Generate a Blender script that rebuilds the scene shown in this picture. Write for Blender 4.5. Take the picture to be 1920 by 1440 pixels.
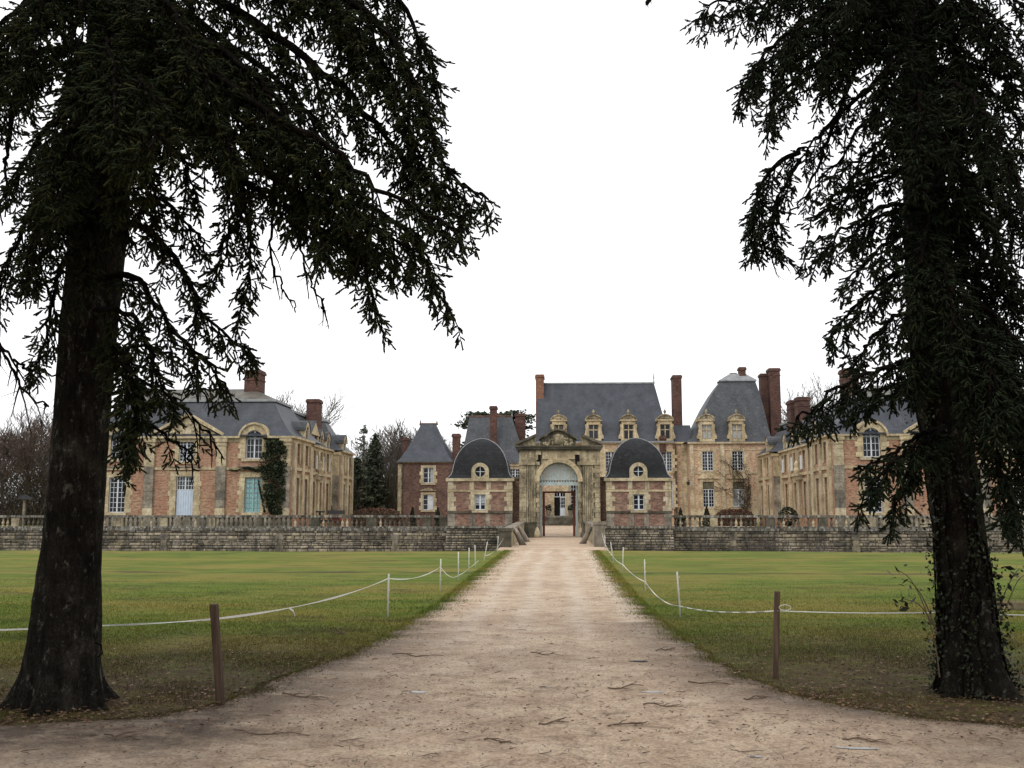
import bpy, math, random
import numpy as np
from mathutils import Vector, Matrix, Euler, noise

random.seed(11)
RNG = np.random.default_rng(11)
scene = bpy.context.scene
col = scene.collection
for o in list(bpy.data.objects):
    bpy.data.objects.remove(o)
PI = math.pi

# ------------------------------------------------------------------ camera
F = 1900.0
EYE = 1.65
PITCH = math.atan(245 / F)
YAW = math.atan(88 * math.cos(PITCH) / F)
cam_d = bpy.data.cameras.new('camera')
cam_d.sensor_width = 36.0
cam_d.lens = 36.0 * F / 1920.0
cam_d.clip_start = 0.1
cam_d.clip_end = 5000
cam = bpy.data.objects.new('camera', cam_d)
col.objects.link(cam)
cam.location = (0, 0, EYE)
cam.rotation_euler = (PI / 2 + PITCH, 0, YAW)
scene.camera = cam
CR = Euler(cam.rotation_euler).to_matrix()

def ray(px, py):
    return CR @ Vector(((px - 960) / F, -(py - 720) / F, -1.0))

def P(px, py, Y):
    """the place seen at a spot of the photograph, Y metres down the drive"""
    d = ray(px, py)
    return Vector((0, 0, EYE)) + d * (Y / d.y)

def G(px, py, z=0.0):
    d = ray(px, py)
    return Vector((0, 0, EYE)) + d * ((z - EYE) / d.z)

# ------------------------------------------------------------------ sky, sun, exposure
world = bpy.data.worlds.new('World')
scene.world = world
world.use_nodes = True
wn = world.node_tree
for n in list(wn.nodes):
    wn.nodes.remove(n)
SUN_EL, SUN_AZ = math.radians(48), math.radians(205)   # azimuth from +Y, clockwise
sky = wn.nodes.new('ShaderNodeTexSky')
sky.sky_type = 'NISHITA'
sky.sun_disc = False
sky.sun_elevation = SUN_EL
sky.sun_rotation = SUN_AZ
sky.air_density = 1.0
sky.dust_density = 4.0
sky.ozone_density = 1.0
hs = wn.nodes.new('ShaderNodeHueSaturation')
hs.inputs['Saturation'].default_value = 0.12
wmix = wn.nodes.new('ShaderNodeMixRGB')
wmix.inputs['Fac'].default_value = 0.8                 # an even layer of cloud over the clear sky
wmix.inputs['Color2'].default_value = (11.5, 11.6, 11.8, 1)
bg = wn.nodes.new('ShaderNodeBackground')
bg.inputs['Strength'].default_value = 0.10
wo = wn.nodes.new('ShaderNodeOutputWorld')
wn.links.new(sky.outputs[0], hs.inputs['Color'])
wn.links.new(hs.outputs[0], wmix.inputs['Color1'])
wn.links.new(wmix.outputs[0], bg.inputs['Color'])
wn.links.new(bg.outputs[0], wo.inputs['Surface'])

sun_d = bpy.data.lights.new('sun', 'SUN')
sun_d.energy = 0.6
sun_d.angle = math.radians(25)
sun_d.color = (1.0, 0.95, 0.87)
sun = bpy.data.objects.new('sun', sun_d)
col.objects.link(sun)
sdir = Vector((math.sin(SUN_AZ) * math.cos(SUN_EL), math.cos(SUN_AZ) * math.cos(SUN_EL), math.sin(SUN_EL)))
sun.rotation_euler = sdir.to_track_quat('Z', 'Y').to_euler()
sun.location = (0, -20, 60)

scene.view_settings.view_transform = 'Standard'
scene.view_settings.look = 'None'
scene.view_settings.exposure = 0.45
scene.view_settings.gamma = 1.0
scene.view_settings.use_curve_mapping = False
scene.render.engine = 'CYCLES'
scene.cycles.max_bounces = 5
scene.cycles.diffuse_bounces = 3
scene.cycles.transparent_max_bounces = 6

# ------------------------------------------------------------------ materials
class NT:
    def __init__(s, name, rough=0.85, spec=0.3):
        s.m = bpy.data.materials.new(name)
        s.m.use_nodes = True
        s.t = s.m.node_tree
        s.b = s.t.nodes['Principled BSDF']
        s.b.inputs['Roughness'].default_value = rough
        s.b.inputs['Specular IOR Level'].default_value = spec
        s.geo = s.t.nodes.new('ShaderNodeNewGeometry')
    def n(s, t, **kw):
        x = s.t.nodes.new(t)
        for k, v in kw.items():
            setattr(x, k, v)
        return x
    def l(s, a, b):
        s.t.links.new(a, b)
    def pos(s, scale=(1, 1, 1)):
        mp = s.n('ShaderNodeMapping')
        mp.inputs['Scale'].default_value = scale
        s.l(s.geo.outputs['Position'], mp.inputs['Vector'])
        return mp.outputs[0]
    def noise(s, scale, detail=4, rough=0.6, vec=None, sc=(1, 1, 1), dist=0.0):
        x = s.n('ShaderNodeTexNoise')
        x.inputs['Scale'].default_value = scale
        x.inputs['Detail'].default_value = detail
        x.inputs['Roughness'].default_value = rough
        x.inputs['Distortion'].default_value = dist
        s.l(vec if vec is not None else s.pos(sc), x.inputs['Vector'])
        return x.outputs['Fac']
    def ramp(s, fac, stops):
        x = s.n('ShaderNodeValToRGB')
        e = x.color_ramp.elements
        while len(e) < len(stops):
            e.new(0.5)
        for el, (p, c) in zip(e, stops):
            el.position = p
            el.color = (c[0], c[1], c[2], 1) if not isinstance(c, (int, float)) else (c, c, c, 1)
        s.l(fac, x.inputs[0])
        return x.outputs[0]
    def mix(s, fac, a, b, mode='MIX'):
        x = s.n('ShaderNodeMixRGB', blend_type=mode)
        for v, i in ((fac, 0), (a, 1), (b, 2)):
            if isinstance(v, (int, float)):
                x.inputs[i].default_value = v if i == 0 else (v, v, v, 1)
            elif isinstance(v, tuple):
                x.inputs[i].default_value = (*v, 1)
            else:
                s.l(v, x.inputs[i])
        return x.outputs[0]
    def math(s, op, a, b=0.0, clamp=False):
        x = s.n('ShaderNodeMath', operation=op, use_clamp=clamp)
        for v, i in ((a, 0), (b, 1)):
            if isinstance(v, (int, float)):
                x.inputs[i].default_value = v
            else:
                s.l(v, x.inputs[i])
        return x.outputs[0]
    def xyz(s):
        x = s.n('ShaderNodeSeparateXYZ')
        s.l(s.geo.outputs['Position'], x.inputs[0])
        return x.outputs
    def color(s, c):
        if isinstance(c, tuple):
            s.b.inputs['Base Color'].default_value = (*c, 1)
        else:
            s.l(c, s.b.inputs['Base Color'])
    def bump(s, h, dist=0.02, strength=1.0):
        x = s.n('ShaderNodeBump')
        x.inputs['Distance'].default_value = dist
        x.inputs['Strength'].default_value = strength
        s.l(h, x.inputs['Height'])
        s.l(x.outputs[0], s.b.inputs['Normal'])

def m_brick(name, c1, c2, mortar, patch, patch_amt=0.5, mort=0.012):
    t = NT(name, 0.9, 0.2)
    X = t.xyz()
    cb = t.n('ShaderNodeCombineXYZ')
    t.l(t.math('ADD', X[0], X[1]), cb.inputs[0])
    t.l(X[2], cb.inputs[1])
    br = t.n('ShaderNodeTexBrick')
    br.inputs['Scale'].default_value = 1.0
    br.inputs['Brick Width'].default_value = 0.24
    br.inputs['Row Height'].default_value = 0.085
    br.inputs['Mortar Size'].default_value = mort
    br.inputs['Bias'].default_value = 0.0
    br.inputs['Color1'].default_value = (*c1, 1)
    br.inputs['Color2'].default_value = (*c2, 1)
    br.inputs['Mortar'].default_value = (*mortar, 1)
    t.l(cb.outputs[0], br.inputs['Vector'])
    n1 = t.noise(0.9, 5, 0.65)
    n2 = t.noise(5.0, 3, 0.6, sc=(0.6, 0.6, 1.6))
    c = t.mix(t.ramp(n1, [(0.44, 0.0), (0.60, patch_amt)]), br.outputs['Color'], patch)
    c = t.mix(0.75, c, t.ramp(n2, [(0.36, (0.50, 0.46, 0.46)), (0.5, (0.95, 0.95, 0.95)), (0.64, (1.35, 1.32, 1.28))]), 'MULTIPLY')
    t.color(c)
    t.bump(br.outputs['Fac'], 0.01, -0.6)
    return t.m

def m_stone(name, base, dark, light, stain=(0.12, 0.11, 0.09), stain_amt=0.35, scale=1.0, rnd=0.25):
    t = NT(name, 0.92, 0.2)
    n1 = t.noise(0.8 * scale, 6, 0.65)
    n2 = t.noise(6.0 * scale, 4, 0.6)
    n3 = t.noise(1.6 * scale, 5, 0.7, sc=(1.6, 1.6, 0.35))
    c = t.ramp(n1, [(0.38, dark), (0.5, base), (0.62, light)])
    c = t.mix(t.ramp(n3, [(0.48, 0.0), (0.64, stain_amt)]), c, stain)
    c = t.mix(0.7, c, t.ramp(n2, [(0.32, (0.6, 0.6, 0.6)), (0.62, (1.18, 1.18, 1.18))]), 'MULTIPLY')
    oi = t.n('ShaderNodeObjectInfo')
    ri = t.math('FRACT', t.math('ADD', oi.outputs['Random'], t.geo.outputs['Random Per Island']))
    c = t.mix(rnd, c, t.ramp(ri, [(0.0, (0.5, 0.5, 0.52)), (0.5, (1, 1, 1)), (1.0, (1.35, 1.3, 1.15))]), 'MULTIPLY')
    t.color(c)
    t.bump(n2, 0.03, 0.5)
    return t.m

def m_slate(name, a, b, lichen, lamt=0.25, rough=0.55):
    t = NT(name, rough, 0.35)
    X = t.xyz()
    cb = t.n('ShaderNodeCombineXYZ')
    t.l(t.math('ADD', X[0], X[1]), cb.inputs[0])
    t.l(X[2], cb.inputs[1])
    br = t.n('ShaderNodeTexBrick')
    br.inputs['Scale'].default_value = 1.0
    br.inputs['Brick Width'].default_value = 0.22
    br.inputs['Row Height'].default_value = 0.12
    br.inputs['Mortar Size'].default_value = 0.008
    br.inputs['Color1'].default_value = (*a, 1)
    br.inputs['Color2'].default_value = (*b, 1)
    br.inputs['Mortar'].default_value = (a[0] * 0.5, a[1] * 0.5, a[2] * 0.5, 1)
    t.l(cb.outputs[0], br.inputs['Vector'])
    n1 = t.noise(1.1, 6, 0.7, sc=(1.0, 1.0, 0.4))
    n2 = t.noise(4.5, 5, 0.75)
    c = t.mix(0.8, br.outputs['Color'], t.ramp(n1, [(0.36, (0.60, 0.60, 0.61)), (0.64, (1.45, 1.42, 1.38))]), 'MULTIPLY')
    c = t.mix(t.ramp(n2, [(0.58, 0.0), (0.72, lamt)]), c, lichen)
    t.color(c)
    t.bump(br.outputs['Fac'], 0.012, -0.7)
    return t.m

def m_plain(name, c, rough=0.6, spec=0.3, var=0.25, scale=3.0, metal=0.0):
    t = NT(name, rough, spec)
    n1 = t.noise(scale, 5, 0.65)
    t.color(t.mix(1.0, c, t.ramp(n1, [(0.28, 1 - var), (0.72, 1 + var * 0.6)]), 'MULTIPLY'))
    t.b.inputs['Metallic'].default_value = metal
    return t.m

M = {}
M['brick'] = m_brick('orange_brick', (0.235, 0.098, 0.060), (0.34, 0.158, 0.098), (0.37, 0.28, 0.20), (0.36, 0.25, 0.165), 0.6)
M['brick_pink'] = m_brick('pink_brick', (0.38, 0.225, 0.145), (0.46, 0.29, 0.19), (0.49, 0.39, 0.27), (0.48, 0.395, 0.275), 0.6)
M['brick_mottled'] = m_brick('mottled_brick', (0.105, 0.042, 0.031), (0.20, 0.085, 0.058), (0.24, 0.18, 0.14), (0.27, 0.185, 0.135), 0.65, 0.014)
M['brick_dark'] = m_brick('old_red_brick', (0.080, 0.040, 0.033), (0.13, 0.064, 0.049), (0.18, 0.135, 0.105), (0.070, 0.045, 0.038), 0.65)
M['brick_chimney'] = m_brick('chimney_brick', (0.078, 0.035, 0.029), (0.118, 0.052, 0.041), (0.125, 0.086, 0.068), (0.05, 0.033, 0.030), 0.65)
M['brick_warm'] = m_brick('warm_chimney_brick', (0.19, 0.080, 0.050), (0.25, 0.112, 0.070), (0.24, 0.16, 0.11), (0.13, 0.065, 0.047), 0.5)
M['stone'] = m_stone('yellow_limestone', (0.455, 0.368, 0.228), (0.34, 0.27, 0.165), (0.54, 0.455, 0.305), (0.155, 0.138, 0.104), 0.5)
M['stone_pale'] = m_stone('pale_limestone', (0.45, 0.375, 0.245), (0.33, 0.27, 0.17), (0.53, 0.455, 0.325), (0.17, 0.148, 0.112), 0.55)
M['stone_grey'] = m_stone('grey_stone', (0.22, 0.19, 0.15), (0.14, 0.125, 0.10), (0.32, 0.28, 0.22), (0.08, 0.075, 0.065), 0.65)
M['stone_gate'] = m_stone('weathered_gate_stone', (0.315, 0.262, 0.17), (0.19, 0.157, 0.105), (0.44, 0.375, 0.255), (0.07, 0.065, 0.052), 0.72, 1.2)
M['stone_moss'] = m_stone('dark_mossy_stone', (0.105, 0.092, 0.068), (0.06, 0.055, 0.042), (0.175, 0.152, 0.115), (0.04, 0.044, 0.027), 0.6)
M['stone_coping'] = m_stone('lichened_coping', (0.095, 0.085, 0.066), (0.05, 0.045, 0.036), (0.15, 0.136, 0.108), (0.46, 0.44, 0.39), 0.65, 1.9, 0.4)
M['rubble'] = m_stone('rubble_stone', (0.215, 0.184, 0.137), (0.10, 0.09, 0.072), (0.32, 0.278, 0.217), (0.045, 0.046, 0.036), 0.72, 0.7, 0.95)
M['rubble_joint'] = m_stone('rubble_mortar', (0.06, 0.053, 0.042), (0.035, 0.032, 0.026), (0.10, 0.088, 0.068), (0.03, 0.03, 0.025), 0.5)
M['slate'] = m_slate('blue_slate', (0.034, 0.039, 0.050), (0.045, 0.051, 0.064), (0.115, 0.12, 0.125), 0.3)
M['slate_grey'] = m_slate('worn_slate', (0.036, 0.039, 0.046), (0.054, 0.058, 0.066), (0.25, 0.25, 0.25), 0.55)
M['slate_dark'] = m_slate('dark_slate', (0.010, 0.011, 0.013), (0.018, 0.019, 0.021), (0.13, 0.135, 0.13), 0.42, 0.85)
M['slate_brown'] = m_slate('mossy_slate', (0.10, 0.092, 0.078), (0.125, 0.115, 0.095), (0.2, 0.19, 0.15), 0.3)
M['lead'] = m_plain('lead', (0.25, 0.26, 0.27), 0.6, 0.3, 0.35, 2.0)
M['white'] = m_plain('white_paint', (0.56, 0.59, 0.62), 0.5, 0.4, 0.15)
M['blue_paint'] = m_plain('pale_blue_paint', (0.46, 0.53, 0.62), 0.55, 0.35, 0.15)
M['teal_paint'] = m_plain('faded_teal_paint', (0.24, 0.42, 0.42), 0.6, 0.3, 0.3, 6)
M['gate_paint'] = m_plain('faded_grey_green_paint', (0.37, 0.43, 0.42), 0.65, 0.3, 0.25, 6)
M['red_wood'] = m_plain('red_brown_wood', (0.16, 0.045, 0.03), 0.6, 0.3, 0.3, 5)
def m_glass():
    t = NT('window_glass', 0.12, 0.24)
    oi = t.n('ShaderNodeObjectInfo')
    n1 = t.noise(0.9, 3)
    r = t.math('ADD', t.math('MULTIPLY', oi.outputs['Random'], 0.7), t.math('MULTIPLY', n1, 0.3))
    t.color(t.ramp(r, [(0.2, (0.007, 0.008, 0.011)), (0.55, (0.014, 0.016, 0.020)), (0.78, (0.035, 0.038, 0.042)), (0.9, (0.075, 0.078, 0.075))]))
    return t.m
M['glass'] = m_glass()
M['curtain'] = m_plain('pale_curtain', (0.36, 0.38, 0.38), 0.8, 0.2, 0.2, 3.0)
M['dark'] = m_plain('dark_interior', (0.012, 0.011, 0.010), 0.9, 0.1)
M['iron'] = m_plain('black_iron', (0.02, 0.02, 0.02), 0.5, 0.4)
M['red_paint'] = m_plain('faded_red_paint', (0.22, 0.03, 0.02), 0.6, 0.3)
M['pipe'] = m_plain('dark_drainpipe', (0.05, 0.045, 0.04), 0.6, 0.3)
M['stake'] = m_plain('white_plastic', (0.78, 0.77, 0.72), 0.45, 0.4, 0.12, 8)
M['tape'] = m_plain('white_fence_tape', (0.72, 0.71, 0.66), 0.6, 0.3, 0.15, 20)
M['water'] = m_plain('still_water', (0.015, 0.018, 0.014), 0.03, 0.5, 0.2, 0.5)

def m_rope():
    t = NT('striped_rope', 0.7, 0.2)
    w = t.n('ShaderNodeTexWave')
    w.inputs['Scale'].default_value = 9.0
    t.l(t.pos((1, 0.6, 0.4)), w.inputs['Vector'])
    t.color(t.ramp(w.outputs['Fac'], [(0.35, (0.70, 0.68, 0.62)), (0.5, (0.62, 0.60, 0.54)), (0.62, (0.28, 0.27, 0.24))]))
    return t.m
M['rope'] = m_rope()

def m_post():
    t = NT('weathered_post_wood', 0.8, 0.2)
    n1 = t.noise(14, 5, 0.7, sc=(1.5, 1.5, 0.12))
    n2 = t.noise(2.5, 3)
    c = t.ramp(n1, [(0.3, (0.045, 0.027, 0.019)), (0.55, (0.090, 0.058, 0.040)), (0.8, (0.15, 0.108, 0.08))])
    c = t.mix(0.5, c, t.ramp(n2, [(0.3, 0.7), (0.7, 1.2)]), 'MULTIPLY')
    t.color(c)
    t.bump(n1, 0.006, 0.8)
    return t.m
M['post'] = m_post()

def m_bark(name, a, b, c_, moss):
    t = NT(name, 1.0, 0.03)
    v = t.n('ShaderNodeTexVoronoi', feature='DISTANCE_TO_EDGE')
    v.inputs['Scale'].default_value = 30
    mp = t.n('ShaderNodeMapping')
    mp.inputs['Scale'].default_value = (1, 1, 0.36)
    nz = t.n('ShaderNodeTexNoise')
    nz.inputs['Scale'].default_value = 6
    t.l(t.geo.outputs['Position'], nz.inputs['Vector'])
    ad = t.n('ShaderNodeVectorMath', operation='MULTIPLY_ADD')
    t.l(nz.outputs['Color'], ad.inputs[0])
    ad.inputs[1].default_value = (0.20, 0.20, 0.30)
    t.l(t.geo.outputs['Position'], ad.inputs[2])
    t.l(ad.outputs[0], mp.inputs['Vector'])
    t.l(mp.outputs[0], v.inputs['Vector'])
    n1 = t.noise(2.6, 6, 0.7)
    n2 = t.noise(24, 4, 0.7)
    n3 = t.noise(13, 5, 0.8, sc=(1, 1, .55))
    n5 = t.noise(9, 5, 0.75, sc=(1.6, 1.6, .3))
    cc = t.ramp(n1, [(0.3, a), (0.52, b), (0.72, c_)])
    cc = t.mix(t.ramp(v.outputs['Distance'], [(0.0, 0.30), (0.12, 0.0)]), cc, (a[0] * 0.35, a[1] * 0.35, a[2] * 0.35))
    cc = t.mix(t.ramp(n3, [(0.57, 0.0), (0.66, 0.75)]), cc, moss)
    cc = t.mix(0.75, cc, t.ramp(n5, [(0.34, 0.35), (0.62, 1.45)]), 'MULTIPLY')
    cc = t.mix(0.6, cc, t.ramp(n2, [(0.3, 0.6), (0.7, 1.35)]), 'MULTIPLY')
    t.color(cc)
    h = t.math('ADD', t.math('MULTIPLY', t.math('MINIMUM', v.outputs['Distance'], 0.12), 0.4), t.math('ADD', t.math('MULTIPLY', n5, 0.35), t.math('MULTIPLY', n2, 0.08)))
    t.bump(h, 0.12, 1.0)
    return t.m
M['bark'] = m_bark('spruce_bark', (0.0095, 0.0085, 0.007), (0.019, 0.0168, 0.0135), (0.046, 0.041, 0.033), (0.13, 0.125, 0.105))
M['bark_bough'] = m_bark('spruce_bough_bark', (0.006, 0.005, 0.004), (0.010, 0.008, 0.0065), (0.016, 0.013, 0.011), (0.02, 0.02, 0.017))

def m_leaf(name, stops, rough=0.6, trans=0.0, spec=0.25):
    t = NT(name, rough, spec)
    n1 = t.noise(1.3, 3)
    r = t.math('ADD', t.math('MULTIPLY', t.geo.outputs['Random Per Island'], 0.7), t.math('MULTIPLY', n1, 0.3))
    t.color(t.ramp(r, stops))
    return t.m
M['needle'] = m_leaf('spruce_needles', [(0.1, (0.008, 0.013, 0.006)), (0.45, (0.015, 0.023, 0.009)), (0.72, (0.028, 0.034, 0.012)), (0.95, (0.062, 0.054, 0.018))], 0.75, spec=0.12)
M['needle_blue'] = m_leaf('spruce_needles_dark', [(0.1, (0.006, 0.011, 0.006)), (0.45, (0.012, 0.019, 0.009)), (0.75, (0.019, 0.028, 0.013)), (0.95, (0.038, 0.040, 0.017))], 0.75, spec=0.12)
M['ivy'] = m_leaf('ivy_leaves', [(0.1, (0.008, 0.012, 0.006)), (0.5, (0.016, 0.024, 0.009)), (0.9, (0.038, 0.046, 0.016))], 0.55)
M['leaf_dead'] = m_leaf('dead_leaves', [(0.1, (0.05, 0.027, 0.015)), (0.45, (0.10, 0.055, 0.03)), (0.75, (0.16, 0.095, 0.052)), (0.97, (0.30, 0.23, 0.16))], 0.8)
M['twig_far'] = m_leaf('far_bare_twigs', [(0.1, (0.060, 0.050, 0.042)), (0.5, (0.095, 0.080, 0.068)), (0.9, (0.15, 0.125, 0.105))], 0.9)
M['twig_red'] = m_leaf('reddish_bare_twigs', [(0.1, (0.050, 0.038, 0.030)), (0.5, (0.082, 0.060, 0.048)), (0.9, (0.125, 0.085, 0.066))], 0.9)
M['twig_brown'] = m_leaf('undergrowth_twigs', [(0.1, (0.036, 0.030, 0.021)), (0.5, (0.062, 0.051, 0.036)), (0.9, (0.10, 0.08, 0.056))], 0.9)
M['pine_far'] = m_leaf('far_pine_foliage', [(0.1, (0.028, 0.034, 0.023)), (0.5, (0.046, 0.053, 0.034)), (0.9, (0.078, 0.08, 0.05))], 0.8, spec=0.1)
M['pine_grey'] = m_leaf('thin_grey_conifer_foliage', [(0.1, (0.07, 0.085, 0.07)), (0.5, (0.11, 0.13, 0.105)), (0.9, (0.16, 0.18, 0.14))], 0.7)
M['hedge'] = m_leaf('russet_hedge_leaves', [(0.1, (0.055, 0.026, 0.017)), (0.5, (0.10, 0.048, 0.030)), (0.9, (0.16, 0.085, 0.055))], 0.8)
M['yew'] = m_leaf('dark_yew_foliage', [(0.1, (0.010, 0.014, 0.009)), (0.5, (0.018, 0.025, 0.014)), (0.9, (0.035, 0.042, 0.022))], 0.7)
M['stick'] = m_leaf('fallen_stick_bark', [(0.1, (0.055, 0.037, 0.027)), (0.5, (0.10, 0.068, 0.049)), (0.9, (0.16, 0.112, 0.08))], 0.9)

def m_lawn(name, blades=False):
    t = NT(name, 0.95 if not blades else 0.7, 0.1)
    X = t.xyz()
    flat = t.n('ShaderNodeCombineXYZ')                    # the ground below, so that blades take the colour of their patch
    t.l(X[0], flat.inputs[0])
    t.l(X[1], flat.inputs[1])
    def nz(scale, detail, rough, sc):
        mp = t.n('ShaderNodeMapping')
        mp.inputs['Scale'].default_value = sc
        t.l(flat.outputs[0], mp.inputs['Vector'])
        return t.noise(scale, detail, rough, vec=mp.outputs[0])
    n1 = nz(0.30, 6, 0.65, (0.55, 1.0, 1))
    n2 = nz(1.3, 6, 0.7, (0.6, 1.0, 1))
    n3 = nz(46, 3, 0.75, (1, 1, 1))
    n4 = nz(0.75, 6, 0.72, (0.5, 1.1, 1))
    c = t.ramp(n2, [(0.30, (0.056, 0.088, 0.012)), (0.5, (0.106, 0.143, 0.022)), (0.70, (0.160, 0.184, 0.034))])
    c = t.mix(t.ramp(n1, [(0.44, 0.0), (0.58, 0.80)]), c, (0.205, 0.172, 0.044))
    c = t.mix(t.ramp(n4, [(0.53, 0.0), (0.66, 0.7)]), c, (0.060, 0.055, 0.022))
    def litter(tx, ty, r0, r1):
        dx = t.math('SUBTRACT', X[0], tx)
        dy = t.math('MULTIPLY', t.math('SUBTRACT', X[1], ty), 0.62)
        d = t.math('SQRT', t.math('ADD', t.math('MULTIPLY', dx, dx), t.math('MULTIPLY', dy, dy)))
        mr = t.n('ShaderNodeMapRange')
        mr.inputs['From Min'].default_value = r1
        mr.inputs['From Max'].default_value = r0
        t.l(d, mr.inputs['Value'])
        return mr.outputs[0]
    # leaf and needle litter lying below the two spruces
    lt = t.math('MAXIMUM', litter(-3.9, 8.6, 1.4, 5.0), litter(3.7, 9.4, 1.4, 5.0))
    nl = nz(4.5, 6, 0.75, (0.7, 1.3, 1))
    lf = t.math('MULTIPLY', lt, t.ramp(nl, [(0.30, 0.30), (0.54, 1.0)]))
    c = t.mix(t.math('MULTIPLY', lf, 0.95, True), c, (0.068, 0.045, 0.027))
    # a bare wheel furrow across the lawn
    fy = t.math('ABSOLUTE', t.math('SUBTRACT', t.math('ADD', X[1], t.math('MULTIPLY', nz(0.5, 3, .5, (1, .4, 1)), 1.4)), 30.0))
    fur = t.math('MULTIPLY', t.ramp(fy, [(0.10, 1.0), (0.42, 0.0)]), t.ramp(nz(0.35, 3, .5, (1, 0.2, 1)), [(0.40, 0.0), (0.54, 0.8)]))
    c = t.mix(fur, c, (0.06, 0.045, 0.03))
    if blades:
        c = t.mix(0.85, c, t.ramp(t.geo.outputs['Random Per Island'], [(0.0, (0.55, 0.6, 0.5)), (0.6, (1.1, 1.1, 1.0)), (1.0, (1.75, 1.5, 1.3))]), 'MULTIPLY')
    else:
        c = t.mix(0.65, c, t.ramp(n3, [(0.25, 0.45), (0.72, 1.4)]), 'MULTIPLY')
        t.bump(t.math('ADD', t.math('MULTIPLY', n3, 0.4), n2), 0.07, 0.9)
    t.color(c)
    return t.m
M['lawn'] = m_lawn('lawn')
M['grass_blade'] = m_lawn('grass_blades', True)

def m_gravel(name, pale=False):
    t = NT(name, 0.8, 0.25)
    n0 = t.noise(0.35, 5, 0.65)
    n1 = t.noise(2.1, 7, 0.72)
    n2 = t.noise(30, 5, 0.8)
    v = t.n('ShaderNodeTexVoronoi')
    v.inputs['Scale'].default_value = 50
    t.l(t.geo.outputs['Position'], v.inputs['Vector'])
    k = 1.55 if pale else 1.5
    c = t.ramp(n1, [(0.32, (0.235 * k, 0.164 * k, 0.108 * k)), (0.5, (0.345 * k, 0.260 * k, 0.184 * k)), (0.72, (0.43 * k, 0.345 * k, 0.255 * k))])
    c = t.mix(t.ramp(n0, [(0.40, 0.45), (0.56, 0.0)]), c, (0.34, 0.24, 0.17))
    c = t.mix(0.55, c, t.ramp(v.outputs['Color'], [(0.15, 0.52), (0.5, 1.0), (0.9, 1.3)]), 'MULTIPLY')
    c = t.mix(0.55, c, t.ramp(n2, [(0.28, 0.6), (0.72, 1.3)]), 'MULTIPLY')
    if not pale:
        # wheel tracks, brushed smooth and paler, running down the drive
        X = t.xyz()
        wob = t.math('MULTIPLY', t.math('SUBTRACT', t.noise(0.055, 2, sc=(0.2, 1, 1)), 0.5), 1.6)
        xs = t.math('ADD', X[0], wob)
        tr = None
        for x0 in (-1.35, -0.55, 0.35, 1.2):
            d = t.math('ABSOLUTE', t.math('SUBTRACT', xs, x0))
            g = t.ramp(d, [(0.06, 1.0), (0.26, 0.0)])
            tr = g if tr is None else t.math('MAXIMUM', tr, g)
        far = t.n('ShaderNodeMapRange')
        far.inputs['From Min'].default_value = 9
        far.inputs['From Max'].default_value = 17
        t.l(X[1], far.inputs['Value'])
        tr = t.math('MULTIPLY', t.math('MULTIPLY', tr, far.outputs[0]), 0.75)
        tr = t.math('MULTIPLY', t.math('MULTIPLY', tr, far.outputs[0]), t.ramp(n1, [(0.35, 0.2), (0.6, 0.6)]))
        c = t.mix(tr, c, (0.63, 0.55, 0.45))
        # soil, needles and old leaves trodden in near the verges
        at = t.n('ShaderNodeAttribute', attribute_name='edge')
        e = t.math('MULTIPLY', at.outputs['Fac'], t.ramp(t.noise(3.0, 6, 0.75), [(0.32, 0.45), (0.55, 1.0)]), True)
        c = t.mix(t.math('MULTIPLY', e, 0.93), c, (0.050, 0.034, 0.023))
        # wood crumbs and needle litter, scattered more where the spruces stand
        nl = t.noise(3.2, 10, 0.86, dist=0.6)
        near = t.n('ShaderNodeMapRange')
        near.inputs['From Min'].default_value = 24
        near.inputs['From Max'].default_value = 9
        near.inputs['To Min'].default_value = 0.12
        near.inputs['To Max'].default_value = 1.0
        t.l(X[1], near.inputs['Value'])
        c = t.mix(t.math('MULTIPLY', near.outputs[0], t.ramp(nl, [(0.51, 0.0), (0.61, 0.72)])), c, (0.155, 0.095, 0.062))
        npd = t.noise(1.0, 4, 0.6, sc=(0.5, 1.3, 1))
        t.l(t.ramp(npd, [(0.3, 0.62), (0.5, 0.88)]), t.b.inputs['Roughness'])
    t.color(c)
    t.bump(t.math('ADD', v.outputs['Distance'], n2), 0.02, 0.8)
    return t.m
M['gravel'] = m_gravel('damp_gravel')
M['gravel_pale'] = m_gravel('pale_bridge_gravel', True)

# ------------------------------------------------------------------ builders
def tag(o, label=None, cat=None, group=None, kind=None):
    if label: o['label'] = label
    if cat: o['category'] = cat
    if group: o['group'] = group
    if kind: o['kind'] = kind
    return o

def thing(name, loc, label, cat, group=None, rotz=0.0):
    o = bpy.data.objects.new(name, None)
    o.empty_display_size = 0.3
    col.objects.link(o)
    o.location = loc
    o.rotation_euler = (0, 0, rotz)
    return tag(o, label, cat, group)

def root_loc(o):
    p = Vector((0, 0, 0))
    while o is not None:
        p += o.location
        o = o.parent
    return p

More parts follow.
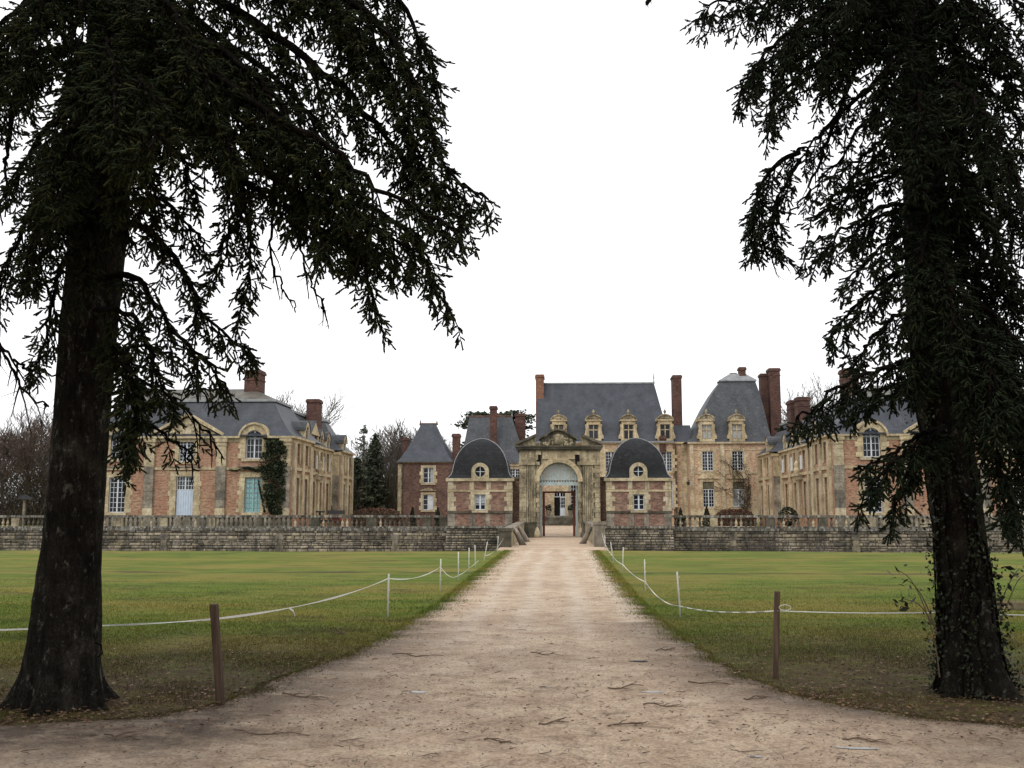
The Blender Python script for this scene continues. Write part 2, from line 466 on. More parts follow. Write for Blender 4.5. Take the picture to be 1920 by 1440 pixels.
class MB:
    def __init__(s):
        s.v, s.f = [], []
    def poly(s, pts):
        b = len(s.v)
        s.v.extend(tuple(p) for p in pts)
        s.f.append(tuple(range(b, b + len(pts))))
        return s
    def hexa(s, c):                       # 8 corners: bottom ring then top ring
        b = len(s.v)
        s.v.extend(tuple(p) for p in c)
        for q in ((0, 3, 2, 1), (4, 5, 6, 7), (0, 1, 5, 4), (1, 2, 6, 5), (2, 3, 7, 6), (3, 0, 4, 7)):
            s.f.append(tuple(b + i for i in q))
        return s
    def box(s, x0, x1, y0, y1, z0, z1):
        return s.hexa([(x0, y0, z0), (x1, y0, z0), (x1, y1, z0), (x0, y1, z0), (x0, y0, z1), (x1, y0, z1), (x1, y1, z1), (x0, y1, z1)])
    def loft(s, rings, cap0=True, cap1=True):
        b = len(s.v)
        n = len(rings[0])
        for r in rings:
            s.v.extend(tuple(p) for p in r)
        for k in range(len(rings) - 1):
            for i in range(n):
                j = (i + 1) % n
                s.f.append((b + k * n + i, b + k * n + j, b + (k + 1) * n + j, b + (k + 1) * n + i))
        if cap0: s.f.append(tuple(b + i for i in reversed(range(n))))
        if cap1: s.f.append(tuple(b + (len(rings) - 1) * n + i for i in range(n)))
        return s
    def lathe(s, cx, cy, prof, n=10):
        rings = [[(cx + r * math.cos(2 * PI * i / n), cy + r * math.sin(2 * PI * i / n), z) for i in range(n)] for r, z in prof]
        return s.loft(rings)
    def tube(s, pts, radii, n=6):
        pts = [Vector(p) for p in pts]
        rings = []
        up = Vector((0.13, 0.21, 0.97))
        for i, p in enumerate(pts):
            t = (pts[min(i + 1, len(pts) - 1)] - pts[max(i - 1, 0)]).normalized()
            a = t.cross(up)
            if a.length < 1e-3: a = t.cross(Vector((1, 0, 0)))
            a.normalize()
            b_ = t.cross(a)
            r = radii[i] if hasattr(radii, '__len__') else radii
            rings.append([p + (a * math.cos(2 * PI * k / n) + b_ * math.sin(2 * PI * k / n)) * r for k in range(n)])
        return s.loft(rings)
    def build(s, name, mat, parent=None, smooth=False):
        me = bpy.data.meshes.new(name)
        off = root_loc(parent) if parent is not None else Vector((0, 0, 0))
        me.from_pydata([(x - off.x, y - off.y, z - off.z) for x, y, z in s.v], [], s.f)
        me.materials.append(M[mat] if isinstance(mat, str) else mat)
        if smooth:
            me.polygons.foreach_set('use_smooth', [True] * len(me.polygons))
        me.update()
        o = bpy.data.objects.new(name, me)
        col.objects.link(o)
        if parent is not None: o.parent = parent
        return o

def np_mesh(name, verts, faces, mat, parent=None, smooth=False, fvals=None):
    """verts (n,3), faces (m,k) arrays; world coordinates"""
    off = np.array(root_loc(parent)) if parent is not None else np.zeros(3)
    me = bpy.data.meshes.new(name)
    nv, (nf, k) = len(verts), faces.shape
    me.vertices.add(nv)
    me.vertices.foreach_set('co', (verts - off).astype(np.float32).ravel())
    me.loops.add(nf * k)
    me.loops.foreach_set('vertex_index', faces.astype(np.int32).ravel())
    me.polygons.add(nf)
    me.polygons.foreach_set('loop_start', np.arange(0, nf * k, k, dtype=np.int32))
    me.polygons.foreach_set('loop_total', np.full(nf, k, dtype=np.int32))
    if smooth:
        me.polygons.foreach_set('use_smooth', np.ones(nf, dtype=bool))
    me.update(calc_edges=True)
    if fvals is not None:
        a = me.attributes.new('edge', 'FLOAT', 'POINT')
        a.data.foreach_set('value', fvals.astype(np.float32))
    me.materials.append(M[mat])
    o = bpy.data.objects.new(name, me)
    col.objects.link(o)
    if parent is not None: o.parent = parent
    return o

def frames(d):
    d = d / np.maximum(np.linalg.norm(d, axis=1, keepdims=True), 1e-9)
    h = np.where(np.abs(d[:, 2:3]) > 0.9, np.array([[1.0, 0, 0]]), np.array([[0, 0, 1.0]]))
    a = np.cross(d, h)
    a /= np.maximum(np.linalg.norm(a, axis=1, keepdims=True), 1e-9)
    return d, a, np.cross(d, a)

def np_tubes(p0, p1, r0, r1, n=3):
    p0, p1, r0, r1 = (np.asarray(x, dtype=float) for x in (p0, p1, r0, r1))
    d, a, b = frames(p1 - p0)
    m = len(p0)
    V = np.zeros((m, 2 * n, 3))
    for k in range(n):
        c, s = math.cos(2 * PI * k / n), math.sin(2 * PI * k / n)
        off = a * c + b * s
        V[:, k] = p0 + off * r0[:, None]
        V[:, n + k] = p1 + off * r1[:, None]
    base = np.arange(m)[:, None] * 2 * n
    Fs = np.concatenate([base + np.array([[k, (k + 1) % n, n + (k + 1) % n, n + k]]) for k in range(n)])
    return V.reshape(-1, 3), Fs

def np_leaves(c, size, flat=0.0, aspect=0.7):
    """loose quads facing every way, one per leaf"""
    m = len(c)
    d = RNG.normal(size=(m, 3))
    d[:, 2] *= (1 - flat)
    d, a, b = frames(d)
    ang = RNG.uniform(0, 2 * PI, m)[:, None]
    a, b = a * np.cos(ang) + b * np.sin(ang), -a * np.sin(ang) + b * np.cos(ang)
    s = (np.asarray(size) * RNG.uniform(0.6, 1.35, m))[:, None]
    V = np.stack([c - d * s, c + a * s * aspect, c + d * s, c - a * s * aspect], 1)
    V[:, 1] += b * s * 0.25
    return V.reshape(-1, 3), np.arange(4 * m).reshape(m, 4)

CUBES = {}
def cube_mesh(mat):
    if mat not in CUBES:
        me = bpy.data.meshes.new('block')
        b = MB().box(-.5, .5, -.5, .5, -.5, .5)
        e = 0.0
        me.from_pydata(b.v, [], b.f)
        me.materials.append(M[mat])
        CUBES[mat] = me
    return CUBES[mat]

class Face:
    """a vertical plane: 'x' looks towards the camera (u runs along X), 'y' looks across the court (u runs along Y)"""
    def __init__(s, axis, pos, sign=1):
        s.axis, s.pos, s.sign = axis, pos, sign
        s.rot = 0.0 if axis == 'x' else (PI / 2 if sign > 0 else -PI / 2)
    def pt(s, u, d, z):
        return (u, s.pos + d, z) if s.axis == 'x' else (s.pos - s.sign * d, u, z)
    def box(s, mb, u0, u1, d0, d1, z0, z1):
        a, b = s.pt(u0, d0, z0), s.pt(u1, d1, z1)
        return mb.box(min(a[0], b[0]), max(a[0], b[0]), min(a[1], b[1]), max(a[1], b[1]), z0, z1)
    def block(s, name, root, mat, u0, u1, d0, d1, z0, z1):
        a, b = s.pt(u0, d0, z0), s.pt(u1, d1, z1)
        o = bpy.data.objects.new(name, cube_mesh(mat))
        col.objects.link(o)
        o.parent = root
        o.location = (Vector(a) + Vector(b)) / 2 - root_loc(root)
        o.scale = (abs(a[0] - b[0]), abs(a[1] - b[1]), abs(z1 - z0))
        return o
    def prism(s, mb, uz, d0, d1):
        n = len(uz)
        return mb.loft([[s.pt(u, d0, z) for u, z in uz], [s.pt(u, d1, z) for u, z in uz]])

def facade(name, root, mat, face, u0, u1, z0, z1, holes=(), thick=0.35, jamb=0.22):
    """one wall with its window and door openings cut through"""
    if u0 > u1: u0, u1 = u1, u0
    hs_ = [(min(a, b), max(a, b), c, d) for a, b, c, d in holes]
    us = sorted({u0, u1, *[h[0] for h in hs_], *[h[1] for h in hs_]})
    zs = sorted({z0, z1, *[h[2] for h in hs_], *[h[3] for h in hs_]})
    us = [u for u in us if u0 <= u <= u1]
    zs = [z for z in zs if z0 <= z <= z1]
    mb = MB()
    for i in range(len(us) - 1):
        for k in range(len(zs) - 1):
            cu, cz = (us[i] + us[i + 1]) / 2, (zs[k] + zs[k + 1]) / 2
            if any(h[0] < cu < h[1] and h[2] < cz < h[3] for h in hs_):
                continue
            for d in (0.0, thick):
                mb.poly([face.pt(us[i], d, zs[k]), face.pt(us[i + 1], d, zs[k]), face.pt(us[i + 1], d, zs[k + 1]), face.pt(us[i], d, zs[k + 1])])
    for a, b, c, d in hs_:
        for p, q in (((a, c), (b, c)), ((b, c), (b, d)), ((b, d), (a, d)), ((a, d), (a, c))):
            mb.poly([face.pt(p[0], 0, p[1]), face.pt(q[0], 0, q[1]), face.pt(q[0], thick, q[1]), face.pt(p[0], thick, p[1])])
    for (p, q) in (((u0, z0), (u1, z0)), ((u1, z0), (u1, z1)), ((u1, z1), (u0, z1)), ((u0, z1), (u0, z0))):
        mb.poly([face.pt(p[0], 0, p[1]), face.pt(q[0], 0, q[1]), face.pt(q[0], thick, q[1]), face.pt(p[0], thick, p[1])])
    return mb.build(name, mat, root)

WIN = {}
def win_mesh(w, h, leaves, nx, nz, arch, transom, paint, bar=0.034):
    key = (round(w, 2), round(h, 2), leaves, nx, nz, arch, transom, paint)
    if key in WIN:
        return WIN[key]
    mb = MB()
    r = w / 2
    hs_ = h - r if arch else h
    fr = 0.062
    mb.box(-r, -r + fr, -.04, .04, 0, hs_)
    mb.box(r - fr, r, -.04, .04, 0, hs_)
    mb.box(-r + fr, r - fr, -.04, .04, 0, fr)
    if not arch:
        mb.box(-r + fr, r - fr, -.04, .04, hs_ - fr, hs_)
    ztr = hs_ * transom if transom else (hs_ if arch else None)
    if ztr:
        mb.box(-r + fr, r - fr, -.05, .035, ztr - .05, ztr + .05)
    if leaves == 2:
        mb.box(-.055, .055, -.052, .03, fr, (h - fr) if arch else hs_ - fr)
    tot = nx * leaves
    for i in range(1, tot):
        if leaves == 2 and i == nx:
            continue
        x = -r + w * i / tot
        mb.box(x - bar / 2, x + bar / 2, -.025, .02, fr, hs_ - (0 if arch else fr))
    for k in range(1, nz):
        z = hs_ * k / nz
        if ztr and abs(z - ztr) < .12:
            continue
        mb.box(-r + fr, r - fr, -.022, .018, z - bar / 2, z + bar / 2)
    if arch:
        N = 12
        for i in range(N):
            a0, a1 = PI * i / N, PI * (i + 1) / N
            pts = [(r * math.cos(a), hs_ + r * math.sin(a)) for a in (a0, a1)] + [((r - fr) * math.cos(a), hs_ + (r - fr) * math.sin(a)) for a in (a1, a0)]
            mb.loft([[(x, -.04, z) for x, z in pts], [(x, .04, z) for x, z in pts]])
        for a in (PI * .25, PI * .75, PI * .08, PI * .92):
            c, s_ = math.cos(a), math.sin(a)
            n_ = (-s_ * bar / 2, c * bar / 2)
            pts = [(n_[0], hs_ + n_[1]), (-n_[0], hs_ - n_[1]), (c * (r - fr) - n_[0], hs_ + s_ * (r - fr) - n_[1]), (c * (r - fr) + n_[0], hs_ + s_ * (r - fr) + n_[1])]
            mb.loft([[(x, -.02, z) for x, z in pts], [(x, .015, z) for x, z in pts]])
        for i in range(N):
            a0, a1 = PI * i / N, PI * (i + 1) / N
            q = r * .58
            pts = [(q * math.cos(a), hs_ + q * math.sin(a)) for a in (a0, a1)] + [((q - bar) * math.cos(a), hs_ + (q - bar) * math.sin(a)) for a in (a1, a0)]
            mb.loft([[(x, -.018, z) for x, z in pts], [(x, .012, z) for x, z in pts]])
    me = bpy.data.meshes.new('window')
    me.from_pydata(mb.v, [], mb.f)
    me.materials.append(M[paint])
    g = MB()
    out = [(-r + .03, .03), (r - .03, .03), (r - .03, hs_ - .03)]
    if arch:
        out += [((r - .03) * math.cos(PI * i / 12), hs_ + (r - .03) * math.sin(PI * i / 12)) for i in range(1, 12)]
    out += [(-r + .03, hs_ - .03)]
    g.loft([[(x, .045, z) for x, z in out], [(x, .06, z) for x, z in out]])
    gm = bpy.data.meshes.new('pane')
    gm.from_pydata(g.v, [], g.f)
    WIN[key] = (me, gm)
    return WIN[key]

PANES = {}
def window(root, face, uc, z0, w, h, leaves=2, nx=2, nz=6, arch=False, transom=None, paint='white', d=0.16, glass='glass', name='window'):
    me, gm = win_mesh(w, h, leaves, nx, nz, arch, transom, paint)
    k = (gm.name, glass)
    if k not in PANES:
        g2 = gm.copy()
        g2.materials.append(M[glass])
        PANES[k] = g2
    o = bpy.data.objects.new(name, me)
    col.objects.link(o)
    o.parent = root
    o.location = Vector(face.pt(uc, d, z0)) - root_loc(root)
    o.rotation_euler = (0, 0, face.rot)
    p = bpy.data.objects.new('pane', PANES[k])
    col.objects.link(p)
    p.parent = o
    return o

def quoins(root, face, mat, u, side, z0, z1, h=0.36, long=0.55, short=0.34, proud=0.03, name='quoin'):
    n = max(1, round((z1 - z0) / h))
    hh = (z1 - z0) / n
    for i in range(n):
        w = (long if i % 2 == 0 else short) * random.uniform(.94, 1.06)
        face.block(name, root, mat, u, u + side * w, -proud - random.uniform(0, .008), 0.06, z0 + i * hh + .006, z0 + (i + 1) * hh - .006)

def dressed(root, face, mat, uc, z0, w, h, sill=True, head=0.34, chain=True, long=.52, short=.3):
    """stone round a rectangular opening: toothed jambs, lintel and sill"""
    if chain:
        quoins(root, face, mat, uc - w / 2, -1, z0, z0 + h, .37, long, short)
        quoins(root, face, mat, uc + w / 2, 1, z0, z0 + h, .37, long, short)
    else:
        for sgn in (-1, 1):
            face.block('window_jamb', root, mat, uc + sgn * w / 2, uc + sgn * (w / 2 + short), -.04, .06, z0, z0 + h)
    face.block('lintel', root, mat, uc - w / 2 - short, uc + w / 2 + short, -.04, .06, z0 + h + .004, z0 + h + head)
    if sill:
        face.block('window_sill', root, mat, uc - w / 2 - .2, uc + w / 2 + .2, -.12, .1, z0 - .2, z0 - .004)

def arch_band(mb, face, uc, zs, r0, r1, d0, d1, n=16, a0=0.0, a1=PI):
    for i in range(n):
        p, q = a0 + (a1 - a0) * i / n, a0 + (a1 - a0) * (i + 1) / n
        uz = [(uc + r0 * math.cos(p), zs + r0 * math.sin(p)), (uc + r1 * math.cos(p), zs + r1 * math.sin(p)),
              (uc + r1 * math.cos(q), zs + r1 * math.sin(q)), (uc + r0 * math.cos(q), zs + r0 * math.sin(q))]
        face.prism(mb, uz, d0, d1)
    return mb

def roof_rings(mb, x0, x1, y0, y1, levels):
    """levels: (inset left, inset right, inset front, inset back, z)"""
    rings = []
    for l, r, f, b, z in levels:
        rings.append([(x0 + l, y0 + f, z), (x1 - r, y0 + f, z), (x1 - r, y1 - b, z), (x0 + l, y1 - b, z)])
    return mb.loft(rings)

def chimney(root, x0, x1, y0, y1, z0, z1, mat='brick_chimney', bands=1):
    mb = MB()
    mb.box(x0, x1, y0, y1, z0, z1 - .34)
    for k in range(bands):
        zb = z1 - .9 - k * 1.3
        if zb > z0 + .4:
            mb.box(x0 - .05, x1 + .05, y0 - .05, y1 + .05, zb, zb + .12)
    o = mb.build('chimney', mat, root)
    c = MB().box(x0 - .09, x1 + .09, y0 - .09, y1 + .09, z1 - .34, z1 - .12)
    c.box(x0 - .03, x1 + .03, y0 - .03, y1 + .03, z1 - .12, z1)
    c.build('chimney_cap', mat, o)
    return o

def urn(mb, x, y, z, h):
    return mb.lathe(x, y, [(.16 * h, z), (.16 * h, z + .12 * h), (.08 * h, z + .2 * h), (.26 * h, z + .45 * h), (.3 * h, z + .6 * h), (.14 * h, z + .72 * h), (.17 * h, z + .8 * h), (.03 * h, z + h)], 10)

def dormer_big(root, face, uc, z0, w, h, wh, paint='stone_pale', glass='glass', back=3.0):
    """stone dormer with side scrolls, curved pediment and a carved finial; w is the body width, wh=(window width, height)"""
    ww, wz = wh
    mb = MB()
    jw = (w - ww) / 2
    zb = z0 + .35
    face.box(mb, uc - w / 2, uc - ww / 2, -.1, back, zb, zb + wz)
    face.box(mb, uc + ww / 2, uc + w / 2, -.1, back, zb, zb + wz)
    face.box(mb, uc - w / 2 - .1, uc + w / 2 + .1, -.16, back, z0, zb)
    face.box(mb, uc - w / 2, uc + w / 2, -.1, back, zb + wz, zb + wz + .4)
    face.box(mb, uc - w / 2 - .16, uc + w / 2 + .16, -.24, back, zb + wz + .4, zb + wz + .54)
    o = mb.build('dormer', 'stone', root)
    for s in (-1, 1):                      # scrolls
        m = MB()
        pr = [(uc + s * w / 2, z0 + .35), (uc + s * (w / 2 + .34), z0 + .35), (uc + s * (w / 2 + .36), z0 + .62), (uc + s * (w / 2 + .2), z0 + .95), (uc + s * (w / 2 + .1), zb + wz * .7), (uc + s * (w / 2 + .18), zb + wz), (uc + s * w / 2, zb + wz + .1)]
        face.prism(m, pr, -.06, .35)
        m.build('scroll', 'stone', o)
    m = MB()                               # pediment
    zt = zb + wz + .54
    W2 = w / 2 + .16
    rise = .5
    R = (W2 * W2 + rise * rise) / (2 * rise)
    am = math.asin(W2 / R)
    arc = [(uc + R * math.sin(a), zt + rise - R + R * math.cos(a)) for a in [am - 2 * am * i / 14 for i in range(15)]]
    face.prism(m, arc, -.12, back)
    for i in range(14):
        a, b = arc[i], arc[i + 1]
        face.prism(m, [a, (a[0], a[1] + .14), (b[0], b[1] + .14), b], -.26, back - .01)
    for k in range(7):
        q = face.pt(uc + random.uniform(-.5, .5) * W2, -.12, zt + random.uniform(.08, .3))
        m.lathe(q[0], q[1], [(.0, q[2] - .08), (.1, q[2]), (.0, q[2] + .09)], 6)
    m.build('dormer_pediment', 'stone_gate', o)
    m = MB()
    q = face.pt(uc, .1, 0)
    urn(m, q[0], q[1], zt + rise + .08, .62)
    m.build('finial', 'stone_gate', o, True)
    fr = MB()                              # stone cross bars in the window
    face.box(fr, uc - .05, uc + .05, .08, .18, zb, zb + wz)
    face.box(fr, uc - ww / 2, uc + ww / 2, .09, .17, zb + wz * .6, zb + wz * .6 + .1)
    for s in (-1, 1):
        face.box(fr, uc + s * (ww / 2 - .05) - .045, uc + s * (ww / 2 - .05) + .045, .1, .16, zb, zb + wz)
    fr.build('window_cross', paint, o)
    g = MB()
    face.box(g, uc - ww / 2, uc + ww / 2, .2, .24, zb, zb + wz)
    g.build('pane', glass, o)
    return o

def pediment(root, face, u0, u1, z0, z1, d=-.14, back=.6, cor=.22, relief=True):
    uc = (u0 + u1) / 2
    m = MB()
    face.prism(m, [(u0 + .2, z0), (u1 - .2, z0), (uc, z1 - .12)], d + .12, back)
    o = m.build('pediment', 'stone_pale', root)
    m = MB()
    face.box(m, u0 - .1, u1 + .1, d - .14, back, z0 - .2, z0)
    for a, b in ((u0 - .1, uc), (u1 + .1, uc)):
        face.prism(m, [(a, z0 + .003), (b, z1), (b, z1 + cor), (a, z0 + cor)], d - .16, back + .02)
    m.build('pediment_cornice', 'stone', o)
    if relief:
        m = MB()
        for k in range(34):
            u = uc + random.uniform(-.62, .62) * (u1 - uc)
            z = z0 + random.uniform(.12, .75) * (z1 - z0) * (1 - abs(u - uc) / (u1 - uc))
            q = face.pt(u, d + .12, z)
            r = random.uniform(.08, .2)
            m.lathe(q[0], q[1], [(0, z - r), (r, z - r * .3), (r * .8, z + r * .4), (0, z + r)], 6)
        tag(m.build('carving', 'stone_pale', o, True), kind='stuff')
    return o

# ------------------------------------------------------------------ ground, water, drive
def lawn_edge(x):
    return 46.0 + 1.6 * math.exp(-(x / 7.0) ** 2) + 0.5 * math.sin(x * .21) + .25 * math.sin(x * .73 + 1)

def court_z(y):
    return float(np.interp(y, [76, 78, 90, 400], [0.0, 0.02, 0.45, 0.45]))

xs = sorted({*np.linspace(-60, 60, 121).tolist(), -2000, -900, -400, -200, -110, 110, 200, 400, 900, 2000})
rows = []
for y in (-400, -80, -20, 0, 10, 20, 30, 40):
    rows.append([(x, y, 0.0) for x in xs])
rows.append([(x, lawn_edge(x), 0.0) for x in xs])
rows.append([(x, lawn_edge(x) + .5, -.12) for x in xs])
rows.append([(x, lawn_edge(x) + 3.5, -2.7) for x in xs])
rows.append([(x, 75.9, -2.8) for x in xs])
rows.append([(x, 76.55, -0.02) for x in xs])
for y in (78, 84, 90, 130, 400, 1000, 3500):
    rows.append([(x, y, court_z(y)) for x in xs])
nr, nc = len(rows), len(xs)
V = np.array(rows).reshape(-1, 3)
Fq = np.array([[r * nc + c, r * nc + c + 1, (r + 1) * nc + c + 1, (r + 1) * nc + c] for r in range(nr - 1) for c in range(nc - 1)])
tag(np_mesh('lawn_ground', V, Fq, 'lawn'), 'green lawn with yellowed patches reaching to the moat', kind='structure')
wt = MB()
wt.poly([(-300, 44.2, -2.05), (300, 44.2, -2.05), (300, 76.2, -2.05), (-300, 76.2, -2.05)])
tag(wt.build('moat_water', 'water'), 'still dark water in the moat', kind='structure')

# edges of the drive, metres left and right of its axis
lpx = [(955, 1028), (890, 1078), (827, 1130), (767, 1166), (707, 1203), (640, 1235), (533, 1270), (423, 1318), (300, 1344), (183, 1353), (0, 1363)]
rpx = [(1117, 1028), (1150, 1068), (1187, 1115), (1232, 1158), (1280, 1197), (1347, 1242), (1390, 1270), (1467, 1297), (1597, 1328), (1747, 1350), (1920, 1363)]
LE = sorted([(G(*p).y, G(*p).x) for p in lpx])
RE = sorted([(G(*p).y, G(*p).x) for p in rpx])
YL, XL = [p[0] for p in LE], [p[1] for p in LE]
YR, XR = [p[0] for p in RE], [p[1] for p in RE]
def wob(y, k):
    return .10 * noise.noise(Vector((y * 1.3, k, 0))) + .05 * noise.noise(Vector((y * 5.1, k + 3, 0)))
def edge_l(y):
    if y < YL[0]: return XL[0] - (YL[0] - y) * 80
    return float(np.interp(y, YL, XL)) + wob(y, 1.0)
def edge_r(y):
    if y < YR[0]: return XR[0] + (YR[0] - y) * 80
    return float(np.interp(y, YR, XR)) + wob(y, 7.0)
YM = max(YL[0], YR[0]) + .02
ts = np.array([0, .03, .07, .13, .22, .35, .5, .65, .78, .87, .93, .97, 1.0])
ve, ev, Fd = [], [], []
def add_patch(yrow, xrow):
    b0 = len(ve)
    for y in yrow:
        r_ = xrow(y)
        for x in r_:
            ve.append((x, y, .008))
            dist = min(x - max(-70, edge_l(y)), min(70, edge_r(y)) - x)
            e = max(0.0, 1 - dist / (1.1 if y < 16 else .4))
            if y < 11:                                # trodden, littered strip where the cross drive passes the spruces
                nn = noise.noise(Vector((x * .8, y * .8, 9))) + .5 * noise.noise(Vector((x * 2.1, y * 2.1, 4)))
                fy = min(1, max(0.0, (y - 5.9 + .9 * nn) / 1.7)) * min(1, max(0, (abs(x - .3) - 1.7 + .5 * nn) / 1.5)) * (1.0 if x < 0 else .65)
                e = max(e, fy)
            ev.append(e)
    n_ = len(xrow(yrow[0]))
    for r in range(len(yrow) - 1):
        for c in range(n_ - 1):
            Fd.append([b0 + r * n_ + c, b0 + r * n_ + c + 1, b0 + (r + 1) * n_ + c + 1, b0 + (r + 1) * n_ + c])
add_patch(np.concatenate([np.linspace(YM, 14, 80), np.linspace(14.15, 49.5, 160)]), lambda y: edge_l(y) + (edge_r(y) - edge_l(y)) * ts)
xg = np.concatenate([[-70, -40, -20, -12], np.linspace(-9, 9, 73), [12, 20, 40, 70]])
add_patch(np.concatenate([np.linspace(-25, 3, 8), np.linspace(3.3, YL[0] - .35, 20), np.linspace(YL[0] - .3, YM, 26)]), lambda y: np.clip(xg, max(-70, edge_l(y)), min(70, edge_r(y))))
tag(np_mesh('gravel_drive', np.array(ve), np.array(Fd), 'gravel', fvals=np.array(ev)), 'beige gravel drive leading to the gate', kind='structure')

# court behind the gate
cv, cf = [], []
cys = np.linspace(75.9, 118, 30)
for y in cys:
    cv += [(-20, y, court_z(y) + .014), (20, y, court_z(y) + .014)]
cf = np.array([[2 * i, 2 * i + 1, 2 * i + 3, 2 * i + 2] for i in range(len(cys) - 1)])
tag(np_mesh('courtyard', np.array(cv), cf, 'gravel_pale'), 'pale gravel court seen through the gate', kind='structure')

# ------------------------------------------------------------------ bridge
br = thing('stone_bridge', (-.3, 62, 0), 'low stone bridge over the moat with two solid parapets, leading to the gate', 'bridge')
b = MB().box(-2.95, 2.3, 48.2, 75.6, -.7, .02)
b.build('deck', 'gravel_pale', br)
b = MB().box(-2.9, 2.25, 50.5, 75.5, -2.9, -.7)
b.build('pier_base', 'stone_moss', br)
def parapet(xa, xb, y0, y1, h0, h1):
    m = MB()
    m.hexa([(xa, y0, -.6), (xb, y0, -.6), (xb, y1, -.6), (xa, y1, -.6), (xa, y0, h0 - .16), (xb, y0, h0 - .16), (xb, y1, h1 - .16), (xa, y1, h1 - .16)])
    o = m.build('parapet', 'stone_gate', br)
    n = 14
    for i in range(n):
        f0, f1 = i / n + .002, (i + 1) / n - .002
        ya, yb = y0 + (y1 - y0) * f0, y0 + (y1 - y0) * f1
        za, zb_ = h0 + (h1 - h0) * f0, h0 + (h1 - h0) * f1
        q = random.uniform(-.01, .01)
        c = MB().hexa([(xa - .05, ya, za - .155), (xb + .05, ya, za - .155), (xb + .05, yb, zb_ - .155), (xa - .05, yb, zb_ - .155), (xa - .05, ya, za + q), (xb + .05, ya, za + q), (xb + .05, yb, zb_ + q), (xa - .05, yb, zb_ + q)])
        c.build('coping_stone', 'stone_grey', o)
parapet(-2.93, -2.48, 52.3, 73.2, .93, 1.16)
parapet(1.86, 2.3, 53.2, 73.2, 1.12, 1.2)
for x0, x1, y0, zt in ((-3.02, -2.42, 51.6, .98), (1.80, 2.36, 52.4, 1.30)):
    m = MB().box(x0, x1, y0, y0 + .72, -.6, zt - .16)
    m.box(x0 - .05, x1 + .05, y0 - .05, y0 + .77, zt - .16, zt)
    m.build('end_pier', 'stone_grey' if x0 > 0 else 'stone_moss', br)
# short dark walls turning in to the gate piers
for s, xa, xb in ((-1, -2.5, -1.62), (1, 1.62, 2.0)):
    m = MB()
    m.box(min(xa, xb), max(xa, xb), 73.2, 73.75, -.5, 1.02)
    m.box(min(xa, xb) - .03, max(xa, xb) + .03, 73.15, 73.8, 1.02, 1.15)
    m.build('wing_wall', 'stone_moss', br)
def guard_stone(x, y, lean, label, h=1.05, mat='stone_grey'):
    t = thing('guard_stone', (x, y, 0), label, 'guard stone', 'leaning guard stones on the bridge')
    rings = []
    for k in range(6):
        z = h * k / 5
        r = .2 - .07 * k / 5 if k < 5 else .06
        cx = x + lean * (z / h) ** 1.1 * .75
        rings.append([(cx + r * math.cos(2 * PI * i / 8), y + r * math.sin(2 * PI * i / 8), z) for i in range(8)])
    MB().loft(rings).build('stone_shaft', mat, t, True)
guard_stone(-1.95, 55.5, -.75, 'grey stone prop leaning on the long sloping bridge parapet, nearer of its pair')
guard_stone(-1.93, 62.0, -.75, 'grey stone prop leaning on the long sloping bridge parapet, farther of its pair')
guard_stone(1.32, 58.0, .72, 'single grey stone prop leaning on the parapet with the tall square end pier')
t = thing('wheel_guard', (-1.55, 73.0, 0), 'small white conical guard stone at the foot of the gate pier', 'guard stone')
MB().lathe(-1.55, 73.0, [(.27, 0), (.22, .35), (.12, .68), (.02, .78)], 10).build('cone', 'stone_pale', t, True)

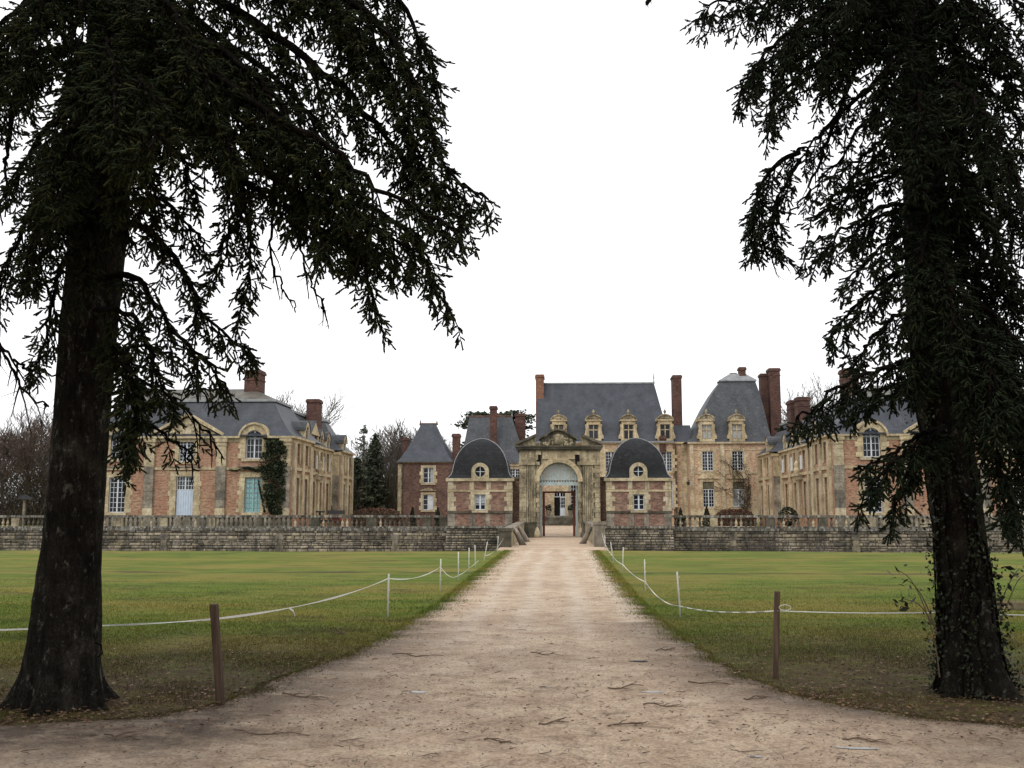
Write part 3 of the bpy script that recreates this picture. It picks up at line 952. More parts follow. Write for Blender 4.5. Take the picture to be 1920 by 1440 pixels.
# ------------------------------------------------------------------ moat walls and balustrades
MW_Y = 76.0
ZW = P(500, 990, MW_Y).z
ZB = P(500, 966, MW_Y).z
def moat_wall(xa, xb, label, blabel, seed):
    rr = random.Random(seed)
    w = thing('moat_wall', ((xa + xb) / 2, MW_Y, -2.8), label, 'wall', 'rubble walls of the moat')
    MB().box(xa, xb, MW_Y, MW_Y + .5, -2.9, ZW - .2).build('wall_core', 'rubble_joint', w)
    # string course in stones
    x = xa
    n = 0
    while x < xb - .3 and n < 290:
        L = min(rr.uniform(.8, 1.3), xb - x)
        MB().box(x + .012, x + L - .012, MW_Y - .12 - rr.uniform(0, .02), MW_Y + .5, ZW - .2, ZW - .01).build('string_stone', 'stone_coping', w)
        x += L
        n += 1
    # faced rubble, every stone proud of its joints
    V_, F_ = [], []
    z = -2.2
    while z < ZW - .24:
        hh = min(rr.uniform(.10, .30), ZW - .205 - z)
        if hh < .07: break
        x = xa
        while x < xb - .05:
            L = min(rr.uniform(.16, .75) * (.7 + hh * 1.6), xb - x)
            if L < .1: break
            pr = rr.uniform(.02, .085)
            g = .014
            j = lambda: rr.uniform(-.03, .03)
            x0, x1, z0, z1 = x + g, x + L - g, z + g, z + hh - g
            bi = len(V_)
            V_ += [(x0, MW_Y + .01, z0), (x1, MW_Y + .01, z0), (x1, MW_Y + .01, z1), (x0, MW_Y + .01, z1),
                   (x0 + .02 + j(), MW_Y - pr, z0 + .015 + j()), (x1 - .02 + j(), MW_Y - pr, z0 + .015 + j()), (x1 - .02 + j(), MW_Y - pr, z1 - .015 + j()), (x0 + .02 + j(), MW_Y - pr, z1 - .015 + j())]
            for q in ((4, 5, 6, 7), (0, 1, 5, 4), (1, 2, 6, 5), (2, 3, 7, 6), (3, 0, 4, 7)):
                F_.append([bi + i for i in q])
            x += L
        z += hh
    o = np_mesh('rubble_facing', np.array(V_), np.array(F_), 'rubble', w)
    o['kind'] = 'stuff'
    # dressed pilaster strips
    x = xa + 4.5
    while x < xb - 2:
        for k in range(10):
            z0 = -1.9 + k * .42
            if z0 + .42 > ZW - .2: break
            wd = .42 if k % 2 else .6
            MB().box(x - wd / 2, x + wd / 2, MW_Y - .12, MW_Y + .02, z0 + .01, z0 + .41).build('dressed_stone', 'rubble', w)
        x += rr.uniform(8.5, 9.5)
    # balustrade
    bl = thing('balustrade', ((xa + xb) / 2, MW_Y + .25, ZW), blabel, 'balustrade', 'stone balustrades on the moat walls')
    x = xa
    while x < xb - .2:
        L = min(rr.uniform(1.4, 2.1), xb - x)
        q = rr.uniform(-.012, .012)
        MB().box(x + .008, x + L - .008, MW_Y + .02, MW_Y + .48, ZB - .17 + q, ZB + q).build('coping_stone', 'stone_coping', bl)
        x += L
    x = xa
    MB().box(xa, xb, MW_Y + .05, MW_Y + .45, ZW - .01, ZW + .12).build('base_course', 'stone_coping', bl)
    zb0, zb1 = ZW + .12, ZB - .175
    prof = [(.085, 0), (.085, .08), (.055, .12), (.10, .34), (.085, .46), (.045, .66), (.045, .8), (.08, .88), (.08, 1.0)]
    me = None
    x = xa + .35
    while x < xb - .6:
        for k in range(rr.choice((7, 8, 9))):
            if x > xb - .7: break
            if rr.random() < .93:
                if me is None:
                    mb = MB().lathe(0, 0, [(r * 1.15, q * (zb1 - zb0)) for r, q in prof], 8)
                    me = bpy.data.meshes.new('baluster')
                    me.from_pydata(mb.v, [], mb.f)
                    me.materials.append(M['stone_moss'])
                    me2 = me.copy()
                    me2.materials[0] = M['stone_pale']
                o = bpy.data.objects.new('baluster', me2 if rr.random() < .3 else me)
                col.objects.link(o)
                o.parent = bl
                o.location = Vector((x, MW_Y + .25, zb0)) - bl.location
            x += .36
        wd = rr.uniform(.45, .8)
        MB().box(x, x + wd, MW_Y + .06, MW_Y + .44, zb0, zb1).build('pedestal', 'stone_moss' if rr.random() < .6 else 'stone_gate', bl)
        x += wd + .3
PAV_L0, PAV_L1 = P(839.6, 950, 74.6).x, P(960.7, 950, 74.6).x
PAV_R0, PAV_R1 = P(1137, 950, 74.6).x, P(1259, 950, 74.6).x
moat_wall(-52, PAV_L0 - .1, 'long rubble moat wall below the wing with ivy on its corner', 'weathered balustrade in front of the wing with ivy and pale blue door', 3)
moat_wall(PAV_R1 + .1, 52, 'long rubble moat wall running behind the ivy-clad spruce trunk', 'weathered balustrade running behind the ivy-clad spruce trunk', 5)

# ------------------------------------------------------------------ gate pavilions
def pavilion(x0, x1, label, curtained):
    cx = (x0 + x1) / 2
    Y0 = 74.6
    hw = (x1 - x0) / 2
    fx = Face('x', Y0)
    t = thing('gate_pavilion', (cx, Y0 + hw, 0), label, 'pavilion', 'small domed pavilions beside the gate')
    z = lambda py: P(1048, py, Y0).z
    # battered base
    m = MB()
    bo = .22
    zt = z(990)
    m.hexa([(x0 - bo - .1, Y0 - .5, -2.9), (x1 + bo + .1, Y0 - .5, -2.9), (x1 + bo + .1, Y0 + 2 * hw + .3, -2.9), (x0 - bo - .1, Y0 + 2 * hw + .3, -2.9), (x0 - .06, Y0 - .06, zt), (x1 + .06, Y0 - .06, zt), (x1 + .06, Y0 + 2 * hw + .06, zt), (x0 - .06, Y0 + 2 * hw + .06, zt)])
    m.build('battered_base', 'rubble_joint', t)
    rr = random.Random(int(cx * 10) + 77)
    V_, F_ = [], []
    zz = -1.7
    while zz < zt - .1:
        hh = rr.uniform(.13, .24)
        if zz + hh > zt: hh = zt - zz
        f = (zz + 2.9) / (zt + 2.9)
        a, b_ = x0 - (bo + .1) * (1 - f) - .06 * f, x1 + (bo + .1) * (1 - f) + .06 * f
        yf = Y0 - .5 * (1 - f) - .06 * f
        x = a
        while x < b_ - .06:
            L = min(rr.uniform(.2, .6), b_ - x)
            pr = rr.uniform(.02, .06)
            bi = len(V_)
            x_0, x_1, z_0, z_1 = x + .012, x + L - .012, zz + .012, zz + hh - .012
            V_ += [(x_0, yf + .05, z_0), (x_1, yf + .05, z_0), (x_1, yf + .05, z_1), (x_0, yf + .05, z_1), (x_0 + .015, yf - pr, z_0 + .012), (x_1 - .015, yf - pr, z_0 + .012), (x_1 - .015, yf - pr + .02, z_1 - .012), (x_0 + .015, yf - pr + .02, z_1 - .012)]
            for q in ((4, 5, 6, 7), (0, 1, 5, 4), (1, 2, 6, 5), (2, 3, 7, 6), (3, 0, 4, 7)):
                F_.append([bi + i for i in q])
            x += L
        zz += hh
    o = np_mesh('rubble_facing', np.array(V_), np.array(F_), 'rubble', t)
    o['kind'] = 'stuff'
    ze = z(899)
    ww, wz0, wz1 = 20.5 / 25.4, z(956), z(927)
    hole = (cx - ww / 2, cx + ww / 2, wz0, wz1)
    facade('brick_wall', t, 'brick_mottled', fx, x0, x1, zt, ze, [hole])
    for sx, fc in ((x0, Face('y', x0, -1)), (x1, Face('y', x1, 1))):
        facade('side_wall', t, 'brick_mottled', fc, Y0 + .36, Y0 + 2 * hw, zt, ze)
        quoins(t, fc, 'stone_gate', Y0 + .0, 1, z(960), ze, .36, .6, .4, .02)
    MB().box(x0, x1, Y0 + 2 * hw - .3, Y0 + 2 * hw, zt, ze).build('back_wall', 'brick_mottled', t)
    # stone trim
    fx.block('base_moulding', t, 'stone_coping', x0 - .16, x1 + .16, -.22, .2, zt - .02, zt + .14)
    fx.block('string_course', t, 'stone_moss', x0 - .07, x1 + .07, -.09, .1, z(962), z(958.5))
    fx.block('string_course', t, 'stone', x0 - .04, x1 + .04, -.06, .1, z(922), z(918.5))
    for a, b_ in ((x0 - .14, x1 + .14),):
        fx.block('cornice', t, 'stone', a, b_, -.16, .3, z(902), z(896.5))
        for fc, sx in ((Face('y', x0, -1), 0), (Face('y', x1, 1), 1)):
            fc.block('cornice', t, 'stone', Y0 + .305, Y0 + 2 * hw + .1, -.139, .3, z(902), z(896.5))
    for sx, sd in ((x0, 1), (x1, -1)):
        quoins(t, fx, 'stone_pale', sx, sd, z(958), z(922.5), .36, .62, .42, .03)
        quoins(t, fx, 'stone_pale', sx, sd, z(918), z(902.3), .33, .62, .42, .03)
        quoins(t, fx, 'stone_grey', sx, sd, zt + .15, z(962.5), .36, .55, .5, .03)
        # upright bands in the bottom zone
        u = cx + sd * -1 * 14 / 25.4
        fx.block('stone_band', t, 'stone_grey', u - .17, u + .17, -.025, .08, zt + .15, z(962.5))
        fx.block('stone_band', t, 'stone_pale', cx - sd * .62 - .16, cx - sd * .62 + .16, -.025, .08, z(918), z(902.3))
    dressed(t, fx, 'stone_pale', cx, wz0, ww, wz1 - wz0, sill=True, head=.22, long=.42, short=.3)
    window(t, fx, cx, wz0, ww, wz1 - wz0, 2, 1, 3, paint='white', glass='glass')
    if curtained:  # pale curtain in the window of one pavilion only
        m = MB().box(cx - ww / 2 + .05, cx + ww / 2 - .05, Y0 + .185, Y0 + .2, wz0 + (wz1 - wz0) * .42, wz1 - .05)
        m.build('curtain', 'curtain', t)
    # dome of four curved slate sides
    prof = [(241, 832), (226, 822), (212, 805), (203, 780), (196, 740), (184, 695), (165, 650), (141, 613), (112, 582), (82, 560), (50, 543), (22, 533), (2, 530)]
    kx = 1 / 3.841 / 25.4
    zc = z(896.5)
    levels = []
    for w_, yy in prof:
        h_ = w_ * kx
        levels.append((hw - h_, hw - h_, hw - h_, hw - h_, zc + (832 - yy) * kx))
    m = MB()
    rings = []
    for l, r_, f_, b_, zz in levels:       # a few points per side so that each slope shades smoothly
        a0, a1, c0, c1 = x0 + l, x1 - r_, Y0 + f_, Y0 + 2 * hw - b_
        rings.append([(a0, c0, zz), (a1, c0, zz), (a1, c1, zz), (a0, c1, zz)])
    m.loft(rings)
    m.build('dome_roof', 'slate_dark', t)
    for ix, iy in ((0, 0), (1, 0), (1, 1), (0, 1)):   # lead rolls on the hips
        pts = []
        for w_, yy in prof:
            h_ = w_ * kx
            pts.append((cx + (1 if ix else -1) * h_, Y0 + hw + (1 if iy else -1) * h_, zc + (832 - yy) * kx))
        MB().tube(pts, .03, 5).build('hip_roll', 'lead', t)
    # round window
    zo = z(884)
    r_o = 16.5 / 25.4
    m = MB()
    arch_band(m, fx, cx, zo, r_o * .58, r_o, -.14, .9, 24, 0, 2 * PI)
    fx.box(m, cx - r_o, cx - r_o * .58, -.125, .9, z(896.5), zo)
    fx.box(m, cx + r_o * .58, cx + r_o, -.125, .9, z(896.5), zo)
    fx.box(m, cx - r_o * .579, cx + r_o * .579, -.13, .9, z(896.5), zo - r_o * .68)
    o = m.build('round_window', 'stone_pale', t)
    m = MB()
    m.loft([[(cx + r_o * .6 * math.cos(2 * PI * i / 20), Y0 + d, zo + r_o * .6 * math.sin(2 * PI * i / 20)) for i in range(20)] for d in (.06, .1)])
    m.build('pane', 'glass', o)
    m = MB()
    m.box(cx - .025, cx + .025, Y0 + .02, Y0 + .05, zo - r_o * .58, zo + r_o * .58)
    m.box(cx - r_o * .58, cx - .026, Y0 + .02, Y0 + .05, zo - .022, zo + .022)
    m.box(cx + .026, cx + r_o * .58, Y0 + .02, Y0 + .05, zo - .022, zo + .022)
    m.build('glazing_bars', 'white', o)
    return t
pavilion(PAV_L0, PAV_L1, 'domed brick pavilion beside the long sloping parapet, half-drawn curtain in its window', True)
pavilion(PAV_R0, PAV_R1, 'domed brick pavilion on the side of the tall square parapet pier, dark window', False)

# ------------------------------------------------------------------ gateway
def gateway():
    Y0 = 75.0
    s = 1900 / 75.0
    fx = Face('x', Y0)
    cx = P(1047.5, 900, Y0).x
    z = lambda py: P(1048, py, Y0).z
    u = lambda px: P(px, 900, Y0).x
    t = thing('gateway', (cx, Y0 + 1.2, 0), 'weathered stone gateway with round arch and broken pediment between the domed pavilions', 'gateway')
    ua, ub = u(1011.5), u(1083.5)
    ra = (ub - ua) / 2
    ca = (ua + ub) / 2
    zs = z(903)
    D = 2.3
    zc0 = z(842)
    for sgn, pa, pb in ((-1, u(974), ua), (1, ub, u(1125))):
        o = MB().box(min(pa, pb), max(pa, pb), Y0 + .08, Y0 + D, -.6, zc0 - .003).build('pier', 'stone_gate', t)
        outer, inner = (pa, pb) if sgn < 0 else (pb, pa)
        # rusticated outer strip and smoother shaft
        k = 0
        zz = 0.0
        while zz < z(872):
            h = .36
            w_ = .5 if k % 2 else .4
            fx.block('rusticated_block', t, 'stone_gate', outer, outer - sgn * w_, -.1 - random.uniform(0, .03), .1, zz + .012, min(zz + h - .012, z(872)))
            fx.block('rusticated_block', t, 'stone_gate', inner, inner + sgn * (.26 if k % 2 else .2), -.06 - random.uniform(0, .03), .1, zz + .012, min(zz + h - .012, z(872)))
            zz += h
            k += 1
        uc_ = (outer + inner) / 2 - sgn * .06
        m = MB()
        for q in range(6):                                 # fluted shaft
            uu = uc_ - .33 + q * .132
            fx.box(m, uu - .05, uu + .05, -.09, .1, .75, z(872))
        fx.box(m, uc_ - .42, uc_ + .42, -.16, .1, 0.02, .75)
        m.build('fluted_pilaster', 'stone_gate', t)
        m = MB()
        fx.box(m, min(pa, pb) - .06, max(pa, pb) + .02, -.2, .09, z(872), z(866))
        fx.box(m, min(pa, pb), max(pa, pb), -.13, .09, z(866), zc0 - .004)
        for q in range(3):
            uu = min(pa, pb) + .25 + q * .5
            fx.box(m, uu - .12, uu + .12, -.17, -.12, z(862), z(848))
        m.build('capital_block', 'stone_gate', t)
    # arch ring, spandrels and frieze
    m = MB()
    arch_band(m, fx, ca, zs, ra, ra + .36, -.12, .6, 18)
    o = m.build('arch', 'stone', t)
    m = MB()
    N = 18
    zt = z(872) + .62
    for i in range(N):
        p, q = PI * i / N, PI * (i + 1) / N
        A = (ca + ra * math.cos(p), zs + ra * math.sin(p))
        B = (ca + ra * math.cos(q), zs + ra * math.sin(q))
        fx.prism(m, [A, (A[0], zt), (B[0], zt), B], .02, D)
    m.build('spandrel', 'stone_gate', t)
    fx.block('frieze_panel', t, 'stone', u(1017), u(1078), -.1, .3, z(861), z(843))
    fx.block('frieze', t, 'stone_gate', ua, ub, .03, D, zt + .004, zc0 - .004)
    for a, b_ in ((1006.5, 1014), (1079, 1087)):
        fx.block('drawbridge_slot', t, 'dark', u(a), u(b_), -.135, -.128, z(871), z(853))
        fx.block('slot_cap', t, 'stone_pale', u(a - 1), u(b_ + 1), -.18, .0, z(853) + .01, z(843))
    # cornice and broken pediment
    m = MB()
    fx.box(m, u(968), u(1129), -.42, D + .1, zc0, zc0 + .14)
    fx.box(m, u(970), u(1127), -.3, D + .05, zc0 - .12, zc0 - .004)
    fx.box(m, u(966), u(1131), -.5, D + .15, zc0 + .142, zc0 + .24)
    m.build('cornice', 'stone_moss', t)
    zc = zc0 + .24
    for sgn, a, b_ in ((-1, u(966), u(1005)), (1, u(1131), u(1090))):
        m = MB()
        za, zb_ = zc, z(819)
        fx.prism(m, [(a, za + .003), (b_, za + .003), (b_, zb_)], -.1, 1.2)
        m.build('pediment_end', 'stone_gate', t)
        m = MB()
        fx.prism(m, [(a, za + .02), (b_, zb_), (b_, zb_ + .2), (a - sgn * -.08, za + .18)], -.45, 1.4)
        m.build('raking_cornice', 'stone_moss', t)
    a, b_, zp = u(1013), u(1080), z(807)
    crest = [(a - .1, zc + .42), (u(1021), z(820)), (u(1029), z(814)), (u(1038), z(809)), (ca, zp), (u(1057), z(809)), (u(1066), z(814)), (u(1073), z(820)), (b_ + .1, zc + .42)]
    m = MB()
    fx.prism(m, [(a, zc + .003), (b_, zc + .003), (b_, zc + .42)] + crest[-2:0:-1] + [(a, zc + .42)], -.05, 1.3)
    m.build('attic', 'stone_moss', t)
    for i in range(8):
        p, q = crest[i], crest[i + 1]
        e = random.uniform(-.03, .03)
        m = MB()
        fx.prism(m, [(p[0] + .01, p[1] + e), (q[0] - .01, q[1] + e), (q[0] - .01, q[1] + .15 + e), (p[0] + .01, p[1] + .15 + e)], -.33 - random.uniform(0, .05), 1.4)
        m.build('attic_cornice', 'stone_moss', t)
    m = MB()                                               # carved shield with supporters
    fx.prism(m, [(ca - .38, zc + .15), (ca, zc - .0), (ca + .38, zc + .15), (ca + .4, zc + .75), (ca, zc + .9), (ca - .4, zc + .75)], -.2, 0)
    for k in range(40):
        uu = ca + random.uniform(-1.1, 1.1)
        zz = zc + random.uniform(.05, .7) * (1.15 - abs(uu - ca) * .6)
        q = fx.pt(uu, -.07, zz)
        r = random.uniform(.07, .15)
        m.lathe(q[0], q[1], [(0, zz - r), (r, zz - r * .3), (r * .8, zz + r * .4), (0, zz + r)], 6)
    tag(m.build('carved_shield', 'stone_gate', t, True), kind='stuff')
    m = MB()
    for k in range(4):
        urn(m, ca + (-.55, -.2, .2, .55)[k], Y0 + .6, zp + .16 - abs((-.55, -.2, .2, .55)[k]) * .28, .26)
    m.build('crest', 'stone_moss', t, True)
    # boarded panel filling the arch
    zr0 = z(910)
    N = 16
    for i in range(N):
        x0, x1 = ca - ra + 2 * ra * i / N + .012, ca - ra + 2 * ra * (i + 1) / N - .012
        def zt_(x):
            q = max(0.0, ra * ra - (x - ca) ** 2)
            return zs + math.sqrt(q)
        m = MB()
        fx.prism(m, [(x0, zr0 + .25), (x1, zr0 + .25), (x1, zt_(x1) + .02), (x0, zt_(x0) + .02)], .5 + random.uniform(0, .02), .56)
        m.build('tympanum_board', 'gate_paint', t)
    m = MB()
    fx.box(m, ca - ra, ca + ra, .42, .58, zr0, zr0 + .25)
    fx.box(m, ca - ra + .02, ca + ra - .02, .45, .5, z(900), z(898.5))
    fx.box(m, ca - .06, ca + .06, .44, .5, z(898), zs + ra - .02)
    m.build('rail', 'gate_paint', t)
    for i in range(14):
        x = ca - ra + .12 + (2 * ra - .24) * i / 13
        fx.block('peg', t, 'iron', x - .03, x + .03, .44, .49, z(904), z(901))
    # open door leaves and red-brown frame
    for sgn, hx in ((-1, ua + .02), (1, ub - .02)):
        m = MB()
        m.hexa([(hx, Y0 + .62, .03), (hx - sgn * .08, Y0 + .62, .03), (hx - sgn * .13, Y0 + 2.2, .03), (hx - sgn * .05, Y0 + 2.2, .03), (hx, Y0 + .62, zr0), (hx - sgn * .08, Y0 + .62, zr0), (hx - sgn * .13, Y0 + 2.2, zr0), (hx - sgn * .05, Y0 + 2.2, zr0)])
        m.build('gate_leaf', 'gate_paint', t)
    YF = 77.7
    xa_, xb_ = P(1019.5, 960, YF).x, P(1076.5, 960, YF).x
    zf = P(1048, 921, YF).z
    t2 = thing('inner_frame', ((xa_ + xb_) / 2, YF, 0), 'red-brown timber frame standing inside the gateway arch', 'frame')
    MB().box(xa_ - .09, xa_ + .09, YF, YF + .12, 0, zf).build('upright', 'red_wood', t2)
    MB().box(xb_ - .09, xb_ + .09, YF, YF + .12, 0, zf).build('upright', 'red_wood', t2)
    MB().box(xa_ + .09, xb_ - .09, YF + .01, YF + .11, zf - .14, zf - .01).build('crossbar', 'red_wood', t2)
    # linking walls to the pavilions
    for a, b_ in ((PAV_L1 + .02, u(974) - .01), (u(1125) + .01, PAV_R0 - .02)):
        w_ = MB().box(a, b_, Y0 + .7, Y0 + 1.3, -2.8, z(898)).build('link_wall', 'brick_mottled', t)
        MB().box(a - .0, b_, Y0 + .6, Y0 + 1.4, z(898), z(898) + .18).build('link_coping', 'stone_moss', w_)
    m = MB().box(ua - .1, ub + .1, Y0 - .05, Y0 + .35, -.1, .05)
    m.build('threshold', 'stone_moss', t)
gateway()

# ------------------------------------------------------------------ side wings
def wing(s, y_far0, y_far1, label, ivy_side):
    Y0 = 80.0
    A0 = 21.3                                # inner corner
    z = lambda py: P(400, py, Y0).z
    k = Y0 / 1900 * 1.012
    HW = 200 * k
    AC = A0 + HW                             # facade centre
    A1 = A0 + 2 * HW
    fx = Face('x', Y0)
    X = lambda a: s * a
    t = thing('wing', (X(AC), Y0 + 10, 0), label, 'building', 'brick and stone wings beside the court')
    ze = z(822)
    zb = -.2
    zw0, zw1 = z(961), z(895)                # ground floor windows
    zu0, zu1 = z(865), z(826)
    za0, za1 = z(860), z(807)
    wc, wd, wsd = 28 * k, 33 * k, 31 * k
    off = 129 * k
    zd0, zdt = z(985), z(893)
    holes = [(X(AC) - wc / 2, X(AC) + wc / 2, zu0, zu1), (X(AC) - wd / 2, X(AC) + wd / 2, zd0, zdt)]
    for q in (-1, 1):
        c = X(AC + q * off)
        holes += [(c - wsd / 2, c + wsd / 2, zw0, zw1), (c - wsd / 2, c + wsd / 2, za0, za1 - .02)]
    facade('brick_wall', t, 'brick', fx, X(A0), X(A1), zb, za1 + .0 if False else ze, [h if h[3] < ze else (h[0], h[1], h[2], ze) for h in holes])
    # plinth, string course, cornice
    fx.block('plinth', t, 'stone_grey', X(A0 - .06), X(A1 + .06), -.1, .1, zb, z(968))
    for a, b_ in ((A0, AC - off - wsd), (AC - off + wsd, AC - 70 * k), (AC + 70 * k, AC + off - wsd), (AC + off + wsd, A1)):
        pass
    segs = [(A0 - .05, AC - off - 1.1), (AC - off - 1.1, AC - off + 1.1), (AC - off + 1.1, AC - 1.2), (AC - 1.2, AC + 1.2), (AC + 1.2, AC + off - 1.1), (AC + off - 1.1, AC + off + 1.1), (AC + off + 1.1, A1 + .05)]
    for i, (a, b_) in enumerate(segs):
        pr = .16 if i % 2 else .07
        fx.block('string_course', t, 'stone', X(a), X(b_), -pr, .06, z(881), z(876))
        if i % 2:
            fx.block('string_drip', t, 'stone_grey', X(a - .1), X(b_ + .1), -.26, .05, z(876) + .003, z(874))
    ca, cb = AC - off - 1.12, AC - off + 1.12
    cors = [(A0 - .3, ca), (cb, AC + off - 1.12), (AC + off + 1.12, A1 + .3)]
    for a, b_ in cors:
        fx.block('cornice', t, 'stone', X(a), X(b_), -.3, .4, ze, ze + .16)
        fx.block('frieze', t, 'stone_pale', X(max(a, A0)), X(min(b_, A1)), -.05, .08, ze - .28, ze - .004)
    # pilasters with capital and base
    for a in (AC - 68.5 * k, AC + 68.5 * k, A0 + .42, A1 - .42):
        n = 9
        zz0, zz1 = z(968), ze - .3
        for i in range(n):
            h = (zz1 - zz0) / n
            mat = 'stone_grey' if 1 <= i < 6 else 'stone_pale'
            fx.block('pilaster_block', t, mat, X(a - .39), X(a + .39), -.2 - random.uniform(0, .015), .05, zz0 + i * h + .008, zz0 + (i + 1) * h - .008)
        fx.block('capital', t, 'stone', X(a - .48), X(a + .48), -.29, .05, ze - .3, ze - .03)
        fx.block('capital', t, 'stone', X(a - .46), X(a + .46), -.26, .05, z(836), z(834))
    # openings
    dressed(t, fx, 'stone', X(AC), zu0, wc, zu1 - zu0, True, .2)
    window(t, fx, X(AC), zu0, wc, zu1 - zu0, 2, 2, 6)
    dressed(t, fx, 'stone', X(AC), zd0, wd, zdt - zd0, False, .4, long=.62, short=.5)
    ztr = z(919)
    window(t, fx, X(AC), ztr, wd, zdt - ztr, 2, 3, 3)
    dr = MB()
    fx.box(dr, X(AC) - wd / 2, X(AC) + wd / 2, .14, .2, zd0, ztr)
    for q in range(-3, 4):
        fx.box(dr, X(AC) + q * .2 - .07, X(AC) + q * .2 + .07, .115, .139, zd0 + .1, ztr - .1)
    dr.build('door', 'blue_paint', t)
    for q in (-1, 1):
        c = X(AC + q * off)
        dressed(t, fx, 'stone', c, zw0, wsd, zw1 - zw0, True, .4, long=.6, short=.44)
        teal = (q == -1 and s < 0)
        window(t, fx, c, zw0, wsd, zw1 - zw0, 2, 2, 7, paint='teal_paint' if teal else 'white', glass='curtain' if teal else 'glass')
        if teal:
            for e in (-1, 1):
                m = MB()
                for i in range(7):
                    zz = zw0 + .12 + i * (zw1 - zw0 - .2) / 7
                    fx.box(m, c + e * .33 - .24, c + e * .33 + .24, .19, .2, zz, zz + .26)
                m.build('shutter', 'teal_paint', t)
        # arched upper window that breaks the eaves
        r = wsd / 2
        zs = za1 - r
        window(t, fx, c, za0, wsd, za1 - za0, 2, 2, 3, arch=True)
        quoins(t, fx, 'stone', c - r, -1, za0, zs, .37, .62, .48, .1)
        quoins(t, fx, 'stone', c + r, 1, za0, zs, .37, .62, .48, .1)
        fx.block('window_sill', t, 'stone_pale', c - r - .3, c + r + .3, -.14, .1, za0 - .22, za0 - .004)
        m = MB()
        arch_band(m, fx, c, zs, r, r + .46, -.1, 1.6, 16)
        arch_band(m, fx, c, zs, r + .46, r + .62, -.26, 1.7, 16)
        m.build('arched_hood', 'stone', t)
    pediment(t, fx, X(AC) - 69 * k, X(AC) + 69 * k, ze + .17, z(780), -.1, 1.6)
    fx.block('cornice_return', t, 'stone', X(AC) - 69 * k, X(AC) + 69 * k, -.24, .4, ze - .0, ze + .05) if False else None
    # ---- inner side, facing the court
    sg = -s                                  # outward direction along X
    def side_wall(a, y0, y1, bays, mid=False):
        f = Face('y', X(a), sg)
        hs_ = []
        ww = 1.05
        for yc in bays:
            hs_ += [(yc - ww / 2, yc + ww / 2, zw0 - .3, zw1), (yc - ww / 2, yc + ww / 2, zu0 - .1, zu1 - .1)]
        facade('side_brick_wall', t, 'brick', f, y0, y1, zb, ze, hs_)
        for yc in bays:
            for (z0, h) in ((zw0 - .3, zw1 - zw0 + .3), (zu0 - .1, zu1 - zu0)):
                for q in (-1, 1):
                    f.block('window_jamb', t, 'stone', yc + q * ww / 2, yc + q * (ww / 2 + .3), -.07, .05, z0, z0 + h)
                f.block('lintel', t, 'stone', yc - ww / 2 - .3, yc + ww / 2 + .3, -.072, .05, z0 + h + .003, z0 + h + .3)
                window(t, f, yc, z0, ww, h, 2, 2, 6, d=.2)
        f.block('string_course', t, 'stone', y0, y1, -.17, .05, z(881), z(875))
        f.block('cornice', t, 'stone', y0 - .0, y1 + .2, -.33, .3, ze + .003, ze + .163)
        f.block('frieze', t, 'stone_pale', y0 + .01, y1, -.06, .08, ze - .3, ze - .005)
        return f
    a_in = A0 + .85
    f1 = side_wall(A0, Y0 + .36, 86.4, [Y0 + 2.0, Y0 + 4.7])
    for yc in (Y0 + .75, Y0 + 3.35, 86.0):
        f1.block('pilaster', t, 'stone_pale', yc - .35, yc + .35, -.2, .05, z(968), ze - .31)
    MB().box(min(X(A0), X(a_in)), max(X(A0), X(a_in)), 86.4, 86.75, zb, ze).build('return_wall', 'brick', t)
    n = 4
    bays = [86.9 + (y_far0 - 87.2) * (i + .5) / n for i in range(n)]
    f2 = side_wall(a_in, 86.8, y_far0, bays, True)
    for i in range(n + 1):
        yc = 87.2 + (y_far0 - 87.6) * i / n
        f2.block('pilaster', t, 'stone_pale', yc - .3, yc + .3, -.2, .05, z(968), ze - .31)
    # white wall panels between the upper windows
    for yc in bays[1:4]:
        f2.block('notice_panel', t, 'white', yc + .75, yc + 1.45, -.1, .0, z(868), z(838))
    # far end pavilion
    MB().box(min(X(A0), X(a_in + .4)), max(X(A0), X(a_in + .4)), y_far0, y_far0 + .36, zb, ze).build('return_wall', 'brick', t)
    ff = Face('x', y_far0)
    for i in range(9):
        h = (ze - .31 - z(968)) / 9
        ff.block('pilaster_block', t, 'stone_grey' if i < 6 else 'stone', X(A0 + .05), X(a_in - .02), -.17, .03, z(968) + i * h + .008, z(968) + (i + 1) * h - .008)
    ff.block('capital', t, 'stone', X(A0 - .1), X(a_in - .01), -.26, .03, ze - .3, ze - .02)
    f3 = side_wall(A0, y_far0 + .37, y_far1, [y_far0 + 1.9, y_far0 + (y_far1 - y_far0) * .75])
    for yc in (y_far0 + .75, (y_far0 + y_far1) / 2 + .2, y_far1 - .5):
        f3.block('pilaster', t, 'stone_pale', yc - .35, yc + .35, -.2, .05, z(968), ze - .31)
    MB().box(min(X(A1), X(A1 - .35)), max(X(A1), X(A1 - .35)), Y0 + .36, y_far1, zb, ze).build('outer_wall', 'brick', t)
    MB().box(min(X(A0 + .36), X(A1 - .36)), max(X(A0 + .36), X(A1 - .36)), y_far1 - .35, y_far1, zb, ze).build('back_wall', 'brick', t)
    # ---- roofs: concave mansard slopes, lead break, low upper roof
    zbk = P(496, 752, Y0 + 1.6).z
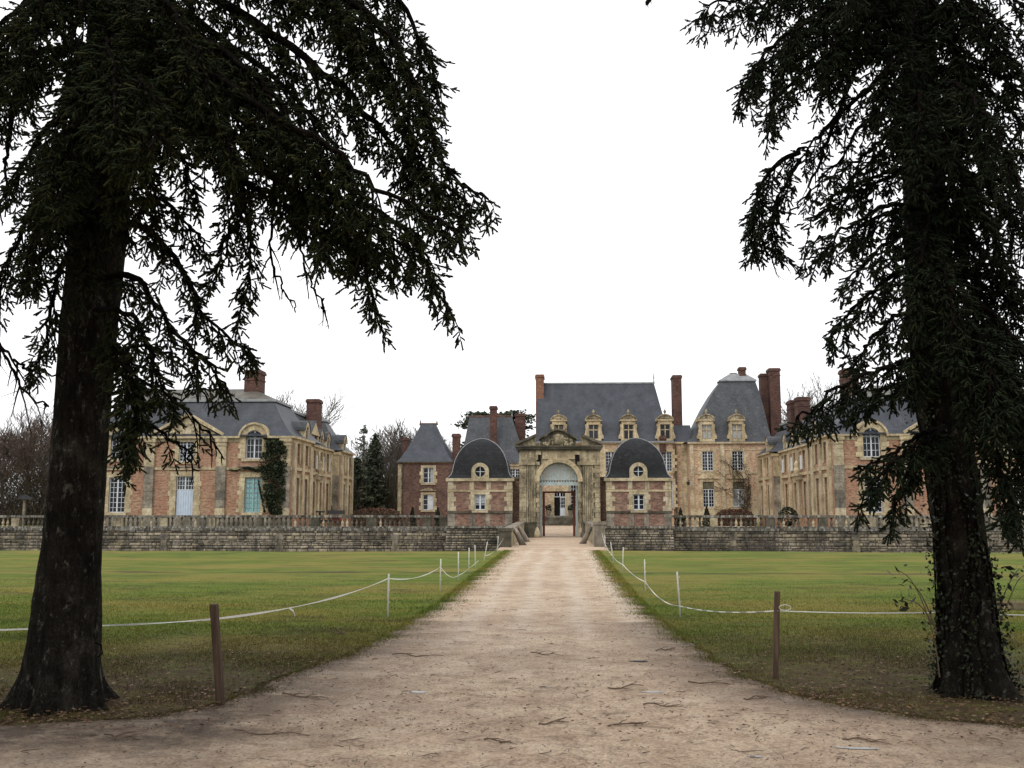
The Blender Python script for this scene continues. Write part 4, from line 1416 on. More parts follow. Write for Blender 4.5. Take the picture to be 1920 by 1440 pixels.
    def mansard(x0, x1, y0, y1, rise, name, mat='slate', top='slate_brown'):
        if x0 > x1: x0, x1 = x1, x0
        e = .28
        H = zbk - ze - .16
        z0 = ze + .16
        m = MB()
        lv = []
        for f, i_ in ((0, -e), (.06, -.02), (.16, .34), (.3, .72), (.5, 1.18), (.75, 1.66), (1.0, 2.08)):
            lv.append((i_, i_, i_, i_, z0 + H * f))
        roof_rings(m, x0, x1, y0, y1, lv)
        r = m.build(name, mat, t)
        m = MB()
        i_ = 2.08
        roof_rings(m, x0, x1, y0, y1, [(i_ - .14, i_ - .14, i_ - .14, i_ - .14, zbk + .004), (i_ - .14, i_ - .14, i_ - .14, i_ - .14, zbk + .2), (i_ + .1, i_ + .1, i_ + .1, i_ + .1, zbk + .24)])
        m.build('lead_break', 'lead', r)
        m = MB()
        dx, dy = (x1 - x0) / 2 - 1.6, (y1 - y0) / 2
        ins = min((x1 - x0) / 2 - .4, (y1 - y0) / 2 - .05)
        roof_rings(m, x0, x1, y0, y1, [(i_, i_, i_, i_, zbk + .2), (ins, ins, ins, ins, zbk + .24 + rise)])
        m.build('upper_roof', top, r)
        return r
    r1 = mansard(X(A0), X(A1), Y0, Y0 + 9.5, 1.15, 'near_roof')
    r2 = mansard(X(a_in), X(A1 - 1.2), Y0 + 4.0, y_far1 - 1.5, .8, 'long_roof', 'slate_grey')
    r3 = mansard(X(A0), X(A1 - .6), y_far0, y_far1, .7, 'far_roof', 'slate_grey')
    # dormers along the court side
    def small_dormer(f, yc, gable):
        m = MB()
        w = .68 if not gable else 1.5
        h = .95 if not gable else 1.1
        f.box(m, yc - w, yc - w + .28, -.05, 1.6, ze + .165, ze + h)
        f.box(m, yc + w - .28, yc + w, -.05, 1.6, ze + .165, ze + h)
        if gable:
            f.prism(m, [(yc - w - .2, ze + h), (yc + w + .2, ze + h), (yc, ze + h + 1.15)], -.12, 1.9)
        else:
            arch_band(m, f, yc, ze + h, w - .3, w + .12, -.1, 2.0, 10)
        o = m.build('dormer', 'stone_pale', t)
        g = MB()
        f.box(g, yc - w + .28, yc + w - .28, .1, .16, ze + .165, ze + h + (0 if gable else .3))
        g.build('pane', 'glass', o)
        c = MB()
        if gable:
            f.prism(c, [(yc - w - .3, ze + h - .05), (yc, ze + h + 1.2), (yc, ze + h + 1.32), (yc - w - .3, ze + h + .1)], -.15, 2.2)
            f.prism(c, [(yc + w + .3, ze + h - .05), (yc, ze + h + 1.2), (yc, ze + h + 1.32), (yc + w + .3, ze + h + .1)], -.15, 2.2)
        else:
            arch_band(c, f, yc, ze + h, w + .12, w + .2, -.16, 2.2, 10)
        c.build('dormer_roof', 'slate_grey', o)
    small_dormer(f1, Y0 + 4.7, False)
    for i, yc in enumerate(bays):
        small_dormer(f2, yc, i == 1)
    small_dormer(f3, y_far0 + 1.9, False)
    # console shelf with carved figures in the middle of the long wall
    m = MB()
    yc = (bays[1] + bays[2]) / 2
    f2.box(m, yc - 1.4, yc + 1.4, -.5, .0, z(882), z(878))
    for q in range(6):
        f2.box(m, yc - 1.2 + q * .48 - .1, yc - 1.2 + q * .48 + .1, -.4, .0, z(890), z(882) - .003)
    q_ = f2.pt(yc, -.28, 0)
    m.lathe(q_[0], q_[1], [(.28, z(878)), (.34, z(870)), (.2, z(862)), (.26, z(855)), (.12, z(850)), (.02, z(847))], 8)
    m.build('carved_console', 'stone_pale', t)
    # chimneys
    if s < 0:
        chimney(t, P(458, 715, 84).x, P(487, 715, 84).x, 84.0, 85.6, zbk - .6, P(470, 693, 84).z)
        chimney(t, P(574.5, 765, 95).x, P(597.5, 765, 95).x, 95.0, 96.4, zbk - 1.2, P(585, 748, 95).z, bands=0)
    else:
        chimney(t, P(1496, 765, 97).x, P(1519, 765, 97).x, 97.0, 98.4, zbk - 1.2, P(1507, 744, 97).z)
        chimney(t, P(1482, 765, 99).x, P(1495, 765, 99).x, 99.0, 100.6, zbk - 1.2, P(1488, 750, 99).z)
        chimney(t, P(1584, 720, 84).x, P(1611, 720, 84).x, 84.0, 85.6, zbk - .6, P(1597, 690, 84).z)
    m = MB()
    m.lathe(X(AC) + (3.9 if s < 0 else -3.9), Y0 + 4.75, [(.12, zbk + 1.2), (.05, zbk + 1.6), (.09, zbk + 1.7), (.01, zbk + 2.1)], 8)
    m.build('finial', 'lead', t)
    return dict(A0=A0, ze=ze, z=z, t=t, AC=AC, k=k)
WL = wing(-1, 98.0, 104.0, 'brick and stone wing with pale blue door, teal shutters and ivy on its corner', True)
WR = wing(1, 102.3, 109.5, 'brick and stone wing half hidden behind the spruce with ivy on its trunk', False)

# ------------------------------------------------------------------ main house
def main_house():
    Y0 = 115.0
    fx = Face('x', Y0)
    z = lambda py: P(1130, py, Y0).z
    u = lambda px: P(px, 870, Y0).x
    t = thing('main_house', (u(1130), Y0 + 5, 0), 'main house block with tall blue slate roof and four stone dormers behind the gateway', 'building')
    x0, x1 = u(1006), u(1262)
    ze = z(832)
    uw = lambda px: u(px)
    wins = [1080, 1113.6, 1146, 1179.5, 1212, 1250]
    W = 21 / 16.6
    zu0, zu1, zl0, zl1 = z(884), z(847), z(951), z(903)
    dc = u(1049.5)
    dw = 21.5 / 16.6
    zd0, zd1 = z(967), z(921)
    holes = [(dc - dw / 2, dc + dw / 2, zd0, zd1)]
    for px in wins:
        holes += [(u(px) - W / 2, u(px) + W / 2, zu0, zu1), (u(px) - W / 2, u(px) + W / 2, zl0, zl1)]
    facade('front_wall', t, 'brick_pink', fx, x0, x1, 0, ze, holes)
    MB().box(x0, x0 + .4, Y0 + .36, Y0 + 11, 0, ze).build('gable_wall', 'brick', t)
    MB().box(x1 - .4, x1, Y0 + .36, Y0 + 11, 0, ze).build('end_wall', 'brick', t)
    MB().box(x0 + .4, x1 - .4, Y0 + 10.6, Y0 + 11, 0, ze).build('back_wall', 'brick', t)
    for px in wins:
        for z0, h in ((zu0, zu1 - zu0), (zl0, zl1 - zl0)):
            dressed(t, fx, 'stone', u(px), z0, W, h, True, .3)
            window(t, fx, u(px), z0, W, h, 2, 2, 6 if h < 2.6 else 7)
    dressed(t, fx, 'stone', dc, zd0, dw, zd1 - zd0, False, .4)
    # front door: one leaf open on a dark hall, the other glazed
    window(t, fx, dc, z(932), dw, zd1 - z(932), 2, 2, 1)
    fx.block('open_doorway', t, 'dark', dc - dw / 2 + .03, dc - .05, .26, .3, zd0, z(932) - .02)
    window(t, fx, dc + dw / 4, z(953), dw / 2 - .04, z(932) - z(953) - .02, 1, 3, 3, name='door_window')
    fx.block('door_leaf', t, 'white', dc + .01, dc + dw / 2 - .01, .12, .2, zd0, z(953) - .01)
    fx.block('string_course', t, 'stone_pale', x0, x1, -.08, .05, z(890.5), z(888))
    fx.block('cornice', t, 'stone', x0 - .2, x1 + .1, -.35, .3, ze, ze + .2)
    fx.block('gutter', t, 'lead', x0 - .2, x1 + .1, -.45, -.352, ze + .1, ze + .24)
    for px in (1012, 1064, 1097, 1130, 1163, 1196, 1231):
        fx.block('pilaster', t, 'stone_pale', u(px) - .3, u(px) + .3, -.1, .05, z(975), ze - .02)
    # roof: gable on the chimney side, hip on the other
    zr = P(1130, 719, Y0 + 5.5).z
    m = MB()
    xr = P(1226, 719, Y0 + 5.5).x
    lv = [(0, -.1, -.3, -.3, ze + .2), (0, .12, .25, .25, ze + .62), (0, .45, .95, .95, ze + 1.5)]
    n = 6
    for i in range(1, n + 1):
        f = i / n
        lv.append((0, .45 + (x1 - xr - .45) * f, .95 + 4.5 * f, .95 + 4.5 * f, ze + 1.5 + (zr - ze - 1.5) * f))
    roof_rings(m, x0, x1, Y0, Y0 + 11, lv)
    r = m.build('slate_roof', 'slate', t)
    MB().box(x0, xr + .1, Y0 + 5.35, Y0 + 5.65, zr - .05, zr + .12).build('ridge_lead', 'lead', r)
    m = MB().lathe(xr, Y0 + 5.5, [(.1, zr), (.05, zr + .5), (.09, zr + .6), (.02, zr + 1.3)], 6)
    m.build('ridge_finial', 'lead', r)
    # chimneys
    chimney(t, P(1004.5, 735, Y0 + 4).x, P(1019.5, 735, Y0 + 4).x, Y0 + 4, Y0 + 6.6, ze, P(1012, 702, Y0 + 4).z, 'brick_warm', 0)
    m = MB()
    m.tube([P(1016, 703, Y0 + 5), P(1016, 683, Y0 + 5)], .025, 4)
    m.build('mast', 'pipe', t)
    chimney(t, P(1262.5, 740, Y0 + 3).x, P(1278.5, 740, Y0 + 3).x, Y0 + 3, Y0 + 5.2, 3, P(1270, 703, Y0 + 3).z, 'brick_chimney', 0)
    chimney(t, P(1238.5, 830, Y0 - 1).x, P(1250, 830, Y0 - 1).x, Y0 - .2, Y0 + .6, z(850), z(818), 'brick_chimney', 0)
    for px in (1048, 1113.6, 1179.5, 1248.5):
        dormer_big(t, fx, u(px), ze + .2, 26 / 16.6, 0, (19.5 / 16.6, 27 / 16.6), 'stone_pale', 'glass', 3.2)
    # steps
    m_y = Y0 - 3.6
    st = thing('entrance_steps', (dc, Y0 - 2, .45), 'grey stone steps up to the open front door, seen through the gate arch', 'steps')
    for i in range(6):
        zt = .45 + (zd0 - .45) * (i + 1) / 6
        MB().box(dc - 4.4, dc + 4.4, m_y + i * .34, Y0 - .36, .3 if i == 0 else zt - (zd0 - .45) / 6 + .0, zt - .001).build('step', 'stone_moss' if i < 5 else 'stone_grey', st)
    # potted shrubs by the door
    for px, lab in ((1028.5, 'round shrub in a stone pot by the open dark half of the front door'), (1070, 'round shrub in a stone pot by the white half of the front door')):
        q = P(px, 966, Y0 - 1.0)
        pt_ = thing('potted_shrub', (q.x, Y0 - 1.0, zd0), lab, 'potted plant', 'potted shrubs by the front door')
        MB().lathe(q.x, Y0 - 1.0, [(.16, zd0), (.2, zd0 + .1), (.3, zd0 + .5), (.34, zd0 + .55)], 10).build('pot', 'stone_grey', pt_, True)
        c = RNG.normal(size=(160, 3))
        c = c / np.linalg.norm(c, axis=1, keepdims=True) * RNG.uniform(.2, .42, (160, 1)) + np.array([q.x, Y0 - 1.0, zd0 + .85])
        V_, F_ = np_leaves(c, .09)
        np_mesh('foliage', V_, F_, 'yew', pt_)
    # linking bay between house and corner pavilion
    xl0, xl1 = u(1262) + .02, u(1293)
    hole = []
    facade('link_front', t, 'brick_pink', Face('x', Y0 + .5), xl0, xl1, 0, ze, hole)
    fl = Face('x', Y0 + .5)
    fl.block('cornice', t, 'stone', xl0 + .1, xl1, -.3, .3, ze, ze + .2)
    m = MB()
    roof_rings(m, xl0 - .3, xl1 + .5, Y0 + .5, Y0 + 9, [(0, 0, -.2, 0, ze + .2), (0, 0, 2.2, 2.2, P(1275, 797, Y0 + 2.5).z)])
    m.build('link_roof', 'slate', t)
    for px in (1267.5, 1291.5):
        fl.block('drainpipe', t, 'pipe', u(px) - .06, u(px) + .06, -.42, -.3, 0, ze)
    quoins(t, fl, 'stone_pale', u(1279), 1, .5, ze - .02, .5, .75, .7, .12)
    return t, ze
MH, ZE = main_house()

def corner_pavilion():
    Y0 = 113.0
    fx = Face('x', Y0)
    sc = 1900 / Y0
    z = lambda py: P(1350, py, Y0).z
    u = lambda px: P(px, 870, Y0).x
    x0, x1 = u(1293), u(1450)
    t = thing('corner_pavilion', ((x0 + x1) / 2, Y0 + 5, 0), 'square corner pavilion with high swept slate roof and two stone dormers', 'building')
    ze = z(832)
    W = 20.5 / sc
    zu0, zu1, zl0, zl1 = z(882.5), z(846), z(951), z(903)
    cs = (1327.3, 1383.5)
    holes = []
    for px in cs:
        holes += [(u(px) - W / 2, u(px) + W / 2, zu0, zu1), (u(px) - W / 2, u(px) + W / 2, zl0, zl1)]
    facade('front_wall', t, 'brick_pink', fx, x0, x1, 0, ze, holes)
    for xx in (x0, x1 - .36):
        MB().box(xx, xx + .36, Y0 + .36, Y0 + 9, 0, ze).build('side_wall', 'brick_pink', t)
    MB().box(x0 + .37, x1 - .37, Y0 + 8.6, Y0 + 9, 0, ze).build('back_wall', 'brick_pink', t)
    for i, px in enumerate(cs):
        dressed(t, fx, 'stone', u(px), zu0, W, zu1 - zu0, True, .3)
        dressed(t, fx, 'stone', u(px), zl0, W, zl1 - zl0, True, .3)
        window(t, fx, u(px), zu0, W, zu1 - zu0, 2, 2, 6)
        window(t, fx, u(px), zl0, W, (zl1 - zl0) * .7, 2, 2, 5, glass='glass' if i == 0 else 'curtain')
        fx.block('window_blind', t, 'stone_moss', u(px) - W / 2, u(px) + W / 2, .12, .2, zl0 + (zl1 - zl0) * .7 + .003, zl1)
        m = MB()
        zp = z(895)
        fx.prism(m, [(u(px) - W * .85, zp), (u(px) + W * .85, zp), (u(px) + W * .55, zp + .38), (u(px), zp + .55), (u(px) - W * .55, zp + .38)], -.16, .04)
        fx.box(m, u(px) - W * .95, u(px) + W * .95, -.22, .04, zp - .14, zp - .003)
        m.build('window_pediment', 'stone', t)
    fx.block('string_course', t, 'stone', x0, x1, -.07, .05, z(888.5), z(886))
    fx.block('string_course', t, 'stone_pale', x0, x1, -.05, .05, z(844), z(842.5))
    fx.block('plinth', t, 'stone_pale', x0, x1, -.1, .05, 0, z(955))
    fx.block('cornice', t, 'stone', x0 - .2, x1 + .2, -.3, .3, ze, ze + .18)
    for px, w_ in ((1354.5, .5), (1297, .42)):
        n = 10
        for i in range(n):
            h = (ze - z(955)) / n
            fx.block('pilaster_block', t, 'stone_pale', u(px) - w_ / 2, u(px) + w_ / 2, -.12, .04, z(955) + i * h + .008, z(955) + (i + 1) * h - .008)
    # swept roof
    zt = P(1384, 715, Y0 + 3.6).z
    xa, xb = P(1351, 715, Y0 + 3.6).x, P(1416, 715, Y0 + 3.6).x
    li, ri = xa - x0, x1 - xb
    m = MB()
    lv = []
    H = zt - ze - .18
    for f, g in ((0, -.06), (.07, .08), (.2, .21), (.4, .37), (.6, .54), (.78, .72), (.92, .89), (1, 1)):
        lv.append((li * g - (.25 if f == 0 else 0), ri * g - (.25 if f == 0 else 0), 3.6 * g, 3.6 * g, ze + .18 + H * f))
    roof_rings(m, x0, x1, Y0, Y0 + 9, lv)
    r = m.build('swept_roof', 'slate_grey', t)
    m = MB()
    roof_rings(m, x0, x1, Y0, Y0 + 9, [(li - .15, ri - .15, 3.45, 3.45, zt + .003), (li - .15, ri - .15, 3.45, 3.45, zt + .16), (li + 1.2, ri + 1.0, 4.2, 4.2, P(1384, 700, Y0 + 4).z)])
    m.build('lead_cap', 'lead', r)
    yc = Y0 + 3.9
    chimney(t, P(1386.5, 700, yc).x, P(1398.5, 700, yc).x, yc, yc + 1, zt, P(1392, 688, yc).z, 'brick_chimney', 0)
    chimney(t, P(1370, 702, yc + 1).x, P(1381, 702, yc + 1).x, yc + 1, yc + 1.9, zt, P(1375, 699, yc + 1).z, 'brick_chimney', 0)
    yc = Y0 + 5
    chimney(t, P(1443.5, 730, yc).x, P(1463.5, 730, yc).x, yc, yc + 1.6, 4, P(1453, 690, yc).z, 'brick_chimney', 1)
    chimney(t, P(1427.5, 740, yc + 1).x, P(1442.8, 740, yc + 1).x, yc + 1, yc + 2.4, 4, P(1436, 700, yc + 1).z, 'brick_chimney', 0)
    for px in (1326.7, 1383.5):
        dormer_big(t, fx, u(px), ze + .19, 25 / sc, 0, (18.5 / sc, 27 / sc), 'stone', 'curtain', 2.8)
    m = MB()
    fx.box(m, u(1287), u(1287) + .3, -.75, -.45, z(912), z(903))
    l = thing('wall_lantern', (u(1287), Y0 - .6, z(912)), 'black iron lantern bracketed to the corner of the swept-roof pavilion', 'lantern')
    o = MB().lathe(u(1288.5), Y0 - .55, [(.1, z(910)), (.2, z(905.5)), (.24, z(905)), (.05, z(902.5)), (.03, z(901))], 6).build('lantern_body', 'iron', l)
    MB().box(u(1288.5) - .03, x0 + .1, Y0 - .58, Y0 - .52, z(901.5), z(900.8)).build('bracket', 'iron', l)
corner_pavilion()

# ------------------------------------------------------------------ older buildings beyond the court
def lodge():
    Y0 = 104.0
    fx = Face('x', Y0)
    sc = 1900 / Y0
    z = lambda py: P(800, py, Y0).z
    u = lambda px: P(px, 900, Y0).x
    x0, x1 = u(746), u(846)
    t = thing('brick_lodge', ((x0 + x1) / 2, Y0 + 4, 0), 'dark red brick lodge with two white windows and steep slate roof', 'building')
    ze = z(868)
    W = 20 / sc
    cx = u(803)
    hs_ = [(cx - W / 2, cx + W / 2, z(905.5), z(877)), (cx - W / 2, cx + W / 2, z(956), z(927))]
    facade('front_wall', t, 'brick_dark', fx, x0, x1, 0, ze, hs_)
    MB().box(x0, x0 + .35, Y0 + .36, Y0 + 8, 0, ze).build('side_wall', 'brick_dark', t)
    MB().box(x1 - .35, x1, Y0 + .36, Y0 + 8, 0, ze).build('side_wall', 'brick_dark', t)
    MB().box(x0 + .36, x1 - .36, Y0 + 7.6, Y0 + 8, 0, ze).build('back_wall', 'brick_dark', t)
    for a, b_, c, d in hs_:
        dressed(t, fx, 'stone_pale', cx, c, W, d - c, True, .25, long=.36, short=.22)
        window(t, fx, cx, c, W, d - c, 2, 1, 3)
    fx.block('curtain', t, 'white', cx + .06, cx + W / 2 - .06, .185, .2, z(956) + .08, z(927) - .08)
    fx.block('curtain', t, 'curtain', cx + .2, cx + W / 2 - .06, .185, .2, z(905.5) + .08, z(877) - .08)
    m = MB()
    fx.prism(m, [(cx - .75, z(919)), (cx + .75, z(919)), (cx, z(914))], -.18, .05)
    fx.box(m, cx - .85, cx + .85, -.22, .05, z(920.5), z(919) - .003)
    m.build('window_pediment', 'stone_gate', t)
    quoins(t, fx, 'stone_gate', x0, 1, .3, ze - .1, .45, .5, .36, .03)
    fx.block('drainpipe', t, 'pipe', u(754), u(755.2), -.16, -.06, 0, ze)
    fx.block('cornice', t, 'stone_gate', x0 - .1, x1 + .1, -.14, .3, ze - .0, ze + .1)
    ry = Y0 + 4
    zt = P(803, 797, ry).z
    xa, xb = P(790, 797, ry).x, P(817.5, 797, ry).x
    m = MB()
    lv = []
    for f, g in ((0, -.08), (.1, .09), (.3, .34), (.65, .7), (1, 1)):
        lv.append(((xa - x0) * g, (x1 - xb) * g, 3.9 * g, 3.9 * g, ze + .1 + (zt - ze) * f))
    roof_rings(m, x0, x1, Y0, Y0 + 8, lv)
    r = m.build('slate_roof', 'slate', t)
    m = MB()
    m.tube([(xa - .1, ry, zt + .1), (xb + .1, ry, zt + .1)], .13, 6)
    for xx in (xa - .1, xb + .1):
        m.lathe(xx, ry, [(.14, zt), (.06, zt + .35), (.0, zt + .62)], 6)
    m.build('ridge_tiles', 'brick_dark', r)
    chimney(t, P(754.5, 835, Y0 + 6).x, P(763.5, 835, Y0 + 6).x, Y0 + 6, Y0 + 7, 4, P(759, 820, Y0 + 6).z, 'brick_chimney', 0)
    chimney(t, P(848, 830, Y0 + 3).x, P(861.5, 830, Y0 + 3).x, Y0 + 3, Y0 + 4.2, 2, P(855, 813, Y0 + 3).z, 'brick_chimney', 0)
lodge()

def old_house():
    Y0 = 112.0
    fx = Face('x', Y0)
    z = lambda py: P(920, py, Y0).z
    u = lambda px: P(px, 880, Y0).x
    x0, x1 = u(862), u(989)
    t = thing('old_house', ((x0 + x1) / 2, Y0 + 5, 0), 'old house behind a domed pavilion, long slate roof and tall slim chimney', 'building')
    ze = z(869)
    W = 19 / 17.0
    hs_ = [(u(px) - W / 2, u(px) + W / 2, z(900), z(879)) for px in (880, 922, 966)]
    hs_ += [(u(px) - W / 2, u(px) + W / 2, z(955), z(925)) for px in (880, 922, 966)]
    facade('front_wall', t, 'brick_dark', fx, x0, x1, 0, ze, hs_)
    for a, b_, c, d in hs_:
        dressed(t, fx, 'stone_pale', (a + b_) / 2, c, W, d - c, True, .25, long=.4, short=.3)
        window(t, fx, (a + b_) / 2, c, W, d - c, 2, 2, 4)
    for xx in (x0, x1 - .35):
        MB().box(xx, xx + .35, Y0 + .36, Y0 + 9, 0, ze).build('side_wall', 'brick_dark', t)
    MB().box(x0 + .36, x1 - .36, Y0 + 8.6, Y0 + 9, 0, ze).build('back_wall', 'brick_dark', t)
    fx.block('cornice', t, 'stone_pale', x0 - .1, x1 + .1, -.2, .3, ze - .3, ze)
    ry = Y0 + 4.5
    zt = P(920, 782, ry).z
    xa, xb = P(880, 782, ry).x, P(960, 782, ry).x
    m = MB()
    lv = []
    for f, g in ((0, -.08), (.1, .09), (.3, .33), (.65, .68), (1, 1)):
        lv.append(((xa - x0) * g, (x1 - xb) * g, 4.45 * g, 4.45 * g, ze + .003 + (zt - ze) * f))
    roof_rings(m, x0, x1, Y0, Y0 + 9, lv)
    r = m.build('slate_roof', 'slate_grey', t)
    MB().tube([(xa - .1, ry, zt + .06), (xb + .1, ry, zt + .06)], .12, 6).build('ridge_tiles', 'brick_dark', r)
    m = MB().lathe(xb, ry, [(.12, zt), (.05, zt + .4), (.0, zt + .75)], 6)
    m.build('ridge_finial', 'lead', r)
    chimney(t, P(918.5, 790, Y0 + 1.2).x, P(931, 790, Y0 + 1.2).x, Y0 + 1.2, Y0 + 2.3, ze, P(925, 761, Y0 + 1.2).z, 'brick_chimney', 0)
    chimney(t, P(932, 780, ry + 1).x, P(937, 780, ry + 1).x, ry + 1, ry + 1.6, zt - 1, P(934, 775, ry + 1).z, 'brick_chimney', 0)
    chimney(t, P(966, 800, ry + 1).x, P(984.5, 800, ry + 1).x, ry + 1, ry + 2.5, ze, P(975, 775, ry + 1).z, 'brick_chimney', 0)
old_house()

# ------------------------------------------------------------------ trees
def bezier_path(pts, n):
    """smooth path through the points (Catmull-Rom)"""
    pts = [np.array(p, float) for p in pts]
    ext = [2 * pts[0] - pts[1]] + pts + [2 * pts[-1] - pts[-2]]
    out = []
    m = len(pts) - 1
    for q in np.linspace(0, m, n):
        i = min(int(q), m - 1)
        t = q - i
        a, b, c, d = ext[i], ext[i + 1], ext[i + 2], ext[i + 3]
        out.append(.5 * (2 * b + (c - a) * t + (2 * a - 5 * b + 4 * c - d) * t ** 2 + (3 * b - a - 3 * c + d) * t ** 3))
    return np.array(out)

def shoots_mesh(base, dirn, length, rad, needles):
    """needle-clad shoots: a slim stem and a brush of needles round it"""
    N = len(base)
    base, dirn, length = np.asarray(base), np.asarray(dirn), np.asarray(length)
    rad = np.broadcast_to(rad, (N,))
    d, a, b = frames(dirn)
    tip = base + d * length[:, None]
    V, Fc = [], []
    # blunt three-sided core of packed needles
    sp = np.zeros((N, 7, 3))
    q0, q1 = base + d * (length * .06)[:, None], base + d * (length * .93)[:, None]
    for i in range(3):
        c, s_ = math.cos(2.094 * i), math.sin(2.094 * i)
        sp[:, i] = q0 + (a * c + b * s_) * (rad * .34)[:, None]
        sp[:, 3 + i] = q1 + (a * c + b * s_) * (rad * .44)[:, None]
    sp[:, 6] = tip
    o = np.arange(N)[:, None] * 7
    ix = [[0, 1, 4], [0, 4, 3], [1, 2, 5], [1, 5, 4], [2, 0, 3], [2, 3, 5], [3, 4, 6], [4, 5, 6], [5, 3, 6]]
    tri = np.concatenate([o + np.array([t_]) for t_ in ix])
    V.append(sp.reshape(-1, 3))
    Fc.append(tri)
    # needles
    t = (np.arange(needles)[None] + RNG.uniform(0, 1, (N, needles))) / needles
    ang = RNG.uniform(0, 2 * PI, (N, needles))
    rr = rad[:, None] * RNG.uniform(.65, 1.4, (N, needles)) * (1.05 - .2 * t)
    root = base[:, None] + d[:, None] * (t * length[:, None])[..., None]
    side = a[:, None] * np.cos(ang)[..., None] + b[:, None] * np.sin(ang)[..., None]
    tang = -a[:, None] * np.sin(ang)[..., None] + b[:, None] * np.cos(ang)[..., None]
    end = root + side * rr[..., None] + d[:, None] * (rr * .6)[..., None]
    w = (rad[:, None] * .26)[..., None]
    nv = np.stack([root - tang * w + d[:, None] * 0, root + tang * w, end], 2)       # N,needles,3,3
    nb = 7 * N
    nt = np.arange(N * needles * 3).reshape(-1, 3) + nb
    V.append(nv.reshape(-1, 3))
    Fc.append(nt)
    return np.concatenate(V), np.concatenate(Fc)

